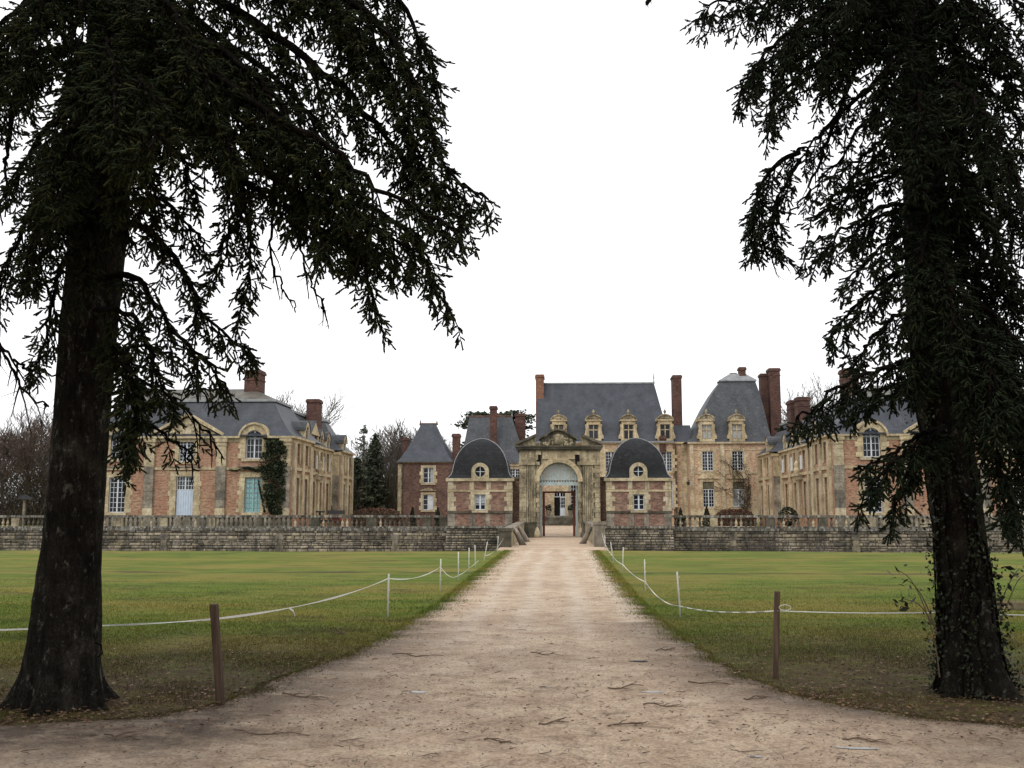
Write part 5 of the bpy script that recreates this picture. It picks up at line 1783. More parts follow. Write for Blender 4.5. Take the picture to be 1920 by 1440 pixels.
UPV = np.array([0, 0, 1.0])
def make_bough(tree, pts, r0, sec, dens, mat, needle=11, bare=False, shoot=(.045, .085), name='bough', droop=1.0, start=.12, rad=.0195):
    """one limb: woody spine, side branchlets that hang from it, needle-clad shoots on those"""
    path = bezier_path(pts, 26)
    L = np.concatenate([[0], np.cumsum(np.linalg.norm(np.diff(path, axis=0), axis=1))])
    tot = L[-1]
    jit = RNG.normal(size=path.shape) * .02 * (L / tot)[:, None]
    path = path + jit
    rr = r0 * (1 - .9 * (L / tot)) + .005
    w0, w1, q0, q1 = list(path[:-1]), list(path[1:]), list(rr[:-1]), list(rr[1:])
    SB, SD, SL = [], [], []
    nsec = int(tot * dens)
    for i in range(nsec):
        f = start + (1 - start) * (i + RNG.uniform(0, 1)) / nsec
        s = f * tot
        p = np.array([np.interp(s, L, path[:, j]) for j in range(3)])
        tg = np.array([np.interp(min(s + .1, tot), L, path[:, j]) - np.interp(max(s - .1, 0), L, path[:, j]) for j in range(3)])
        tg /= np.linalg.norm(tg) + 1e-9
        lat = np.cross(tg, UPV)
        if np.linalg.norm(lat) < .2: lat = np.array([1.0, 0, 0])
        lat /= np.linalg.norm(lat)
        sd = 1 if i % 2 else -1
        ln = sec * RNG.uniform(.45, 1.2) * (1.0 if f < .75 else 1.0 - .55 * (f - .75) / .25) * (.55 + .45 * min(1, f / .35))
        dv = lat * sd * RNG.uniform(.35, .95) + tg * RNG.uniform(.35, .95) - UPV * RNG.uniform(.15, .8) * droop + RNG.normal(size=3) * .15
        dv /= np.linalg.norm(dv)
        n = 5
        c = [p]
        dd = dv.copy()
        for k in range(n):
            dd = dd - UPV * .26 * droop + RNG.normal(size=3) * .09
            dd /= np.linalg.norm(dd)
            c.append(c[-1] + dd * ln / n)
        c = np.array(c)
        rs = np.linspace(.0075, .0025, n + 1) * (1 + ln * .6)
        w0 += list(c[:-1]); w1 += list(c[1:]); q0 += list(rs[:-1]); q1 += list(rs[1:])
        if bare:
            for k in range(2, n + 1):
                if RNG.random() < .7:
                    e = RNG.normal(size=3) * .5 + (c[k] - c[k - 1]) / np.linalg.norm(c[k] - c[k - 1])
                    e /= np.linalg.norm(e)
                    w0.append(c[k - 1]); w1.append(c[k - 1] + e * ln * RNG.uniform(.2, .45)); q0.append(.003); q1.append(.0015)
            if bare is True: continue
            if RNG.random() < bare: continue
        # twigs in a flat spray on both sides, each with its shoots
        ns = max(3, int(ln / .056))
        for k in range(ns + 1):
            g = min(1.0, (k + RNG.uniform(.2, .9)) / ns)
            if g < .08: continue
            x = g * n
            i0 = min(int(x), n - 1)
            pp = c[i0] + (c[i0 + 1] - c[i0]) * (x - i0)
            t2 = c[i0 + 1] - c[i0]
            t2 /= np.linalg.norm(t2)
            l2 = np.cross(t2, UPV + RNG.normal(size=3) * .45)
            l2 /= np.linalg.norm(l2) + 1e-9
            sd2 = 1 if k % 2 else -1
            if k == ns:
                e, tl_, pp = t2, .10, c[-1] - t2 * .05
            else:
                e = t2 * RNG.uniform(.5, 1.0) + l2 * sd2 * RNG.uniform(.5, 1.0) + UPV * RNG.uniform(-.3, .25)
                tl_ = RNG.uniform(.07, .19) * (1.15 - .5 * g) * min(1.3, .55 + ln)
            e = e / np.linalg.norm(e)
            q_ = pp + e * tl_
            w0.append(pp); w1.append(q_); q0.append(.0028); q1.append(.0018)
            m2 = max(2, int(tl_ / .028))
            lz = np.cross(e, UPV + RNG.normal(size=3) * .4)
            lz /= np.linalg.norm(lz) + 1e-9
            for r_ in range(m2):
                h_ = (r_ + RNG.uniform(.1, .9)) / m2
                u_ = e * RNG.uniform(.55, .95) + lz * (1 if r_ % 2 else -1) * RNG.uniform(.4, .85) + RNG.normal(size=3) * .12 - UPV * .06
                SB.append(pp + e * tl_ * h_); SD.append(u_ / np.linalg.norm(u_)); SL.append(RNG.uniform(*shoot) * (1.15 - .3 * h_))
            SB.append(q_ - e * .015); SD.append(e); SL.append(shoot[1] * RNG.uniform(.8, 1.1))
    # terminal shoots on the spine itself
    if not bare:
        for k in range(int(tot * 9)):
            f = RNG.uniform(.5, 1.0)
            s = f * tot
            p = np.array([np.interp(s, L, path[:, j]) for j in range(3)])
            tg = np.array([np.interp(min(s + .1, tot), L, path[:, j]) - np.interp(max(s - .1, 0), L, path[:, j]) for j in range(3)])
            e = tg / (np.linalg.norm(tg) + 1e-9) + RNG.normal(size=3) * .55
            SB.append(p); SD.append(e / np.linalg.norm(e)); SL.append(RNG.uniform(*shoot) * 1.15)
    Vw, Fw = np_tubes(np.array(w0), np.array(w1), np.array(q0), np.array(q1), 4)
    o = np_mesh(name, Vw, Fw, 'bark_bough', tree)
    if SB:
        Vn, Fn = shoots_mesh(np.array(SB), np.array(SD), np.array(SL), rad, needle)
        np_mesh('needles', Vn, Fn, mat, o)
    return len(SB)

def trunk_mesh(tree, pts, radii, nroots, seed, top):
    """tapered, furrowed trunk with root flare; pts are centre points from the ground up"""
    path = bezier_path(pts, 70)
    zz = np.array([p[2] for p in pts])
    rad = np.interp(path[:, 2], zz, radii)
    n = 40
    V_ = []
    for p, r in zip(path, rad):
        h = p[2]
        for k in range(n):
            a = 2 * PI * k / n
            fl = math.exp(-max(h, 0) / .23) * (.26 + .66 * max(0, math.cos(a * nroots + seed)) ** 2 + .3 * noise.noise(Vector((math.cos(a) * 2, math.sin(a) * 2, seed))))
            bk = noise.noise(Vector((math.cos(a) * 2.2, math.sin(a) * 2.2, h * 1.1 + seed))) * .07
            bk += noise.noise(Vector((math.cos(a) * 7, math.sin(a) * 7, h * 2.6 + seed))) * .05
            bk += noise.noise(Vector((math.cos(a) * 16, math.sin(a) * 16, h * 5 + seed))) * .035
            R = r * (1 + bk) + r * max(0, fl)
            V_.append((p[0] + R * math.cos(a), p[1] + R * math.sin(a), h))
    m = len(path)
    F_ = np.array([[i * n + k, i * n + (k + 1) % n, (i + 1) * n + (k + 1) % n, (i + 1) * n + k] for i in range(m - 1) for k in range(n)])
    return np_mesh('trunk', np.array(V_), F_, 'bark', tree, True)

def upper_crown(tree, cx, cy, lean, z0, z1, reach, mat):
    """the crown above the limbs in view, coarser shoots"""
    w0, w1, q0, q1, SB, SD, SL = [], [], [], [], [], [], []
    z = z0
    while z < z1:
        f = (z - z0) / (z1 - z0)
        nb = 6
        for k in range(nb):
            a = 2 * PI * (k + RNG.uniform(-.3, .3)) / nb + z
            Lb = reach * (1 - f) ** .8 * RNG.uniform(.75, 1.1) + .3
            p = np.array([cx + lean[0] * z, cy + lean[1] * z, z])
            d = np.array([math.cos(a), math.sin(a), .12])
            n = 7
            for i in range(n):
                q = p + d * Lb / n
                w0.append(p); w1.append(q); q0.append(.05 * (1 - i / n) * (1 - f * .6) + .006); q1.append(.05 * (1 - (i + 1) / n) * (1 - f * .6) + .006)
                for j in range(7):
                    g = p + (q - p) * RNG.uniform(0, 1)
                    e = np.array([d[0] * .5 + RNG.normal() * .7, d[1] * .5 + RNG.normal() * .7, RNG.uniform(-1.1, .1)])
                    e /= np.linalg.norm(e)
                    l = RNG.uniform(.2, .5)
                    SB.append(g); SD.append(e); SL.append(l)
                p = q
                d = d + np.array([0, 0, -.07 if i < 5 else .08])
        z += .48
    Vw, Fw = np_tubes(np.array(w0), np.array(w1), np.array(q0), np.array(q1), 4)
    o = np_mesh('upper_limbs', Vw, Fw, 'bark_bough', tree)
    Vn, Fn = shoots_mesh(np.array(SB), np.array(SD), np.array(SL), .08, 9)
    np_mesh('upper_needles', Vn, Fn, mat, o)

def px3(lst, Y0):
    out = []
    for q in lst:
        y = q[2] if len(q) > 2 else Y0
        out.append(P(q[0], q[1], y))
    return out

# the great spruce on the side of the ivy-cornered wing
TLY = G(112, 1335).y + .25
tl = thing('spruce_tree', (P(112, 1335, TLY).x, TLY, 0), 'great dark spruce with bare mottled trunk, beside the leaning brown post', 'tree')
ctr = [(114, 1360), (116, 1280), (120, 1200), (128, 1100), (137, 1000), (145, 900), (153, 800), (160, 700), (167, 600), (178, 500), (187, 400), (196, 300), (203, 200), (210, 60), (214, -100)]
pl = px3(ctr, TLY)
pl[0].z = -.06
hw = [72, 72, 69, 66, 60, 59, 60, 60, 60, 61, 61, 59, 56, 53, 50]
rl = [h * .87 * TLY / 1900 for h in hw]
pl.append(pl[-1] + Vector((.15, 0, 4)))
rl.append(.17)
pl.append(pl[-1] + Vector((.2, 0, 7)))
rl.append(.03)
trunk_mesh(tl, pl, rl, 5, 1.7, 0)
upper_crown(tl, pl[0].x + .25, TLY, (.05, 0), 8.2, 17, 2.7, 'needle')

def shift(pts, k, side=1):
    """a neighbouring limb: the same root, drifting off sideways and in depth"""
    o = Vector((RNG.normal() * k - side * .2, RNG.choice((-1, 1, 1)) * RNG.uniform(.25, .7), RNG.normal() * k))
    if o.y < 0: o.x -= side * .25
    n = len(pts)
    return [p + o * (i / (n - 1)) ** .7 * (1.0 if i else 0) + Vector((0, 0, -.05 * i / n)) for i, p in enumerate(pts)]

LB = [  # limb paths (spot, spot, depth), radius, branchlet length, density
    ([(212, -150, 8.3), (380, -120, 8.0), (570, -50, 7.8), (712, 45, 7.7), (786, 160, 7.6), (818, 275, 7.6), (862, 345, 7.6), (918, 370, 7.6)], .055, .62, 15),
    ([(210, -60, 8.4), (370, -20, 8.1), (520, 70, 7.9), (650, 170, 7.8), (735, 270, 7.8), (800, 335, 7.8), (868, 372, 7.8)], .055, .52, 16),
    ([(214, -250, 8.4), (420, -230, 8.4), (610, -130, 8.5), (728, -30, 8.5), (796, 90, 8.5), (815, 190, 8.5)], .05, .60, 14),
    ([(200, 160, 8.3), (320, 175, 8.0), (440, 255, 8.0), (530, 345, 8.0), (600, 375, 8.0), (700, 395, 8.0), (770, 445, 8.0), (812, 520, 8.0), (848, 596, 8.0)], .05, .40, 15),
    ([(205, 90, 8.2), (330, 110, 7.4), (470, 190, 7.2), (600, 270, 7.1), (700, 345, 7.1), (790, 395, 7.1), (868, 430, 7.1)], .05, .46, 16),
    ([(205, 60, 8.3), (340, 60, 7.8), (450, 120, 7.5), (530, 200, 7.4), (570, 300, 7.4), (590, 400, 7.4)], .045, .50, 15),
    ([(200, -20, 8.3), (320, 10, 8.6), (440, 90, 8.8), (540, 170, 8.9), (620, 260, 9.0), (660, 330, 9.0)], .045, .5, 13),
    ([(430, 235, 8.0), (448, 310, 8.0), (462, 400, 8.0), (470, 490, 8.0), (452, 606, 8.0)], .012, .24, 16),
    ([(425, 240, 8.0), (436, 330, 8.0), (432, 420, 8.0), (398, 528, 8.0)], .012, .25, 16),
    ([(540, 350, 8.0), (585, 430, 8.0), (635, 455, 8.0), (680, 485, 8.0), (694, 500, 8.0)], .012, .22, 18),
    ([(620, 395, 7.6), (680, 450, 7.6), (725, 480, 7.6), (768, 505, 7.6)], .014, .27, 20),
    ([(195, 400, 8.4), (270, 372, 8.1), (322, 385, 8.0), (358, 425, 8.0), (386, 466, 8.0)], .022, .24, 16),
    ([(190, 440, 8.4), (255, 418, 8.1), (310, 462, 8.0), (350, 520, 8.0), (378, 580, 8.0), (430, 630, 8.0), (478, 670, 8.0)], .03, .34, 16),
    ([(186, 520, 8.4), (250, 520, 8.0), (300, 580, 7.9), (345, 640, 7.9), (400, 690, 7.9), (430, 742, 7.9)], .028, .32, 15),
    ([(180, 580, 8.4), (240, 590, 7.9), (280, 650, 7.8), (310, 720, 7.8), (330, 770, 7.8)], .025, .34, 15),
    ([(185, 640, 8.4), (225, 650, 7.9), (246, 720, 7.7), (252, 790, 7.7), (232, 850, 7.7)], .022, .3, 18),
    ([(200, 250, 8.3), (270, 240, 7.6), (330, 270, 7.4), (352, 330, 7.4), (362, 380, 7.4)], .025, .26, 16),
    ([(205, 200, 8.2), (300, 170, 7.3), (380, 200, 6.9), (430, 270, 6.8), (440, 330, 6.8)], .035, .42, 16),
    ([(206, 130, 8.2), (240, 160, 7.4), (255, 250, 7.0), (262, 340, 6.9)], .03, .42, 16),
    ([(205, 40, 8.2), (215, 80, 7.2), (222, 180, 6.6), (228, 300, 6.4)], .035, .48, 17),
    ([(200, 90, 8.2), (160, 110, 7.3), (145, 210, 6.9), (140, 320, 6.8)], .035, .46, 17),
    ([(205, -60, 8.2), (290, -10, 7.2), (360, 80, 6.8), (390, 180, 6.7)], .04, .5, 16),
    ([(205, -80, 8.2), (120, -40, 7.3), (70, 50, 6.9), (50, 160, 6.8)], .04, .5, 16),
    ([(205, -40, 8.4), (90, -20, 8.4), (0, 50, 8.4), (-70, 150, 8.4)], .045, .55, 15),
    ([(200, 90, 8.4), (110, 90, 8.5), (30, 130, 8.5), (-30, 220, 8.5)], .04, .46, 14),
    ([(195, 200, 8.4), (120, 215, 8.2), (60, 280, 8.1), (10, 370, 8.1)], .035, .42, 15),
    ([(190, 300, 8.4), (130, 310, 8.1), (70, 370, 8.0), (25, 470, 8.0), (-5, 560, 8.0)], .035, .42, 15),
    ([(185, 380, 8.4), (130, 390, 8.0), (90, 450, 7.9), (60, 530, 7.9)], .03, .36, 16),
    ([(180, 460, 8.4), (125, 480, 8.1), (100, 560, 8.0), (85, 640, 8.0), (50, 708, 8.0)], .024, .22, 15),
    ([(190, 280, 8.4), (120, 260, 7.6), (90, 340, 7.3), (80, 420, 7.2)], .03, .40, 16),
]
for i, (p, r, sec, dens) in enumerate(LB):
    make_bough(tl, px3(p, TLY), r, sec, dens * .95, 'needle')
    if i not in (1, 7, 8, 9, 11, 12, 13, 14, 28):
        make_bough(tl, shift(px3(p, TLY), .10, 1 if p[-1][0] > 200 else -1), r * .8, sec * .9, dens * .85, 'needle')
for p, r, sec, dens in [
    ([(-60, 520, 8.2), (-5, 640, 8.2), (40, 720, 8.2), (95, 770, 8.3)], .018, .4, 9),
    ([(-60, 560, 8.0), (10, 660, 8.0), (60, 690, 8.0), (120, 705, 8.1)], .014, .4, 9),
    ([(30, 160, 8.2), (18, 240, 8.2), (10, 320, 8.2), (2, 420, 8.2)], .02, .16, 6),
    ([(320, 225, 8.1), (300, 320, 8.1), (285, 370, 8.1), (262, 400, 8.2)], .016, .14, 6),
    ([(520, 360, 8.0), (505, 470, 8.0), (530, 540, 8.0), (552, 582, 8.0)], .010, .22, 10),
    ([(560, 420, 7.9), (570, 500, 7.9), (600, 560, 7.9), (612, 590, 7.9)], .008, .25, 10),
    ([(210, 800, 8.3), (260, 790, 8.0), (330, 830, 7.9), (372, 880, 7.9)], .014, .3, 11),
    ([(205, 740, 8.3), (280, 720, 8.0), (350, 770, 7.9), (420, 860, 7.9)], .014, .3, 11),
    ([(200, 660, 8.3), (290, 650, 8.0), (360, 700, 7.9), (400, 760, 7.9)], .012, .28, 11)]:
    make_bough(tl, px3(p, TLY), r, sec, dens, 'needle', bare=True if p[0][1] != 740 and p[0][1] != 800 else .82, name='bare_limb', droop=.7)
# a curled twig on the trunk
MB().tube(px3([(178, 1205), (190, 1210), (192, 1225), (184, 1232)], TLY - .2), .008, 5).build('curled_twig', 'bark_bough', tl)

# the spruce with ivy on its trunk
TRY = G(1825, 1310).y + .25
tr = thing('spruce_tree', (P(1825, 1310, TRY).x, TRY, 0), 'tall spruce with ivy-clad trunk beside the upright brown post', 'tree')
ctr = [(1830, 1335), (1824, 1270), (1816, 1200), (1808, 1100), (1799, 1000), (1786, 900), (1772, 800), (1760, 700), (1750, 600), (1742, 500), (1735, 400), (1731, 300), (1727, 200), (1722, 60), (1718, -100)]
pr_ = px3(ctr, TRY)
pr_[0].z = -.06
hw = [56, 56, 55, 52, 48, 50, 50, 50, 49, 47, 43, 41, 38, 34, 31]
rr_ = [h * .89 * TRY / 1900 for h in hw]
pr_.append(pr_[-1] + Vector((-.1, 0, 4)))
rr_.append(.13)
pr_.append(pr_[-1] + Vector((-.1, 0, 6)))
rr_.append(.03)
trunk_mesh(tr, pr_, rr_, 4, 4.3, 0)
upper_crown(tr, pr_[0].x - .3, TRY, (-.03, 0), 8.6, 16.5, 2.4, 'needle_blue')
RB = [
    ([(1722, -90, 9.2), (1600, -70, 9.0), (1480, -30, 8.9), (1390, 0, 8.9), (1318, 4, 8.9)], .04, .38, 14),
    ([(1724, -30, 9.2), (1610, -10, 8.8), (1510, 40, 8.7), (1430, 100, 8.6), (1386, 160, 8.6)], .04, .42, 14),
    ([(1726, 60, 9.2), (1640, 70, 8.9), (1550, 110, 8.8), (1470, 170, 8.8), (1430, 245, 8.8)], .035, .38, 14),
    ([(1728, 90, 9.2), (1670, 130, 9.4), (1600, 190, 9.5), (1540, 250, 9.5), (1480, 300, 9.5)], .03, .34, 12),
    ([(1500, 285, 9.0), (1460, 305, 9.0), (1425, 350, 9.0), (1412, 410, 9.0), (1415, 468, 9.0)], .02, .30, 22),
    ([(1500, 300, 9.1), (1470, 350, 9.1), (1450, 400, 9.1), (1450, 455, 9.1)], .015, .30, 20),
    ([(1732, 250, 9.2), (1680, 250, 8.8), (1620, 290, 8.7), (1570, 330, 8.7)], .028, .3, 13),
    ([(1734, 310, 9.2), (1670, 320, 8.9), (1600, 350, 8.9), (1540, 380, 8.9)], .025, .24, 12),
    ([(1738, 390, 9.2), (1670, 385, 8.8), (1600, 420, 8.7), (1550, 445, 8.7), (1514, 452, 8.7)], .026, .30, 15),
    ([(1740, 440, 9.2), (1680, 440, 8.7), (1620, 490, 8.6), (1585, 530, 8.6)], .026, .34, 16),
    ([(1744, 510, 9.2), (1690, 510, 8.8), (1630, 550, 8.7), (1580, 600, 8.7), (1548, 640, 8.7)], .028, .38, 16),
    ([(1750, 600, 9.2), (1690, 590, 8.7), (1640, 630, 8.6), (1600, 680, 8.6)], .026, .36, 16),
    ([(1758, 670, 9.1), (1690, 680, 8.5), (1620, 705, 8.3), (1550, 745, 8.3), (1488, 792, 8.3)], .03, .30, 18),
    ([(1760, 700, 9.1), (1700, 715, 8.6), (1640, 745, 8.5), (1590, 778, 8.5)], .024, .22, 16),
    ([(1772, 800, 9.1), (1730, 815, 8.7), (1690, 838, 8.6), (1640, 866, 8.6), (1606, 878, 8.6)], .022, .24, 17),
    ([(1774, 830, 9.1), (1730, 845, 8.7), (1700, 890, 8.6), (1680, 940, 8.6), (1672, 985, 8.6)], .020, .28, 15),
    ([(1772, 800, 9.1), (1730, 830, 8.5), (1670, 870, 8.4), (1630, 915, 8.4), (1608, 955, 8.4)], .020, .22, 16),
    ([(1784, 560, 9.1), (1840, 570, 8.6), (1890, 620, 8.4), (1950, 700, 8.4)], .035, .48, 18),
    ([(1786, 640, 9.1), (1850, 650, 8.7), (1900, 720, 8.5), (1950, 820, 8.5)], .035, .48, 18),
    ([(1790, 720, 9.1), (1850, 740, 8.8), (1900, 830, 8.6), (1935, 930, 8.6)], .03, .42, 17),
    ([(1790, 600, 9.1), (1830, 620, 8.2), (1850, 700, 7.9), (1862, 790, 7.8)], .03, .46, 18),
    ([(1796, 800, 9.1), (1840, 820, 9.0), (1880, 890, 9.0), (1905, 990, 9.0)], .022, .34, 15),
    ([(1750, 480, 9.1), (1770, 500, 8.3), (1785, 580, 8.0), (1795, 680, 7.9)], .03, .40, 17),
    ([(1745, 420, 9.1), (1735, 440, 8.4), (1722, 520, 8.1), (1718, 600, 8.0)], .025, .34, 16),
    ([(1740, 250, 9.2), (1800, 260, 8.9), (1860, 320, 8.8), (1930, 400, 8.8)], .035, .42, 16),
    ([(1745, 310, 9.2), (1830, 330, 9.3), (1890, 400, 9.4), (1940, 470, 9.4)], .03, .42, 14),
    ([(1735, 130, 9.2), (1810, 140, 8.9), (1870, 180, 8.8), (1940, 270, 8.8)], .035, .40, 14),
    ([(1730, 20, 9.2), (1800, 30, 8.9), (1850, 70, 8.8), (1900, 130, 8.8)], .035, .36, 13),
    ([(1728, -60, 9.2), (1810, -50, 9.0), (1890, -10, 9.0), (1960, 50, 9.0)], .035, .36, 13),
    ([(1730, 150, 9.2), (1725, 170, 8.3), (1722, 250, 8.0), (1720, 340, 7.9)], .03, .42, 16),
    ([(1728, 40, 9.2), (1690, 70, 8.4), (1660, 150, 8.2), (1650, 230, 8.1)], .03, .44, 15),
    ([(1728, -40, 9.2), (1650, -20, 8.5), (1580, 40, 8.3), (1540, 120, 8.2)], .03, .44, 15),
    ([(1745, 400, 9.2), (1790, 420, 8.8), (1850, 480, 8.8), (1900, 540, 8.8)], .03, .40, 13),
    ([(1800, 520, 9.2), (1870, 520, 8.9), (1930, 570, 8.9)], .03, .45, 15),
    ([(1732, 60, 9.2), (1790, 90, 9.4), (1830, 160, 9.5), (1850, 240, 9.5)], .028, .40, 15),
    ([(1730, -20, 9.2), (1800, -10, 8.6), (1860, 60, 8.4), (1915, 150, 8.4)], .03, .40, 15),
    ([(1738, 210, 9.2), (1800, 220, 9.5), (1860, 270, 9.6), (1915, 350, 9.6)], .028, .42, 15),
    ([(1742, 350, 9.2), (1800, 360, 8.6), (1850, 410, 8.5), (1885, 480, 8.5)], .026, .36, 15),
]
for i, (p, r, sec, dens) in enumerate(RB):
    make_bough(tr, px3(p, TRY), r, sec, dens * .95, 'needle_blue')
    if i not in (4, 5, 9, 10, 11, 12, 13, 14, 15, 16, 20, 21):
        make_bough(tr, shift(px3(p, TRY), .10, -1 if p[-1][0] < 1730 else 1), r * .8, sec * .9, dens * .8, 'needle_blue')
    if i in (0, 1, 2, 17, 18, 24, 26, 27, 31, 33):
        make_bough(tr, shift(px3(p, TRY), .16, 0), r * .7, sec * .9, dens * .75, 'needle_blue')
for p, r, sec, dens in [
    ([(1600, 140, 9.1), (1560, 240, 9.1), (1530, 320, 9.1), (1500, 380, 9.1), (1470, 420, 9.1)], .018, .2, 7),
    ([(1540, 325, 9.1), (1570, 345, 9.1), (1615, 360, 9.1)], .008, .2, 8),
    ([(1425, 440, 9.0), (1440, 475, 9.0), (1470, 490, 9.0), (1510, 500, 9.0)], .006, .22, 14),
    ([(1785, 380, 9.1), (1810, 450, 9.1), (1812, 520, 9.1), (1828, 560, 9.1)], .02, .2, 6),
    ([(1790, 390, 9.1), (1835, 460, 9.1), (1855, 520, 9.1), (1872, 570, 9.1)], .022, .2, 6),
    ([(1900, 430, 9.1), (1890, 500, 9.1), (1870, 560, 9.1)], .016, .2, 6)]:
    make_bough(tr, px3(p, TRY), r, sec, dens, 'needle_blue', bare=True, name='bare_limb', droop=.5)

# unseen spruces added along the cross drive to shade the near ground
def shade_spruce(x, y):
    t = thing('spruce_tree', (x, y, 0), 'unseen dark spruce added along the cross drive for its shade', 'tree', 'unseen spruces added for shade along the cross drive')
    MB().tube([(x, y, -.05), (x, y, 1), (x + .05, y, 5), (x, y, 13)], [.42, .3, .22, .03], 9).build('trunk', 'bark', t, True)
    upper_crown(t, x, y, (0, 0), 3.4, 14, 4.0, 'needle')
    return t
shade0 = shade_spruce(-7.6, 2.4)
for x, y in ((8.4, 2.8), (-6.0, -7.5), (6.6, -7.2), (-12.5, 8.0), (12.8, 8.6)):
    c_ = shade0.copy()
    col.objects.link(c_)
    c_.location = (x, y, 0)
    c_.rotation_euler = (0, 0, random.uniform(0, 6.28))
    for ch in list(shade0.children):
        d_ = ch.copy()
        col.objects.link(d_)
        d_.parent = c_
        for g_ in ch.children:
            e_ = g_.copy()
            col.objects.link(e_)
            e_.parent = d_

# ivy climbing the right trunk
def trunk_at(pts, rad, z):
    zs_ = [p.z for p in pts]
    return np.interp(z, zs_, [p.x for p in pts]), np.interp(z, zs_, [p.y for p in pts]), np.interp(z, zs_, rad)
iv = thing('ivy', (pr_[0].x, TRY - .3, 0), 'ragged dark ivy climbing the spruce trunk beside the upright brown post', 'climbing plant')
C, S0, S1 = [], [], []
for st in range(14):
    a = RNG.choice([RNG.uniform(PI * .9, PI * 1.2), RNG.uniform(PI * 1.8, PI * 2.15), RNG.uniform(PI * 1.2, PI * 1.8)], p=[.35, .45, .2])
    z = 0.02
    zt = RNG.uniform(1.2, 4.2)
    prev = None
    while z < zt:
        x, y, r = trunk_at(pr_, rr_, z)
        fl = math.exp(-z / .22) * .35
        q = np.array([x + math.cos(a) * r * (1.04 + fl), y + math.sin(a) * r * (1.04 + fl), z])
        if prev is not None:
            S0.append(prev); S1.append(q)
        prev = q
        for _ in range(RNG.integers(2, 6)):
            out = np.array([math.cos(a), math.sin(a), 0])
            C.append(q + out * RNG.uniform(-.01, .07) + RNG.normal(size=3) * .04)
        z += .05
        a += RNG.normal() * .05
V_, F_ = np_tubes(np.array(S0), np.array(S1), np.full(len(S0), .009), np.full(len(S0), .009), 4)
tag(np_mesh('stem', V_, F_, 'bark_bough', iv), kind='stuff')
V_, F_ = np_leaves(np.array(C), .02)
np_mesh('leaves', V_, F_, 'ivy', iv)

# suckers arching out beside that trunk
def sucker(paths, Y, label, leaves, group='arching suckers by the ivy-clad trunk'):
    b0 = P(*paths[0][0], Y)
    t = thing('sucker', (b0.x, Y, 0), label, 'sapling', group)
    C = []
    for p in paths:
        q = bezier_path([P(x, y, Y) for x, y in p], 16)
        MB().tube([Vector(v) for v in q], list(np.linspace(.0065, .003, 16)), 5).build('stem', 'stick', t)
        for i in range(4, 16):
            for _ in range(4 if i > 13 else 1):
                if RNG.random() < (.8 if i > 12 else .06):
                    C.append(q[i] + RNG.normal(size=3) * (.045 if i > 12 else .012) + np.array([0, 0, -.04 if i > 12 else 0]))
    if leaves and C:
        V_, F_ = np_leaves(np.array(C), .045, aspect=.4)
        np_mesh('leaves', V_, F_, 'ivy', t)
sucker([[(1762, 1270), (1752, 1200), (1730, 1130), (1706, 1085), (1682, 1068)], [(1757, 1190), (1735, 1130), (1712, 1095), (1690, 1086)], [(1755, 1180), (1725, 1135), (1692, 1122)]], TRY - .25, 'arching thin sucker with drooping leaf tips, on the post side of the ivy-clad trunk', True)
sucker([[(1870, 1180), (1890, 1130), (1908, 1090), (1925, 1075)], [(1872, 1150), (1885, 1110), (1900, 1080), (1912, 1066)]], TRY + .1, 'thin sucker leaning away over the puddle beside the ivy-clad trunk', True)

# ------------------------------------------------------------------ far trees
def bare_tree(x, y, z, h, spread, mat, label, group, seed, levels=5, r0=None, low=.25):
    rr = random.Random(seed)
    t = thing('bare_tree', (x, y, z), label, 'tree', group)
    seg = {0: [], 1: []}
    def grow(p, d, ln, r, lv):
        n = 3
        for i in range(n):
            d2 = (d + Vector((rr.gauss(0, .11), rr.gauss(0, .11), rr.gauss(.03, .06)))).normalized()
            q = p + d2 * ln / n
            ra, rb = r * (1 - .28 * i / n), r * (1 - .28 * (i + 1) / n)
            seg[0 if lv == 0 else 1].append((p, q, ra, rb))
            if lv < levels and (lv > 0 or i >= 1):
                for _ in range(2 if lv == 0 else rr.choice((1, 2)) if lv == 1 else 1 if (lv < 4 or rr.random() < .5) else 0):
                    a = rr.uniform(0, 2 * PI)
                    k = rr.uniform(.5, 1.0) * spread
                    nd = (d2 + Vector((math.cos(a) * k, math.sin(a) * k, rr.uniform(-.1, .35)))).normalized()
                    grow(p + (q - p) * rr.uniform(.3, 1), nd, ln * rr.uniform(.58, .80), rb * .55, lv + 1)
            p, d = q, d2
        if lv < levels:
            grow(p, d, ln * .6, r * .6, lv + 1)
    r0 = r0 or h * .018
    grow(Vector((x, y, z)), Vector((0, 0, 1)), h * .42, r0, 0)
    for k, nm, n in ((0, 'trunk', 7), (1, 'crown', 3)):
        s = seg[k]
        V_, F_ = np_tubes(np.array([a[0] for a in s]), np.array([a[1] for a in s]), np.maximum([a[2] for a in s], .028), np.maximum([a[3] for a in s], .022), n)
        np_mesh(nm, V_, F_, mat, t)
    return t

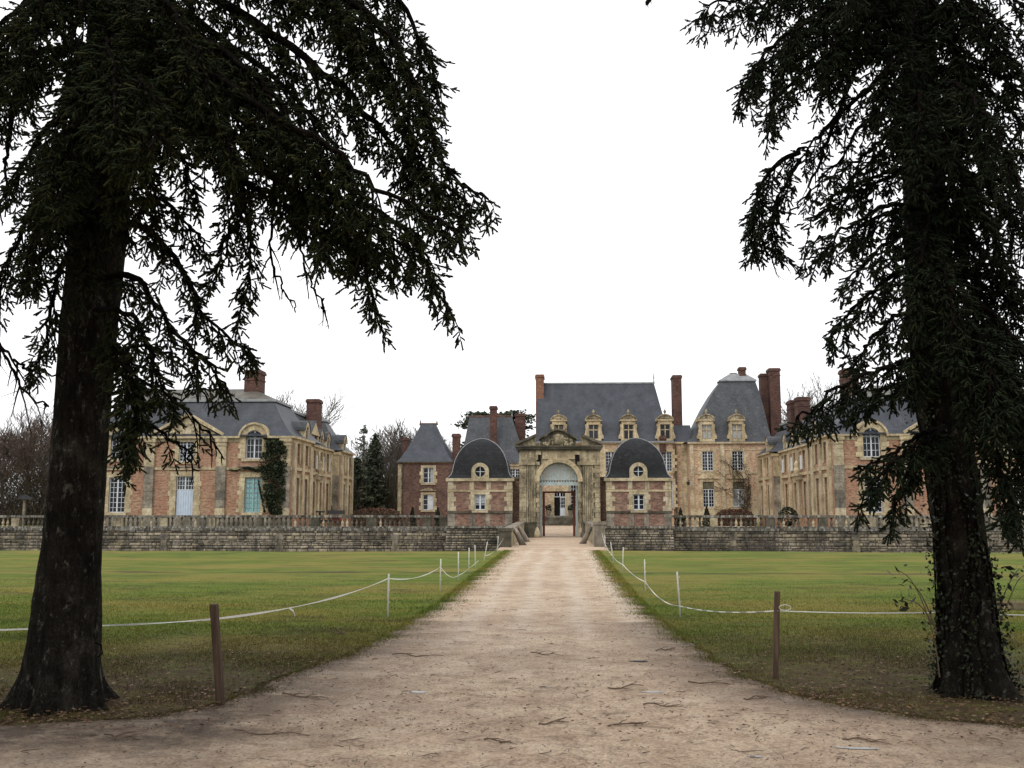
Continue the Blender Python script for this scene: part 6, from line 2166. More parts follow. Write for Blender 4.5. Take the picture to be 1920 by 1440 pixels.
def conifer(x, y, z, h, w, mat, label, group, dens, seed, base=.12, leaf=.3, name='conifer_tree'):
    rs = np.random.default_rng(seed)
    t = thing(name, (x, y, z), label, 'tree', group)
    MB().tube([(x, y, z), (x + .1, y, z + h * .5), (x, y, z + h)], [h * .02, h * .012, .03], 7).build('trunk', 'twig_brown', t)
    C = []
    n = int(h * dens)
    w0, w1 = [], []
    for i in range(n):
        f = base + (1 - base) * rs.uniform(0, 1)
        a = rs.uniform(0, 2 * PI)
        L = w * (1 - f) ** .7 * rs.uniform(.55, 1.1) + .15
        p = np.array([x, y, z + h * f])
        q = p + np.array([math.cos(a) * L, math.sin(a) * L, L * rs.uniform(-.15, .35)])
        w0.append(p); w1.append(q)
        for _ in range(int(6 + L * 7)):
            C.append(p + (q - p) * rs.uniform(.15, 1.03) + rs.normal(size=3) * leaf * .5)
    V_, F_ = np_tubes(np.array(w0), np.array(w1), np.full(n, .04), np.full(n, .012), 3)
    o = np_mesh('branches', V_, F_, 'twig_brown', t)
    V_, F_ = np_leaves(np.array(C), leaf, .3, .45)
    np_mesh('crown', V_, F_, mat, t)
    return t

gz = .45
def at(px, Y):
    return P(px, 960, Y).x
# wood at the far left, russet
for i, (px, Y, hpx, lab) in enumerate([
        (8, 118, 779, 'russet bare tree at the edge of the wood, farthest out past the mottled trunk'),
        (46, 112, 789, 'russet bare tree behind the small roofed post'),
        (78, 122, 759, 'russet bare tree close against the mottled spruce trunk'),
        (-30, 114, 784, 'russet bare tree cut by the edge of the photo'),
        (110, 126, 784, 'russet bare tree mostly hidden behind the mottled spruce trunk'),
        (160, 130, 779, 'russet bare tree rising between the mottled trunk and the wing roof')]):
    h = P(px, hpx, Y).z - gz
    bare_tree(at(px, Y), Y, gz, h, .95, 'twig_red', lab, 'russet bare trees past the ivy-cornered wing', 40 + i, 5)
def brush(name, x0, x1, y0, y1, z0, z1, n, mat, label, ragged=.35):
    base = np.stack([RNG.uniform(x0, x1, n), RNG.uniform(y0, y1, n), np.zeros(n)], 1)
    top = np.array([noise.noise(Vector((b[0] * .25, b[1] * .25, 3))) for b in base])
    hgt = (z1 - z0) * (1 - ragged + ragged * top * 1.6)
    base[:, 2] = z0 + hgt * RNG.uniform(0, 1, n) ** 1.25
    d = RNG.normal(size=(n, 3)) * .55
    d[:, 2] = np.abs(d[:, 2]) + .6
    d /= np.linalg.norm(d, axis=1, keepdims=True)
    ln = RNG.uniform(.7, 1.8, n)
    V_, F_ = np_tubes(base, base + d * ln[:, None], np.full(n, .035), np.full(n, .015), 3)
    o = np_mesh(name, V_, F_, mat)
    return tag(o, label, None, None, 'stuff')
brush('undergrowth', at(-60, 112), at(240, 112), 110, 124, .3, 9.5, 11000, 'twig_brown', 'dark brown undergrowth of the wood past the mottled trunk')
brush('undergrowth', at(640, 130), at(765, 130), 124, 140, .3, 8.5, 10500, 'twig_brown', 'dark brown undergrowth between the wing and the brick lodge')
# between wing and lodge
def hh(px, py, Y): return P(px, py, Y).z - gz
conifer(at(679, 128), 128, gz, hh(679, 797, 128), 3.0, 'pine_grey', 'thin grey see-through conifer between wing and brick lodge', None, 4.5, 5, .15, .22)
conifer(at(701, 124), 124, gz, hh(701, 815, 124), 2.3, 'pine_far', 'dense dark narrow conifer between wing and brick lodge', None, 17, 6, .03, .28)
conifer(at(668, 126), 126, gz, hh(664, 862, 126), 2.4, 'pine_far', 'low dark conifer close against the far end of the wing', None, 16, 8, .02, .28)
for i, (px, Y, py, lab) in enumerate([(728, 138, 800, 'bare tree just past the dense dark conifer'), (748, 142, 790, 'bare tree rising behind the chimney of the brick lodge'), (768, 150, 800, 'bare tree behind the roof slope of the brick lodge'), (838, 150, 818, 'bare tree between brick lodge and old house roofs'), (715, 146, 808, 'bare tree directly behind the dense dark conifer')]):
    bare_tree(at(px, Y), Y, gz, hh(px, py, Y), .9, 'twig_far', lab, 'bare trees behind the brick lodge', 70 + i, 5)
# trees over the roofs
bare_tree(at(532, 122), 122, gz, hh(530, 712, 122), .85, 'twig_far', 'bare tree rising over the wing roof between its two chimneys', None, 91, 5)
bare_tree(at(655, 135), 135, gz, hh(650, 800, 135), .8, 'twig_far', 'small bare tree peeping past the far end of the wing roof', None, 93, 4)
bare_tree(at(1505, 130), 130, gz, hh(1505, 712, 130), .9, 'twig_far', 'bare tree behind the paired brick chimneys of the half-hidden wing', None, 95, 5)
bare_tree(at(1555, 135), 135, gz, hh(1555, 718, 135), .9, 'twig_far', 'bare tree seen through the lower boughs of the ivy-clad spruce', None, 97, 5)
# cedar behind the old house
def cedar(x, y, z, h, w, label):
    t = thing('cedar_tree', (x, y, z), label, 'tree')
    rs = np.random.default_rng(12)
    MB().tube([(x, y, z), (x, y, z + h * .95)], [.5, .1], 8).build('trunk', 'twig_brown', t)
    C, w0, w1 = [], [], []
    for i in range(64):
        f = rs.uniform(.62, 1.0) if i > 12 else .97 + .03 * rs.uniform(0, 1)
        a = rs.uniform(0, 2 * PI)
        L = w * rs.uniform(.55, 1.05) * (1.15 - .3 * f)
        p = np.array([x, y, z + h * (f - .05)])
        q = p + np.array([math.cos(a) * L, math.sin(a) * L, h * .035])
        w0.append(p); w1.append(q)
        for _ in range(150):
            g = rs.uniform(.2, 1.05)
            C.append(p + (q - p) * g + np.array([rs.normal() * .6, rs.normal() * .6, rs.normal() * .13]))
    V_, F_ = np_tubes(np.array(w0), np.array(w1), np.full(64, .14), np.full(64, .05), 4)
    np_mesh('branches', V_, F_, 'twig_brown', t)
    V_, F_ = np_leaves(np.array(C), .26, .6, .5)
    np_mesh('crown', V_, F_, 'pine_far', t)
cedar(at(930, 140), 140, gz, hh(930, 773, 140), 5.6, 'flat-topped cedar spreading behind the old house roof and its chimneys')

# hedges, clipped yews, bushes
def hedge(x0, x1, y0, y1, z0, z1, label, mat='hedge', n=5000):
    c = np.stack([RNG.uniform(x0, x1, n), RNG.uniform(y0, y1, n), RNG.uniform(z0, z1, n)], 1)
    e = 2 * np.abs((c[:, 0] - x0) / (x1 - x0) - .5)
    c[:, 2] = z0 + (c[:, 2] - z0) * (1 - .35 * e ** 4)
    V_, F_ = np_leaves(c, .11)
    t = thing('hedge', ((x0 + x1) / 2, (y0 + y1) / 2, z0), label, 'hedge')
    MB().box(x0 + .25, x1 - .25, y0 + .2, y1 - .2, z0, z1 - .25).build('branches', 'twig_brown', t)
    np_mesh('foliage', V_, F_, mat, t)
hedge(at(662, 98), at(752, 98), 97, 99, .3, P(700, 953, 98).z, 'russet clipped hedge between the wing and the brick lodge')
hedge(at(1343, 108), at(1412, 108), 107, 109, .3, P(1380, 955, 108).z, 'russet clipped hedge below the swept-roof corner pavilion')
def yew(px, Y, py, r, label, ball=False):
    x = at(px, Y)
    zt = P(px, py, Y).z
    t = thing('clipped_yew', (x, Y, court_z(Y)), label, 'shrub', 'small dark clipped shrubs along the court')
    MB().tube([(x, Y, .3), (x, Y, zt - .3)], [.06, .03], 5).build('stem', 'stick', t)
    n = 700
    f = RNG.uniform(0, 1, n)
    a = RNG.uniform(0, 2 * PI, n)
    rr = (r * np.sqrt(np.maximum(0, 1 - (2 * f - 1) ** 2)) if ball else r * (1 - f ** 1.5)) * RNG.uniform(.7, 1.05, n)
    z0 = zt - 2 * r if ball else .5
    c = np.stack([x + np.cos(a) * rr, Y + np.sin(a) * rr, z0 + (zt - z0) * f], 1)
    V_, F_ = np_leaves(c, .09)
    np_mesh('foliage', V_, F_, 'yew', t)
yew(773.5, 97, 951, .42, 'pointed dark yew near the drainpipe of the brick lodge')
yew(821, 97, 952, .40, 'pointed dark yew by the lodge corner beside the domed pavilion')
yew(1276, 98, 953, .42, 'pointed dark yew just beside the right domed pavilion'.replace(' right', ' unlit'))
yew(1325, 98, 950, .48, 'pointed dark yew under the blinded window of the corner pavilion')
yew(1477, 90, 951, .8, 'round dark bush in front of the half-hidden wing', True)

# climber trained on the corner pavilion wall
cl = thing('wall_climber', (at(1400, 112.6), 112.7, .4), 'bare brown climber spreading over the corner pavilion wall beside the blinded windows', 'climbing plant')
S0, S1, C = [], [], []
rs = random.Random(4)
base = P(1402, 965, 112.6)
for k in range(46):
    p = base + Vector((rs.uniform(-.5, .5), 0, rs.uniform(0, 2.5)))
    d = Vector((rs.uniform(-1, 1), 0, rs.uniform(.3, 1.4))).normalized()
    for i in range(14):
        q = p + d * .42
        q.y = 112.72 + rs.uniform(-.12, .12)
        if q.x > at(1412, 112) or q.x < at(1338, 112): break
        S0.append(tuple(p)); S1.append(tuple(q))
        C.append(tuple(q))
        d = (d + Vector((rs.gauss(0, .35), 0, rs.gauss(.02, .3)))).normalized()
        p = q
V_, F_ = np_tubes(np.array(S0), np.array(S1), np.full(len(S0), .028), np.full(len(S0), .02), 4)
tag(np_mesh('stem', V_, F_, 'twig_brown', cl), kind='stuff')
C = np.array(C)
V_, F_ = np_leaves(np.repeat(C, 2, 0) + RNG.normal(size=(2 * len(C), 3)) * np.array([.2, .06, .2]), .08)
np_mesh('leaves', V_, F_, 'leaf_dead', cl)

# ivy on the corner of the wing
iw = thing('ivy', (at(512, 79.7), 79.7, .3), 'tall tapering ivy on the near corner of the wing beside the teal shutters', 'climbing plant')
C = []
prof = [(962, 505, 528), (940, 498, 532), (900, 491, 534), (872, 486, 536), (860, 488, 537), (840, 496, 537), (824, 497, 530)]
py_, xa_, xb_ = zip(*prof[::-1])
for k in range(9000):
    y = random.uniform(826, 964)
    wob_ = 2.5 * noise.noise(Vector((y * .09, 5, 0)))
    a, b = np.interp(y, py_, xa_) + wob_, np.interp(y, py_, xb_) + wob_ * .6
    f = random.random()
    hole = noise.noise(Vector((f * 2.2, y * .045, 11))) + .5 * noise.noise(Vector((f * 6, y * .13, 5)))
    rim = min(f, 1 - f) * 4.2
    if random.random() > min(1, .12 + rim) * (1 if hole > -.12 else .22): continue
    f += random.gauss(0, .06)
    q = P(a + (b - a) * f, y, 79.72)
    q.y -= random.uniform(0, .34) * max(0.0, math.sin(PI * min(1, max(0, f)))) ** .6 * (1 + .5 * noise.noise(Vector((q.x * 1.5, 0, q.z * 1.5))))
    C.append(tuple(q))
for k in range(700):                                    # strands wandering from it
    f = random.random()
    y, x = random.choice([(880 + 3 * math.sin(f * 9), 430 + 60 * f), (884 - 6 * f, 520 - 60 * f), (822 + 3 * f, 494 + 30 * f), (900 + 60 * f, 484 + 12 * f)])
    q = P(x + random.gauss(0, .8), y + random.gauss(0, 1.0), 79.74)
    C.append(tuple(q))
V_, F_ = np_leaves(np.array(C), .085)
np_mesh('leaves', V_, F_, 'ivy', iw)
MB().tube([P(516, 985, 79.8), P(514, 920, 79.75), P(512, 850, 79.75)], [.07, .05, .02], 6).build('stem', 'stick', iw)

# scrub at the foot of the moat walls
def scrub(px, Y, py, w, n, label, mat='twig_far', leaves=0):
    q = P(px, py, Y)
    t = thing('scrub_bush', (q.x, Y, -2.2), label, 'bush', 'bare scrub at the foot of the moat walls')
    S0, S1 = [], []
    for k in range(n):
        p = np.array([q.x + RNG.normal() * w * .2, Y + RNG.normal() * .25, -2.2])
        d = np.array([RNG.normal() * .35, RNG.normal() * .2, 1.0])
        H = (q.z + 2.2) * RNG.uniform(.75, 1.05)
        for i in range(6):
            e = p + d / np.linalg.norm(d) * H / 6
            S0.append(p); S1.append(e)
            d = d + RNG.normal(size=3) * np.array([.3, .2, .1])
            p = e
    V_, F_ = np_tubes(np.array(S0), np.array(S1), np.full(len(S0), .018), np.full(len(S0), .012), 3)
    np_mesh('stems', V_, F_, mat, t)
for px, py, w, n, lab in [(1315, 995, 1.6, 50, 'bare scrub bush against the moat wall nearest the uncurtained domed pavilion'), (1425, 997, 2.6, 90, 'widest bare scrub bush against the moat wall below the round bush'), (1535, 998, 1.3, 34, 'bare scrub bush on the moat wall below the corner of the half-hidden wing'),
                          (815, 1008, .9, 26, 'pale bare scrub bush at the moat wall beside the lit domed pavilion'), (900, 1003, .6, 22, 'small bare shrub growing from the battered base of the domed pavilion'), (790, 1003, .7, 22, 'dark bare shrub on the moat wall below the brick lodge')]:
    scrub(px, 75.2 if px != 900 else 73.9, py, w, n, lab)

# roofed post and old cart in the court
x = at(45, 90)
t = thing('bird_table', (x, 90, .45), 'small post with a dark pitched roof above the balustrade, before the russet wood', 'bird table')
zt = P(45, 934, 90).z
MB().box(x - .09, x + .09, 89.9, 90.08, .3, zt - .1).build('post', 'stone_grey', t)
MB().loft([[(x - .55, 89.5, zt - .1), (x + .55, 89.5, zt - .1), (x + .55, 90.5, zt - .1), (x - .55, 90.5, zt - .1)], [(x - .1, 89.9, zt + .3), (x + .1, 89.9, zt + .3), (x + .1, 90.1, zt + .3), (x - .1, 90.1, zt + .3)]]).build('roof', 'slate_dark', t)

def cart():
    Y = 84.0
    z = lambda py: P(620, py, Y).z
    u = lambda px: P(px, 970, Y).x
    t = thing('farm_cart', (u(625), Y, .3), 'old red and black farm cart behind the balustrade at the inner end of the wing', 'cart')
    MB().box(u(616), u(644), Y - .5, Y + .5, z(964), z(957)).build('hood', 'iron', t)
    MB().box(u(624), u(643), Y - .45, Y + .45, z(982), z(966)).build('cart_body', 'red_paint', t)
    MB().box(u(594), u(607), Y - .4, Y + .4, z(961), z(958)).build('seat', 'iron', t)
    MB().box(u(598), u(601), Y - .1, Y + .1, z(975), z(961)).build('seat_post', 'iron', t)
    MB().box(u(598), u(624), Y - .12, Y + .12, z(978), z(975)).build('shaft', 'iron', t)
    MB().tube([(u(621), Y, z(957)), (u(621), Y, z(948))], .04, 6).build('exhaust_pipe', 'iron', t)
    for px in (604, 633):
        c = Vector((u(px), Y - .55, z(979)))
        m = MB()
        for i in range(14):
            p, q = 2 * PI * i / 14, 2 * PI * (i + 1) / 14
            m.loft([[(c.x + r * math.cos(a), c.y + d, c.z + r * math.sin(a)) for r, a in ((.4, p), (.4, q), (.32, q), (.32, p))] for d in (0, .1)])
        for i in range(7):
            a = 2 * PI * i / 7
            m.tube([c + Vector((0, .05, 0)), c + Vector((.36 * math.cos(a), .05, .36 * math.sin(a)))], .025, 4)
        m.build('wheel', 'iron', t)
cart()

# ------------------------------------------------------------------ fences beside the drive
def stake(px0, py0, px1, py1, label, group):
    b = G(px0, py0)
    tp = P(px1, py1, b.y)
    t = thing('fence_stake', (b.x, b.y, 0), label, 'fence stake', group)
    d = tp - b
    MB().tube([b - d * .03, b + d * .97, tp], [.0135, .0135, .012], 7).build('shaft', 'stake', t, True)
    m = MB()
    for f in (.32, .6, .86):
        c = b + d * f
        m.tube([c, c + Vector((.022, -.012, .012)), c + Vector((.03, -.012, .03))], .004, 4)
    m.build('rope_clip', 'stake', t)
    return b, d
gl = 'white stakes along the drive, ivy-cornered wing side'
gr_ = 'white stakes along the drive, puddle side'
LST = [(727, 1157, 729, 1076, 'tallest-looking white stake, first after the leaning brown post, tape tied to it'),
       (825.5, 1108, 826.5, 1048, 'second white stake from the leaning brown post, where two loops of tape meet'),
       (859.5, 1087, 859.5, 1035, 'third white stake from the leaning brown post, tape sagging low behind it'),
       (879, 1072, 879.5, 1027, 'fourth white stake from the leaning brown post'),
       (891.5, 1064, 890.5, 1022, 'fifth white stake from the leaning brown post, just before the tilted one'),
       (907, 1053, 914, 1016, 'tilted white stake leaning toward the bridge near the long parapet'),
       (933, 1036, 934, 1005, 'farthest white stake, beside the end of the long sloping parapet')]
RST = [(1276, 1157, 1269.5, 1072, 'nearest white stake to the upright brown post, slightly tilted'),
       (1210, 1109, 1208.5, 1049, 'second white stake from the upright brown post'),
       (1167.5, 1070, 1168.5, 1026, 'third white stake from the upright brown post'),
       (1150, 1054, 1145, 1016, 'tilted white stake, fourth from the upright brown post'),
       (1135, 1035, 1134, 1004, 'farthest white stake, beside the tall square parapet pier')]
ls = [stake(*s, gl) for s in LST]
rs_ = [stake(*s, gr_) for s in RST]
def post(px0, py0, px1, py1, w, label):
    b = G(px0, py0)
    tp = P(px1, py1, b.y)
    t = thing('wooden_post', (b.x, b.y, 0), label, 'post')
    d = (tp - b)
    m = MB()
    h = w / 2
    rings = []
    for f in (-.06, .2, .4, .6, .8, .985, 1.0):
        c = b + d * f
        e = h * (1 if f < .99 else .86)
        j = lambda: random.uniform(-.0022, .0022)
        rings.append([(c.x - e + j(), c.y - e + .012, c.z), (c.x + e + j(), c.y - e + j(), c.z), (c.x + e, c.y + e + j(), c.z + .004), (c.x - e + j(), c.y + e, c.z + .004)])
    m.loft(rings)
    m.build('timber', 'post', t)
    return b, d
pL = post(413.5, 1323, 400.5, 1133, .064, 'brown square wooden post leaning, beside the mottled spruce trunk')
pR = post(1454, 1273, 1457.5, 1109, .052, 'upright brown square wooden post before the ivy-clad spruce')

def sag(a, b, s, n=14):
    return [a + (b - a) * (i / n) + Vector((0, 0, -s * 4 * (i / n) * (1 - i / n))) for i in range(n + 1)]
def on(st, py):
    """where the line is tied to a stake, at that height in the photo"""
    b, d = st
    return P(0, py, b.y).z
def tie(st, py):
    b, d = st
    z = P(960, py, b.y).z
    f = z / d.z
    return b + d * f + Vector((0, -.016, 0))
def strand(name, pts, r, mat, label, cat, flat=False):
    t = thing(name, pts[0], label, cat)
    if flat:
        m = MB()
        P3 = [Vector(p) for p in pts]
        for k in range(len(P3) - 1):
            a, b = P3[k], P3[k + 1]
            tw = .5 + .5 * math.sin(k * .7)
            tw2 = .5 + .5 * math.sin((k + 1) * .7)
            ha, hb = Vector((0, .006 * (1 - tw) , r * (.35 + .65 * tw))), Vector((0, .006 * (1 - tw2), r * (.35 + .65 * tw2)))
            m.hexa([a - ha + Vector((0, -.001, 0)), b - hb + Vector((0, -.001, 0)), b - hb + Vector((0, .001, 0)), a - ha + Vector((0, .001, 0)), a + ha + Vector((0, -.001, 0)), b + hb + Vector((0, -.001, 0)), b + hb + Vector((0, .001, 0)), a + ha + Vector((0, .001, 0))])
        m.build('tape', mat, t)
    else:
        MB().tube(pts, r, 6).build('cord', mat, t, True)
    return t
# tape on the ivy-cornered side
A0_ = tie(pL, 1163)
T1, T2 = tie(ls[0], 1085), tie(ls[1], 1063)
strand('fence_tape', sag(P(-80, 1182, 9.9), P(150, 1174, 9.6), .01, 6) + sag(P(150, 1174, 9.6), A0_, .01)[1:], .008, 'tape', 'grey-white fence line from the mottled trunk to the leaning brown post', 'fence tape', True)
strand('fence_tape', sag(A0_, T1, .085, 20), .011, 'tape', 'white fence tape sagging from the leaning brown post to the first stake', 'fence tape', True)
strand('fence_tape', sag(T1, T2, .10, 16), .011, 'tape', 'white fence tape hanging between the first and second stakes past the brown post', 'fence tape', True)
T3, T4, T5 = tie(ls[2], 1079), tie(ls[3], 1066), tie(ls[4], 1053)
strand('fence_tape', sag(T2, T3, .12, 10) + sag(T3, T4, .02, 6)[1:] + sag(T4, T5 + Vector((.08, .3, .02)), .01, 6)[1:], .012, 'tape', 'loose white fence tape drooping past the third to fifth stakes', 'fence tape', True)
T6, T7 = tie(ls[5], 1042), tie(ls[6], 1026)
strand('fence_tape', sag(T6, T7, .08, 10) + sag(T7, P(945, 1008, 51.4), .02, 6)[1:], .014, 'tape', 'white fence tape rising past the farthest stake to the long sloping parapet', 'fence tape', True)
# small torn end
strand('tape_end', [A0_ + Vector((.52, .55, .05)), A0_ + Vector((.56, .55, .02)), A0_ + Vector((.58, .54, -.02))], .012, 'tape', 'small torn flap of white tape by the leaning brown post', 'fence tape', True)
# rope on the puddle side
B0 = tie(pR, 1143)
R1, R2, R3, R4 = tie(rs_[0], 1135), tie(rs_[1], 1090), tie(rs_[2], 1058), tie(rs_[3], 1042)
R5 = tie(rs_[4], 1020)
strand('fence_rope', sag(B0, R1, .05, 20), .0075, 'rope', 'striped white rope sagging from the upright brown post to the nearest stake', 'fence rope')
strand('fence_rope', sag(R1, R2, .12, 20), .0085, 'rope', 'white rope drooping from the nearest stake to the second on the puddle side', 'fence rope')
strand('fence_rope', sag(R2, R3, .06, 14) + sag(R3, R4, .05, 8)[1:] + sag(R4, R5, .04, 8)[1:] + sag(R5, P(1128.5, 1000, 52.2), .02, 5)[1:], .010, 'rope', 'white rope running past the farther stakes to the tall square parapet pier', 'fence rope')
strand('fence_rope', sag(B0, P(1790, 1148, 10.3), .015, 14) + sag(P(1790, 1148, 10.3), P(1990, 1154, 10.6), .01, 8)[1:], .006, 'tape', 'straight white rope from the upright brown post past the ivy-clad trunk', 'fence rope')
lp = []
for i in range(13):
    a = 2 * PI * i / 12
    lp.append(B0 + Vector((.075 + .06 * math.cos(a), -.02, .035 + .028 * math.sin(a))))
MB_ = thing('rope_loop', lp[0], 'small loop of rope knotted on the upright brown post', 'rope loop')
MB().tube(lp, .004, 5).build('cord', 'tape', MB_, True)

# ------------------------------------------------------------------ ground cover and litter
def inside_drive(x, y, grow=0.0):
    if y < YL[0]: return True
    return np.interp(y, YL, XL) - grow < x < np.interp(y, YR, XR) + grow
n = 460000
yy = 7.6 + 22 * RNG.beta(1.0, 2.6, n)
xx = RNG.uniform(-.62, .56, n) * yy * 1.0
# ragged fringe: blades thin out over the verge
le, re_ = np.interp(yy, YL, XL), np.interp(yy, YR, XR)
nz = np.sin(yy * 7.1) * .05 + np.sin(yy * 2.3 + 1) * .07
ins = np.minimum(xx - le, re_ - xx) + nz
keep = (ins < 0) | ((ins < .28) & (RNG.uniform(0, 1, n) < np.exp(-np.maximum(ins, 0) / .09) * .5))
keep &= (yy > np.interp(np.abs(xx), [0, 2.5, 5, 9], [7.6, 8.0, 8.05, 7.75]) + RNG.exponential(.12, n))
patch = np.array([noise.noise(Vector((a * .9, b * .9, 2))) for a, b in zip(xx[keep][:], yy[keep][:])])
xx, yy = xx[keep], yy[keep]
# thin bare soil under the spruces
dl = np.minimum(np.hypot(xx - tl.location.x, (yy - tl.location.y) * .8), np.hypot(xx - tr.location.x, (yy - tr.location.y) * .8))
k2 = RNG.uniform(0, 1, len(xx)) < np.clip(.15 + .9 * patch + (dl - .8) / 3.4, .08, 1)
xx, yy, patch = xx[k2], yy[k2], patch[k2]
m = len(xx)
hgt = RNG.uniform(.010, .034, m) * (1 + .6 * np.clip(patch, -.6, 1)) * np.clip(1.25 - yy / 60, .6, 1.2)
wd = .0024 * np.clip(yy / 9, 1, 2)
ang = RNG.uniform(0, 2 * PI, m)
ln = RNG.normal(size=(m, 2)) * .5
Vg = np.zeros((m, 3, 3))
Vg[:, 0] = np.stack([xx - np.cos(ang) * wd, yy - np.sin(ang) * wd, np.zeros(m)], 1)
Vg[:, 1] = np.stack([xx + np.cos(ang) * wd, yy + np.sin(ang) * wd, np.zeros(m)], 1)
Vg[:, 2] = np.stack([xx + ln[:, 0] * hgt, yy + ln[:, 1] * hgt, hgt], 1)
g = np_mesh('grass', Vg.reshape(-1, 3), np.arange(3 * m).reshape(m, 3), 'grass_blade')
tag(g, 'short rough grass along the verges of the drive', None, None, 'stuff')

# tufts and runners spilling over the drive's edge, farther along too
n = 90000
yf = 8.3 + 39 * RNG.uniform(0, 1, n) ** 1.5
sd = RNG.choice((-1, 1), n)
ex = np.where(sd < 0, np.interp(yf, YL, XL), np.interp(yf, YR, XR))
tuft = np.array([noise.noise(Vector((a * 1.7, b, 1))) + .6 * noise.noise(Vector((a * 5.3, b, 6))) for a, b in zip(yf, sd * 3.0)])
dist = RNG.exponential(.09, n) * (1 + .8 * np.clip(tuft, -1, 1.3)) * np.clip(yf / 14, .8, 1.15) + tuft * .08
xf = ex - sd * dist + sd * .06
kp = RNG.uniform(0, 1, n) < np.clip(.55 + .7 * tuft, .05, 1)
xf, yf = xf[kp], yf[kp]
m = len(xf)
hf = RNG.uniform(.014, .045, m) * np.clip(yf / 14, .8, 1.5)
wf = .0026 * np.clip(yf / 9, 1, 3.5)
an = RNG.uniform(0, 2 * PI, m)
lf_ = RNG.normal(size=(m, 2)) * .7
Vg = np.zeros((m, 3, 3))
Vg[:, 0] = np.stack([xf - np.cos(an) * wf, yf - np.sin(an) * wf, np.full(m, .006)], 1)
Vg[:, 1] = np.stack([xf + np.cos(an) * wf, yf + np.sin(an) * wf, np.full(m, .006)], 1)
Vg[:, 2] = np.stack([xf + lf_[:, 0] * hf, yf + lf_[:, 1] * hf, hf], 1)
tag(np_mesh('verge_grass', Vg.reshape(-1, 3), np.arange(3 * m).reshape(m, 3), 'grass_blade'), 'ragged grass tufts spilling over the edges of the drive', None, None, 'stuff')

# dead leaves
n = 26000
yy = 7.9 + 13 * RNG.uniform(0, 1, n) ** 2.0
xx = RNG.uniform(-.6, .55, n) * yy
k = np.array([(not inside_drive(a, b, -.25)) or RNG.random() < .10 for a, b in zip(xx, yy)])
dl = np.minimum(np.hypot(xx - tl.location.x - .8, (yy - tl.location.y) * .8), np.hypot(xx - tr.location.x + .8, (yy - tr.location.y) * .8))
k &= RNG.uniform(0, 1, n) < np.exp(-np.maximum(dl - 1.4, 0) / 2.2) + .05
c = np.stack([xx[k], yy[k], RNG.uniform(.008, .034, k.sum())], 1)
V_, F_ = np_leaves(c, .020, 0)
V_ = V_.reshape(-1, 4, 3)
V_[:, :, 2] = c[:, None, 2] + (V_[:, :, 2] - c[:, None, 2]) * .3 + .012
tag(np_mesh('dead_leaves', V_.reshape(-1, 3), F_, 'leaf_dead'), 'scattered brown dead leaves below the spruces', None, None, 'stuff')

# twig litter, too small and many to pick up one by one
n = 2600
yy = 4.2 + 17 * RNG.uniform(0, 1, n) ** 1.9
xx = RNG.uniform(-.58, .52, n) * (yy + .6)
k = np.array([inside_drive(a, b, .3) for a, b in zip(xx, yy)])
xx, yy = xx[k], yy[k]
a = RNG.uniform(0, PI, len(xx))
L_ = RNG.uniform(.012, .08, len(xx)) * np.where(RNG.uniform(0, 1, len(xx)) < .12, 2.2, 1)
p0 = np.stack([xx, yy, np.full(len(xx), .014)], 1)
bend = p0 + np.stack([np.cos(a) * L_ * .5, np.sin(a) * L_ * .5, RNG.uniform(0, .008, len(xx))], 1)
a2 = a + RNG.normal(size=len(xx)) * .35
p2 = bend + np.stack([np.cos(a2) * L_ * .5, np.sin(a2) * L_ * .5, np.zeros(len(xx))], 1)
r_ = RNG.uniform(.0012, .0034, len(xx))
V1, F1 = np_tubes(p0, bend, r_, r_, 4)
V2, F2 = np_tubes(bend, p2, r_, r_ * .6, 4)
tag(np_mesh('twig_litter', np.concatenate([V1, V2]), np.concatenate([F1, F2 + len(V1)]), 'stick'), 'small broken twigs and bark scattered over the drive', None, None, 'stuff')

# loose pebbles
n = 6000
yy = 3.6 + 12 * RNG.uniform(0, 1, n) ** 1.6
xx = RNG.uniform(-.6, .55, n) * (yy + .6)
k = np.array([inside_drive(a_, b_, -.1) for a_, b_ in zip(xx, yy)])
c = np.stack([xx[k], yy[k], np.full(k.sum(), .011)], 1)
n = len(c)
s = RNG.uniform(.003, .009, n) * np.where(RNG.uniform(0, 1, n) < .04, 1.8, 1)
oct_ = np.array([[1, 0, 0], [0, 1, 0], [-1, 0, 0], [0, -1, 0], [0, 0, .7], [0, 0, -.7]])
V_ = c[:, None] + oct_[None] * s[:, None, None] * RNG.uniform(.6, 1.3, (n, 6, 1))
ft = np.array([[0, 1, 4], [1, 2, 4], [2, 3, 4], [3, 0, 4], [1, 0, 5], [2, 1, 5], [3, 2, 5], [0, 3, 5]])
F_ = (np.arange(n)[:, None, None] * 6 + ft[None]).reshape(-1, 3)
tag(np_mesh('pebbles', V_.reshape(-1, 3), F_, 'stone_grey'), 'loose small stones on the gravel drive', None, None, 'stuff')

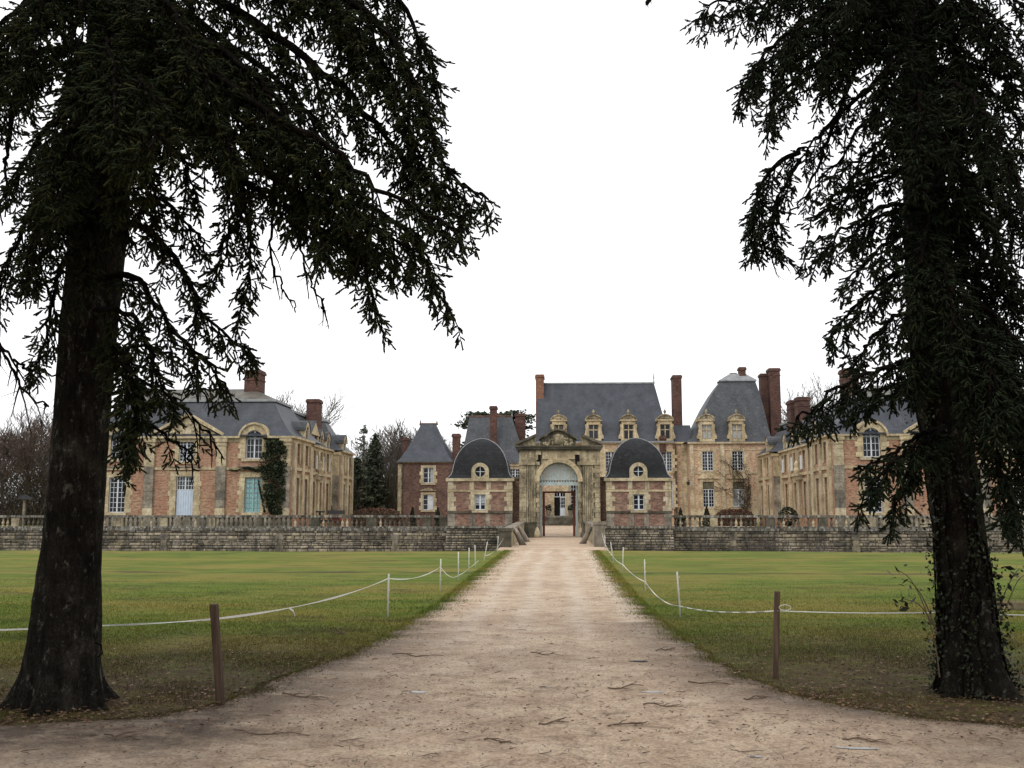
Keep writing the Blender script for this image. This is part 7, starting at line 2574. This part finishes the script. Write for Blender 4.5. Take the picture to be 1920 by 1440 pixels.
# bigger fallen sticks, each where the photo shows one
STK = [((735, 1230), (832, 1233), 'long thin stick lying across the left of the drive, nearest the first taped stake'),
       ((995, 1227), (1052, 1231), 'straight stick lying mid-drive, above the dark tuft of needles'),
       ((1140, 1294), (1207, 1287), 'forked stick on the drive between the two far small puddles'),
       ((1010, 1361), (1066, 1357), 'straight dark stick on the near drive, left of the longest one'),
       ((1140, 1365), (1215, 1355), 'longest slanting stick on the near drive'),
       ((905, 1392), (960, 1394), 'dark curved stick on the drive nearest the camera'),
       ((1206, 1324), (1282, 1326), 'dark branching stick at the right side of the near drive'),
       ((435, 1376), (585, 1382), 'long bent stick on the drive below the leaning brown post'),
       ((190, 1386), (262, 1390), 'thick dark stick on the drive below the mottled trunk'),
       ((1290, 1282), (1375, 1286), 'twiggy stick at the grass edge near the upright brown post'),
       ((1395, 1313), (1440, 1311), 'bundle-like stick on the edge below the upright brown post'),
       ((1580, 1389), (1660, 1394), 'stick lying just above the long pale puddle'),
       ((1230, 1222), (1265, 1219), 'short stick at the right grass edge halfway to the second stake'),
       ((530, 1304), (612, 1316), 'crooked branch lying at the verge beside the leaning brown post')]
for i, (a, b, lab) in enumerate(STK):
    p, q = G(*a), G(*b)
    t = thing('fallen_stick', ((p + q) / 2)[:], lab, 'stick', 'fallen sticks on the drive')
    t.location.z = .02
    n = 8
    pts = []
    for k in range(n + 1):
        f = k / n
        w_ = noise.noise(Vector((f * 3, i * 3.1, 0))) * .05
        pts.append(p + (q - p) * f + Vector((w_ * .3, w_ * 2.2, .02 + .008 * math.sin(f * 9 + i))))
    m = MB().tube(pts, list(np.linspace(.0072, .003, n + 1)), 6)
    for k in (2, 4, 5):
        d = (q - p).normalized()
        e = d * random.uniform(.05, .16) + Vector((0, random.choice((-1, 1)) * random.uniform(.04, .14), random.uniform(0, .02)))
        m.tube([pts[k], pts[k] + e * .5 + Vector((0, 0, .006)), pts[k] + e], [.005, .004, .002], 5)
    m.build('stem', 'stick', t)
# little dark branch standing in the lawn by the first stake
c = G(634, 1190)
t = thing('broken_branch', c[:], 'small black forked branch lying on the grass left of the drive', 'stick')
m = MB()
for k in range(7):
    e = Vector((random.uniform(-.16, .16), random.uniform(-.1, .1), random.uniform(.02, .09)))
    m.tube([c + Vector((random.uniform(-.06, .06), 0, .01)), c + e * .6 + Vector((0, 0, .02)), c + e], [.008, .006, .003], 5)
m.build('stem', 'stick', t)

# puddles
def puddle(px, py, w, d, label, z=.0125, yaw=0.0, mat='water', group='shallow puddles on the drive'):
    c = G(px, py)
    N = 40
    rim, pts = [], []
    for i in range(N):
        a = 2 * PI * i / N
        r = 1 + .42 * noise.noise(Vector((math.cos(a) * 1.3, math.sin(a) * 1.3, px * .1))) + .34 * noise.noise(Vector((math.cos(a) * 3.5, math.sin(a) * 3.5, px * .2)))
        x, y = w * r * math.cos(a), d * r * math.sin(a)
        pts.append((c.x + x * math.cos(yaw) - y * math.sin(yaw), c.y + x * math.sin(yaw) + y * math.cos(yaw), z))
    o = MB().poly(pts).build('puddle', mat)
    return tag(o, label, None, None, 'structure')
puddle(785, 1300, .085, .035, 'tiny bright puddle on the drive nearer the leaning brown post')
puddle(1197, 1242, .13, .05, 'small bright puddle on the drive, farther of two')
puddle(1225, 1300, .10, .03, 'tiny bright puddle on the drive beside the forked stick')
puddle(1607, 1406, .17, .028, 'long pale puddle on the near drive before the ivy-clad spruce', yaw=-.12)
puddle(1417, 1422, .055, .02, 'tiny bright puddle at the near edge of the drive')
puddle(1020, 1290, .05, .02, 'tiny puddle in the middle of the drive')
puddle(1925, 1137, .62, .95, 'still pool on the lawn behind the ivy-clad trunk, mirroring the wing')
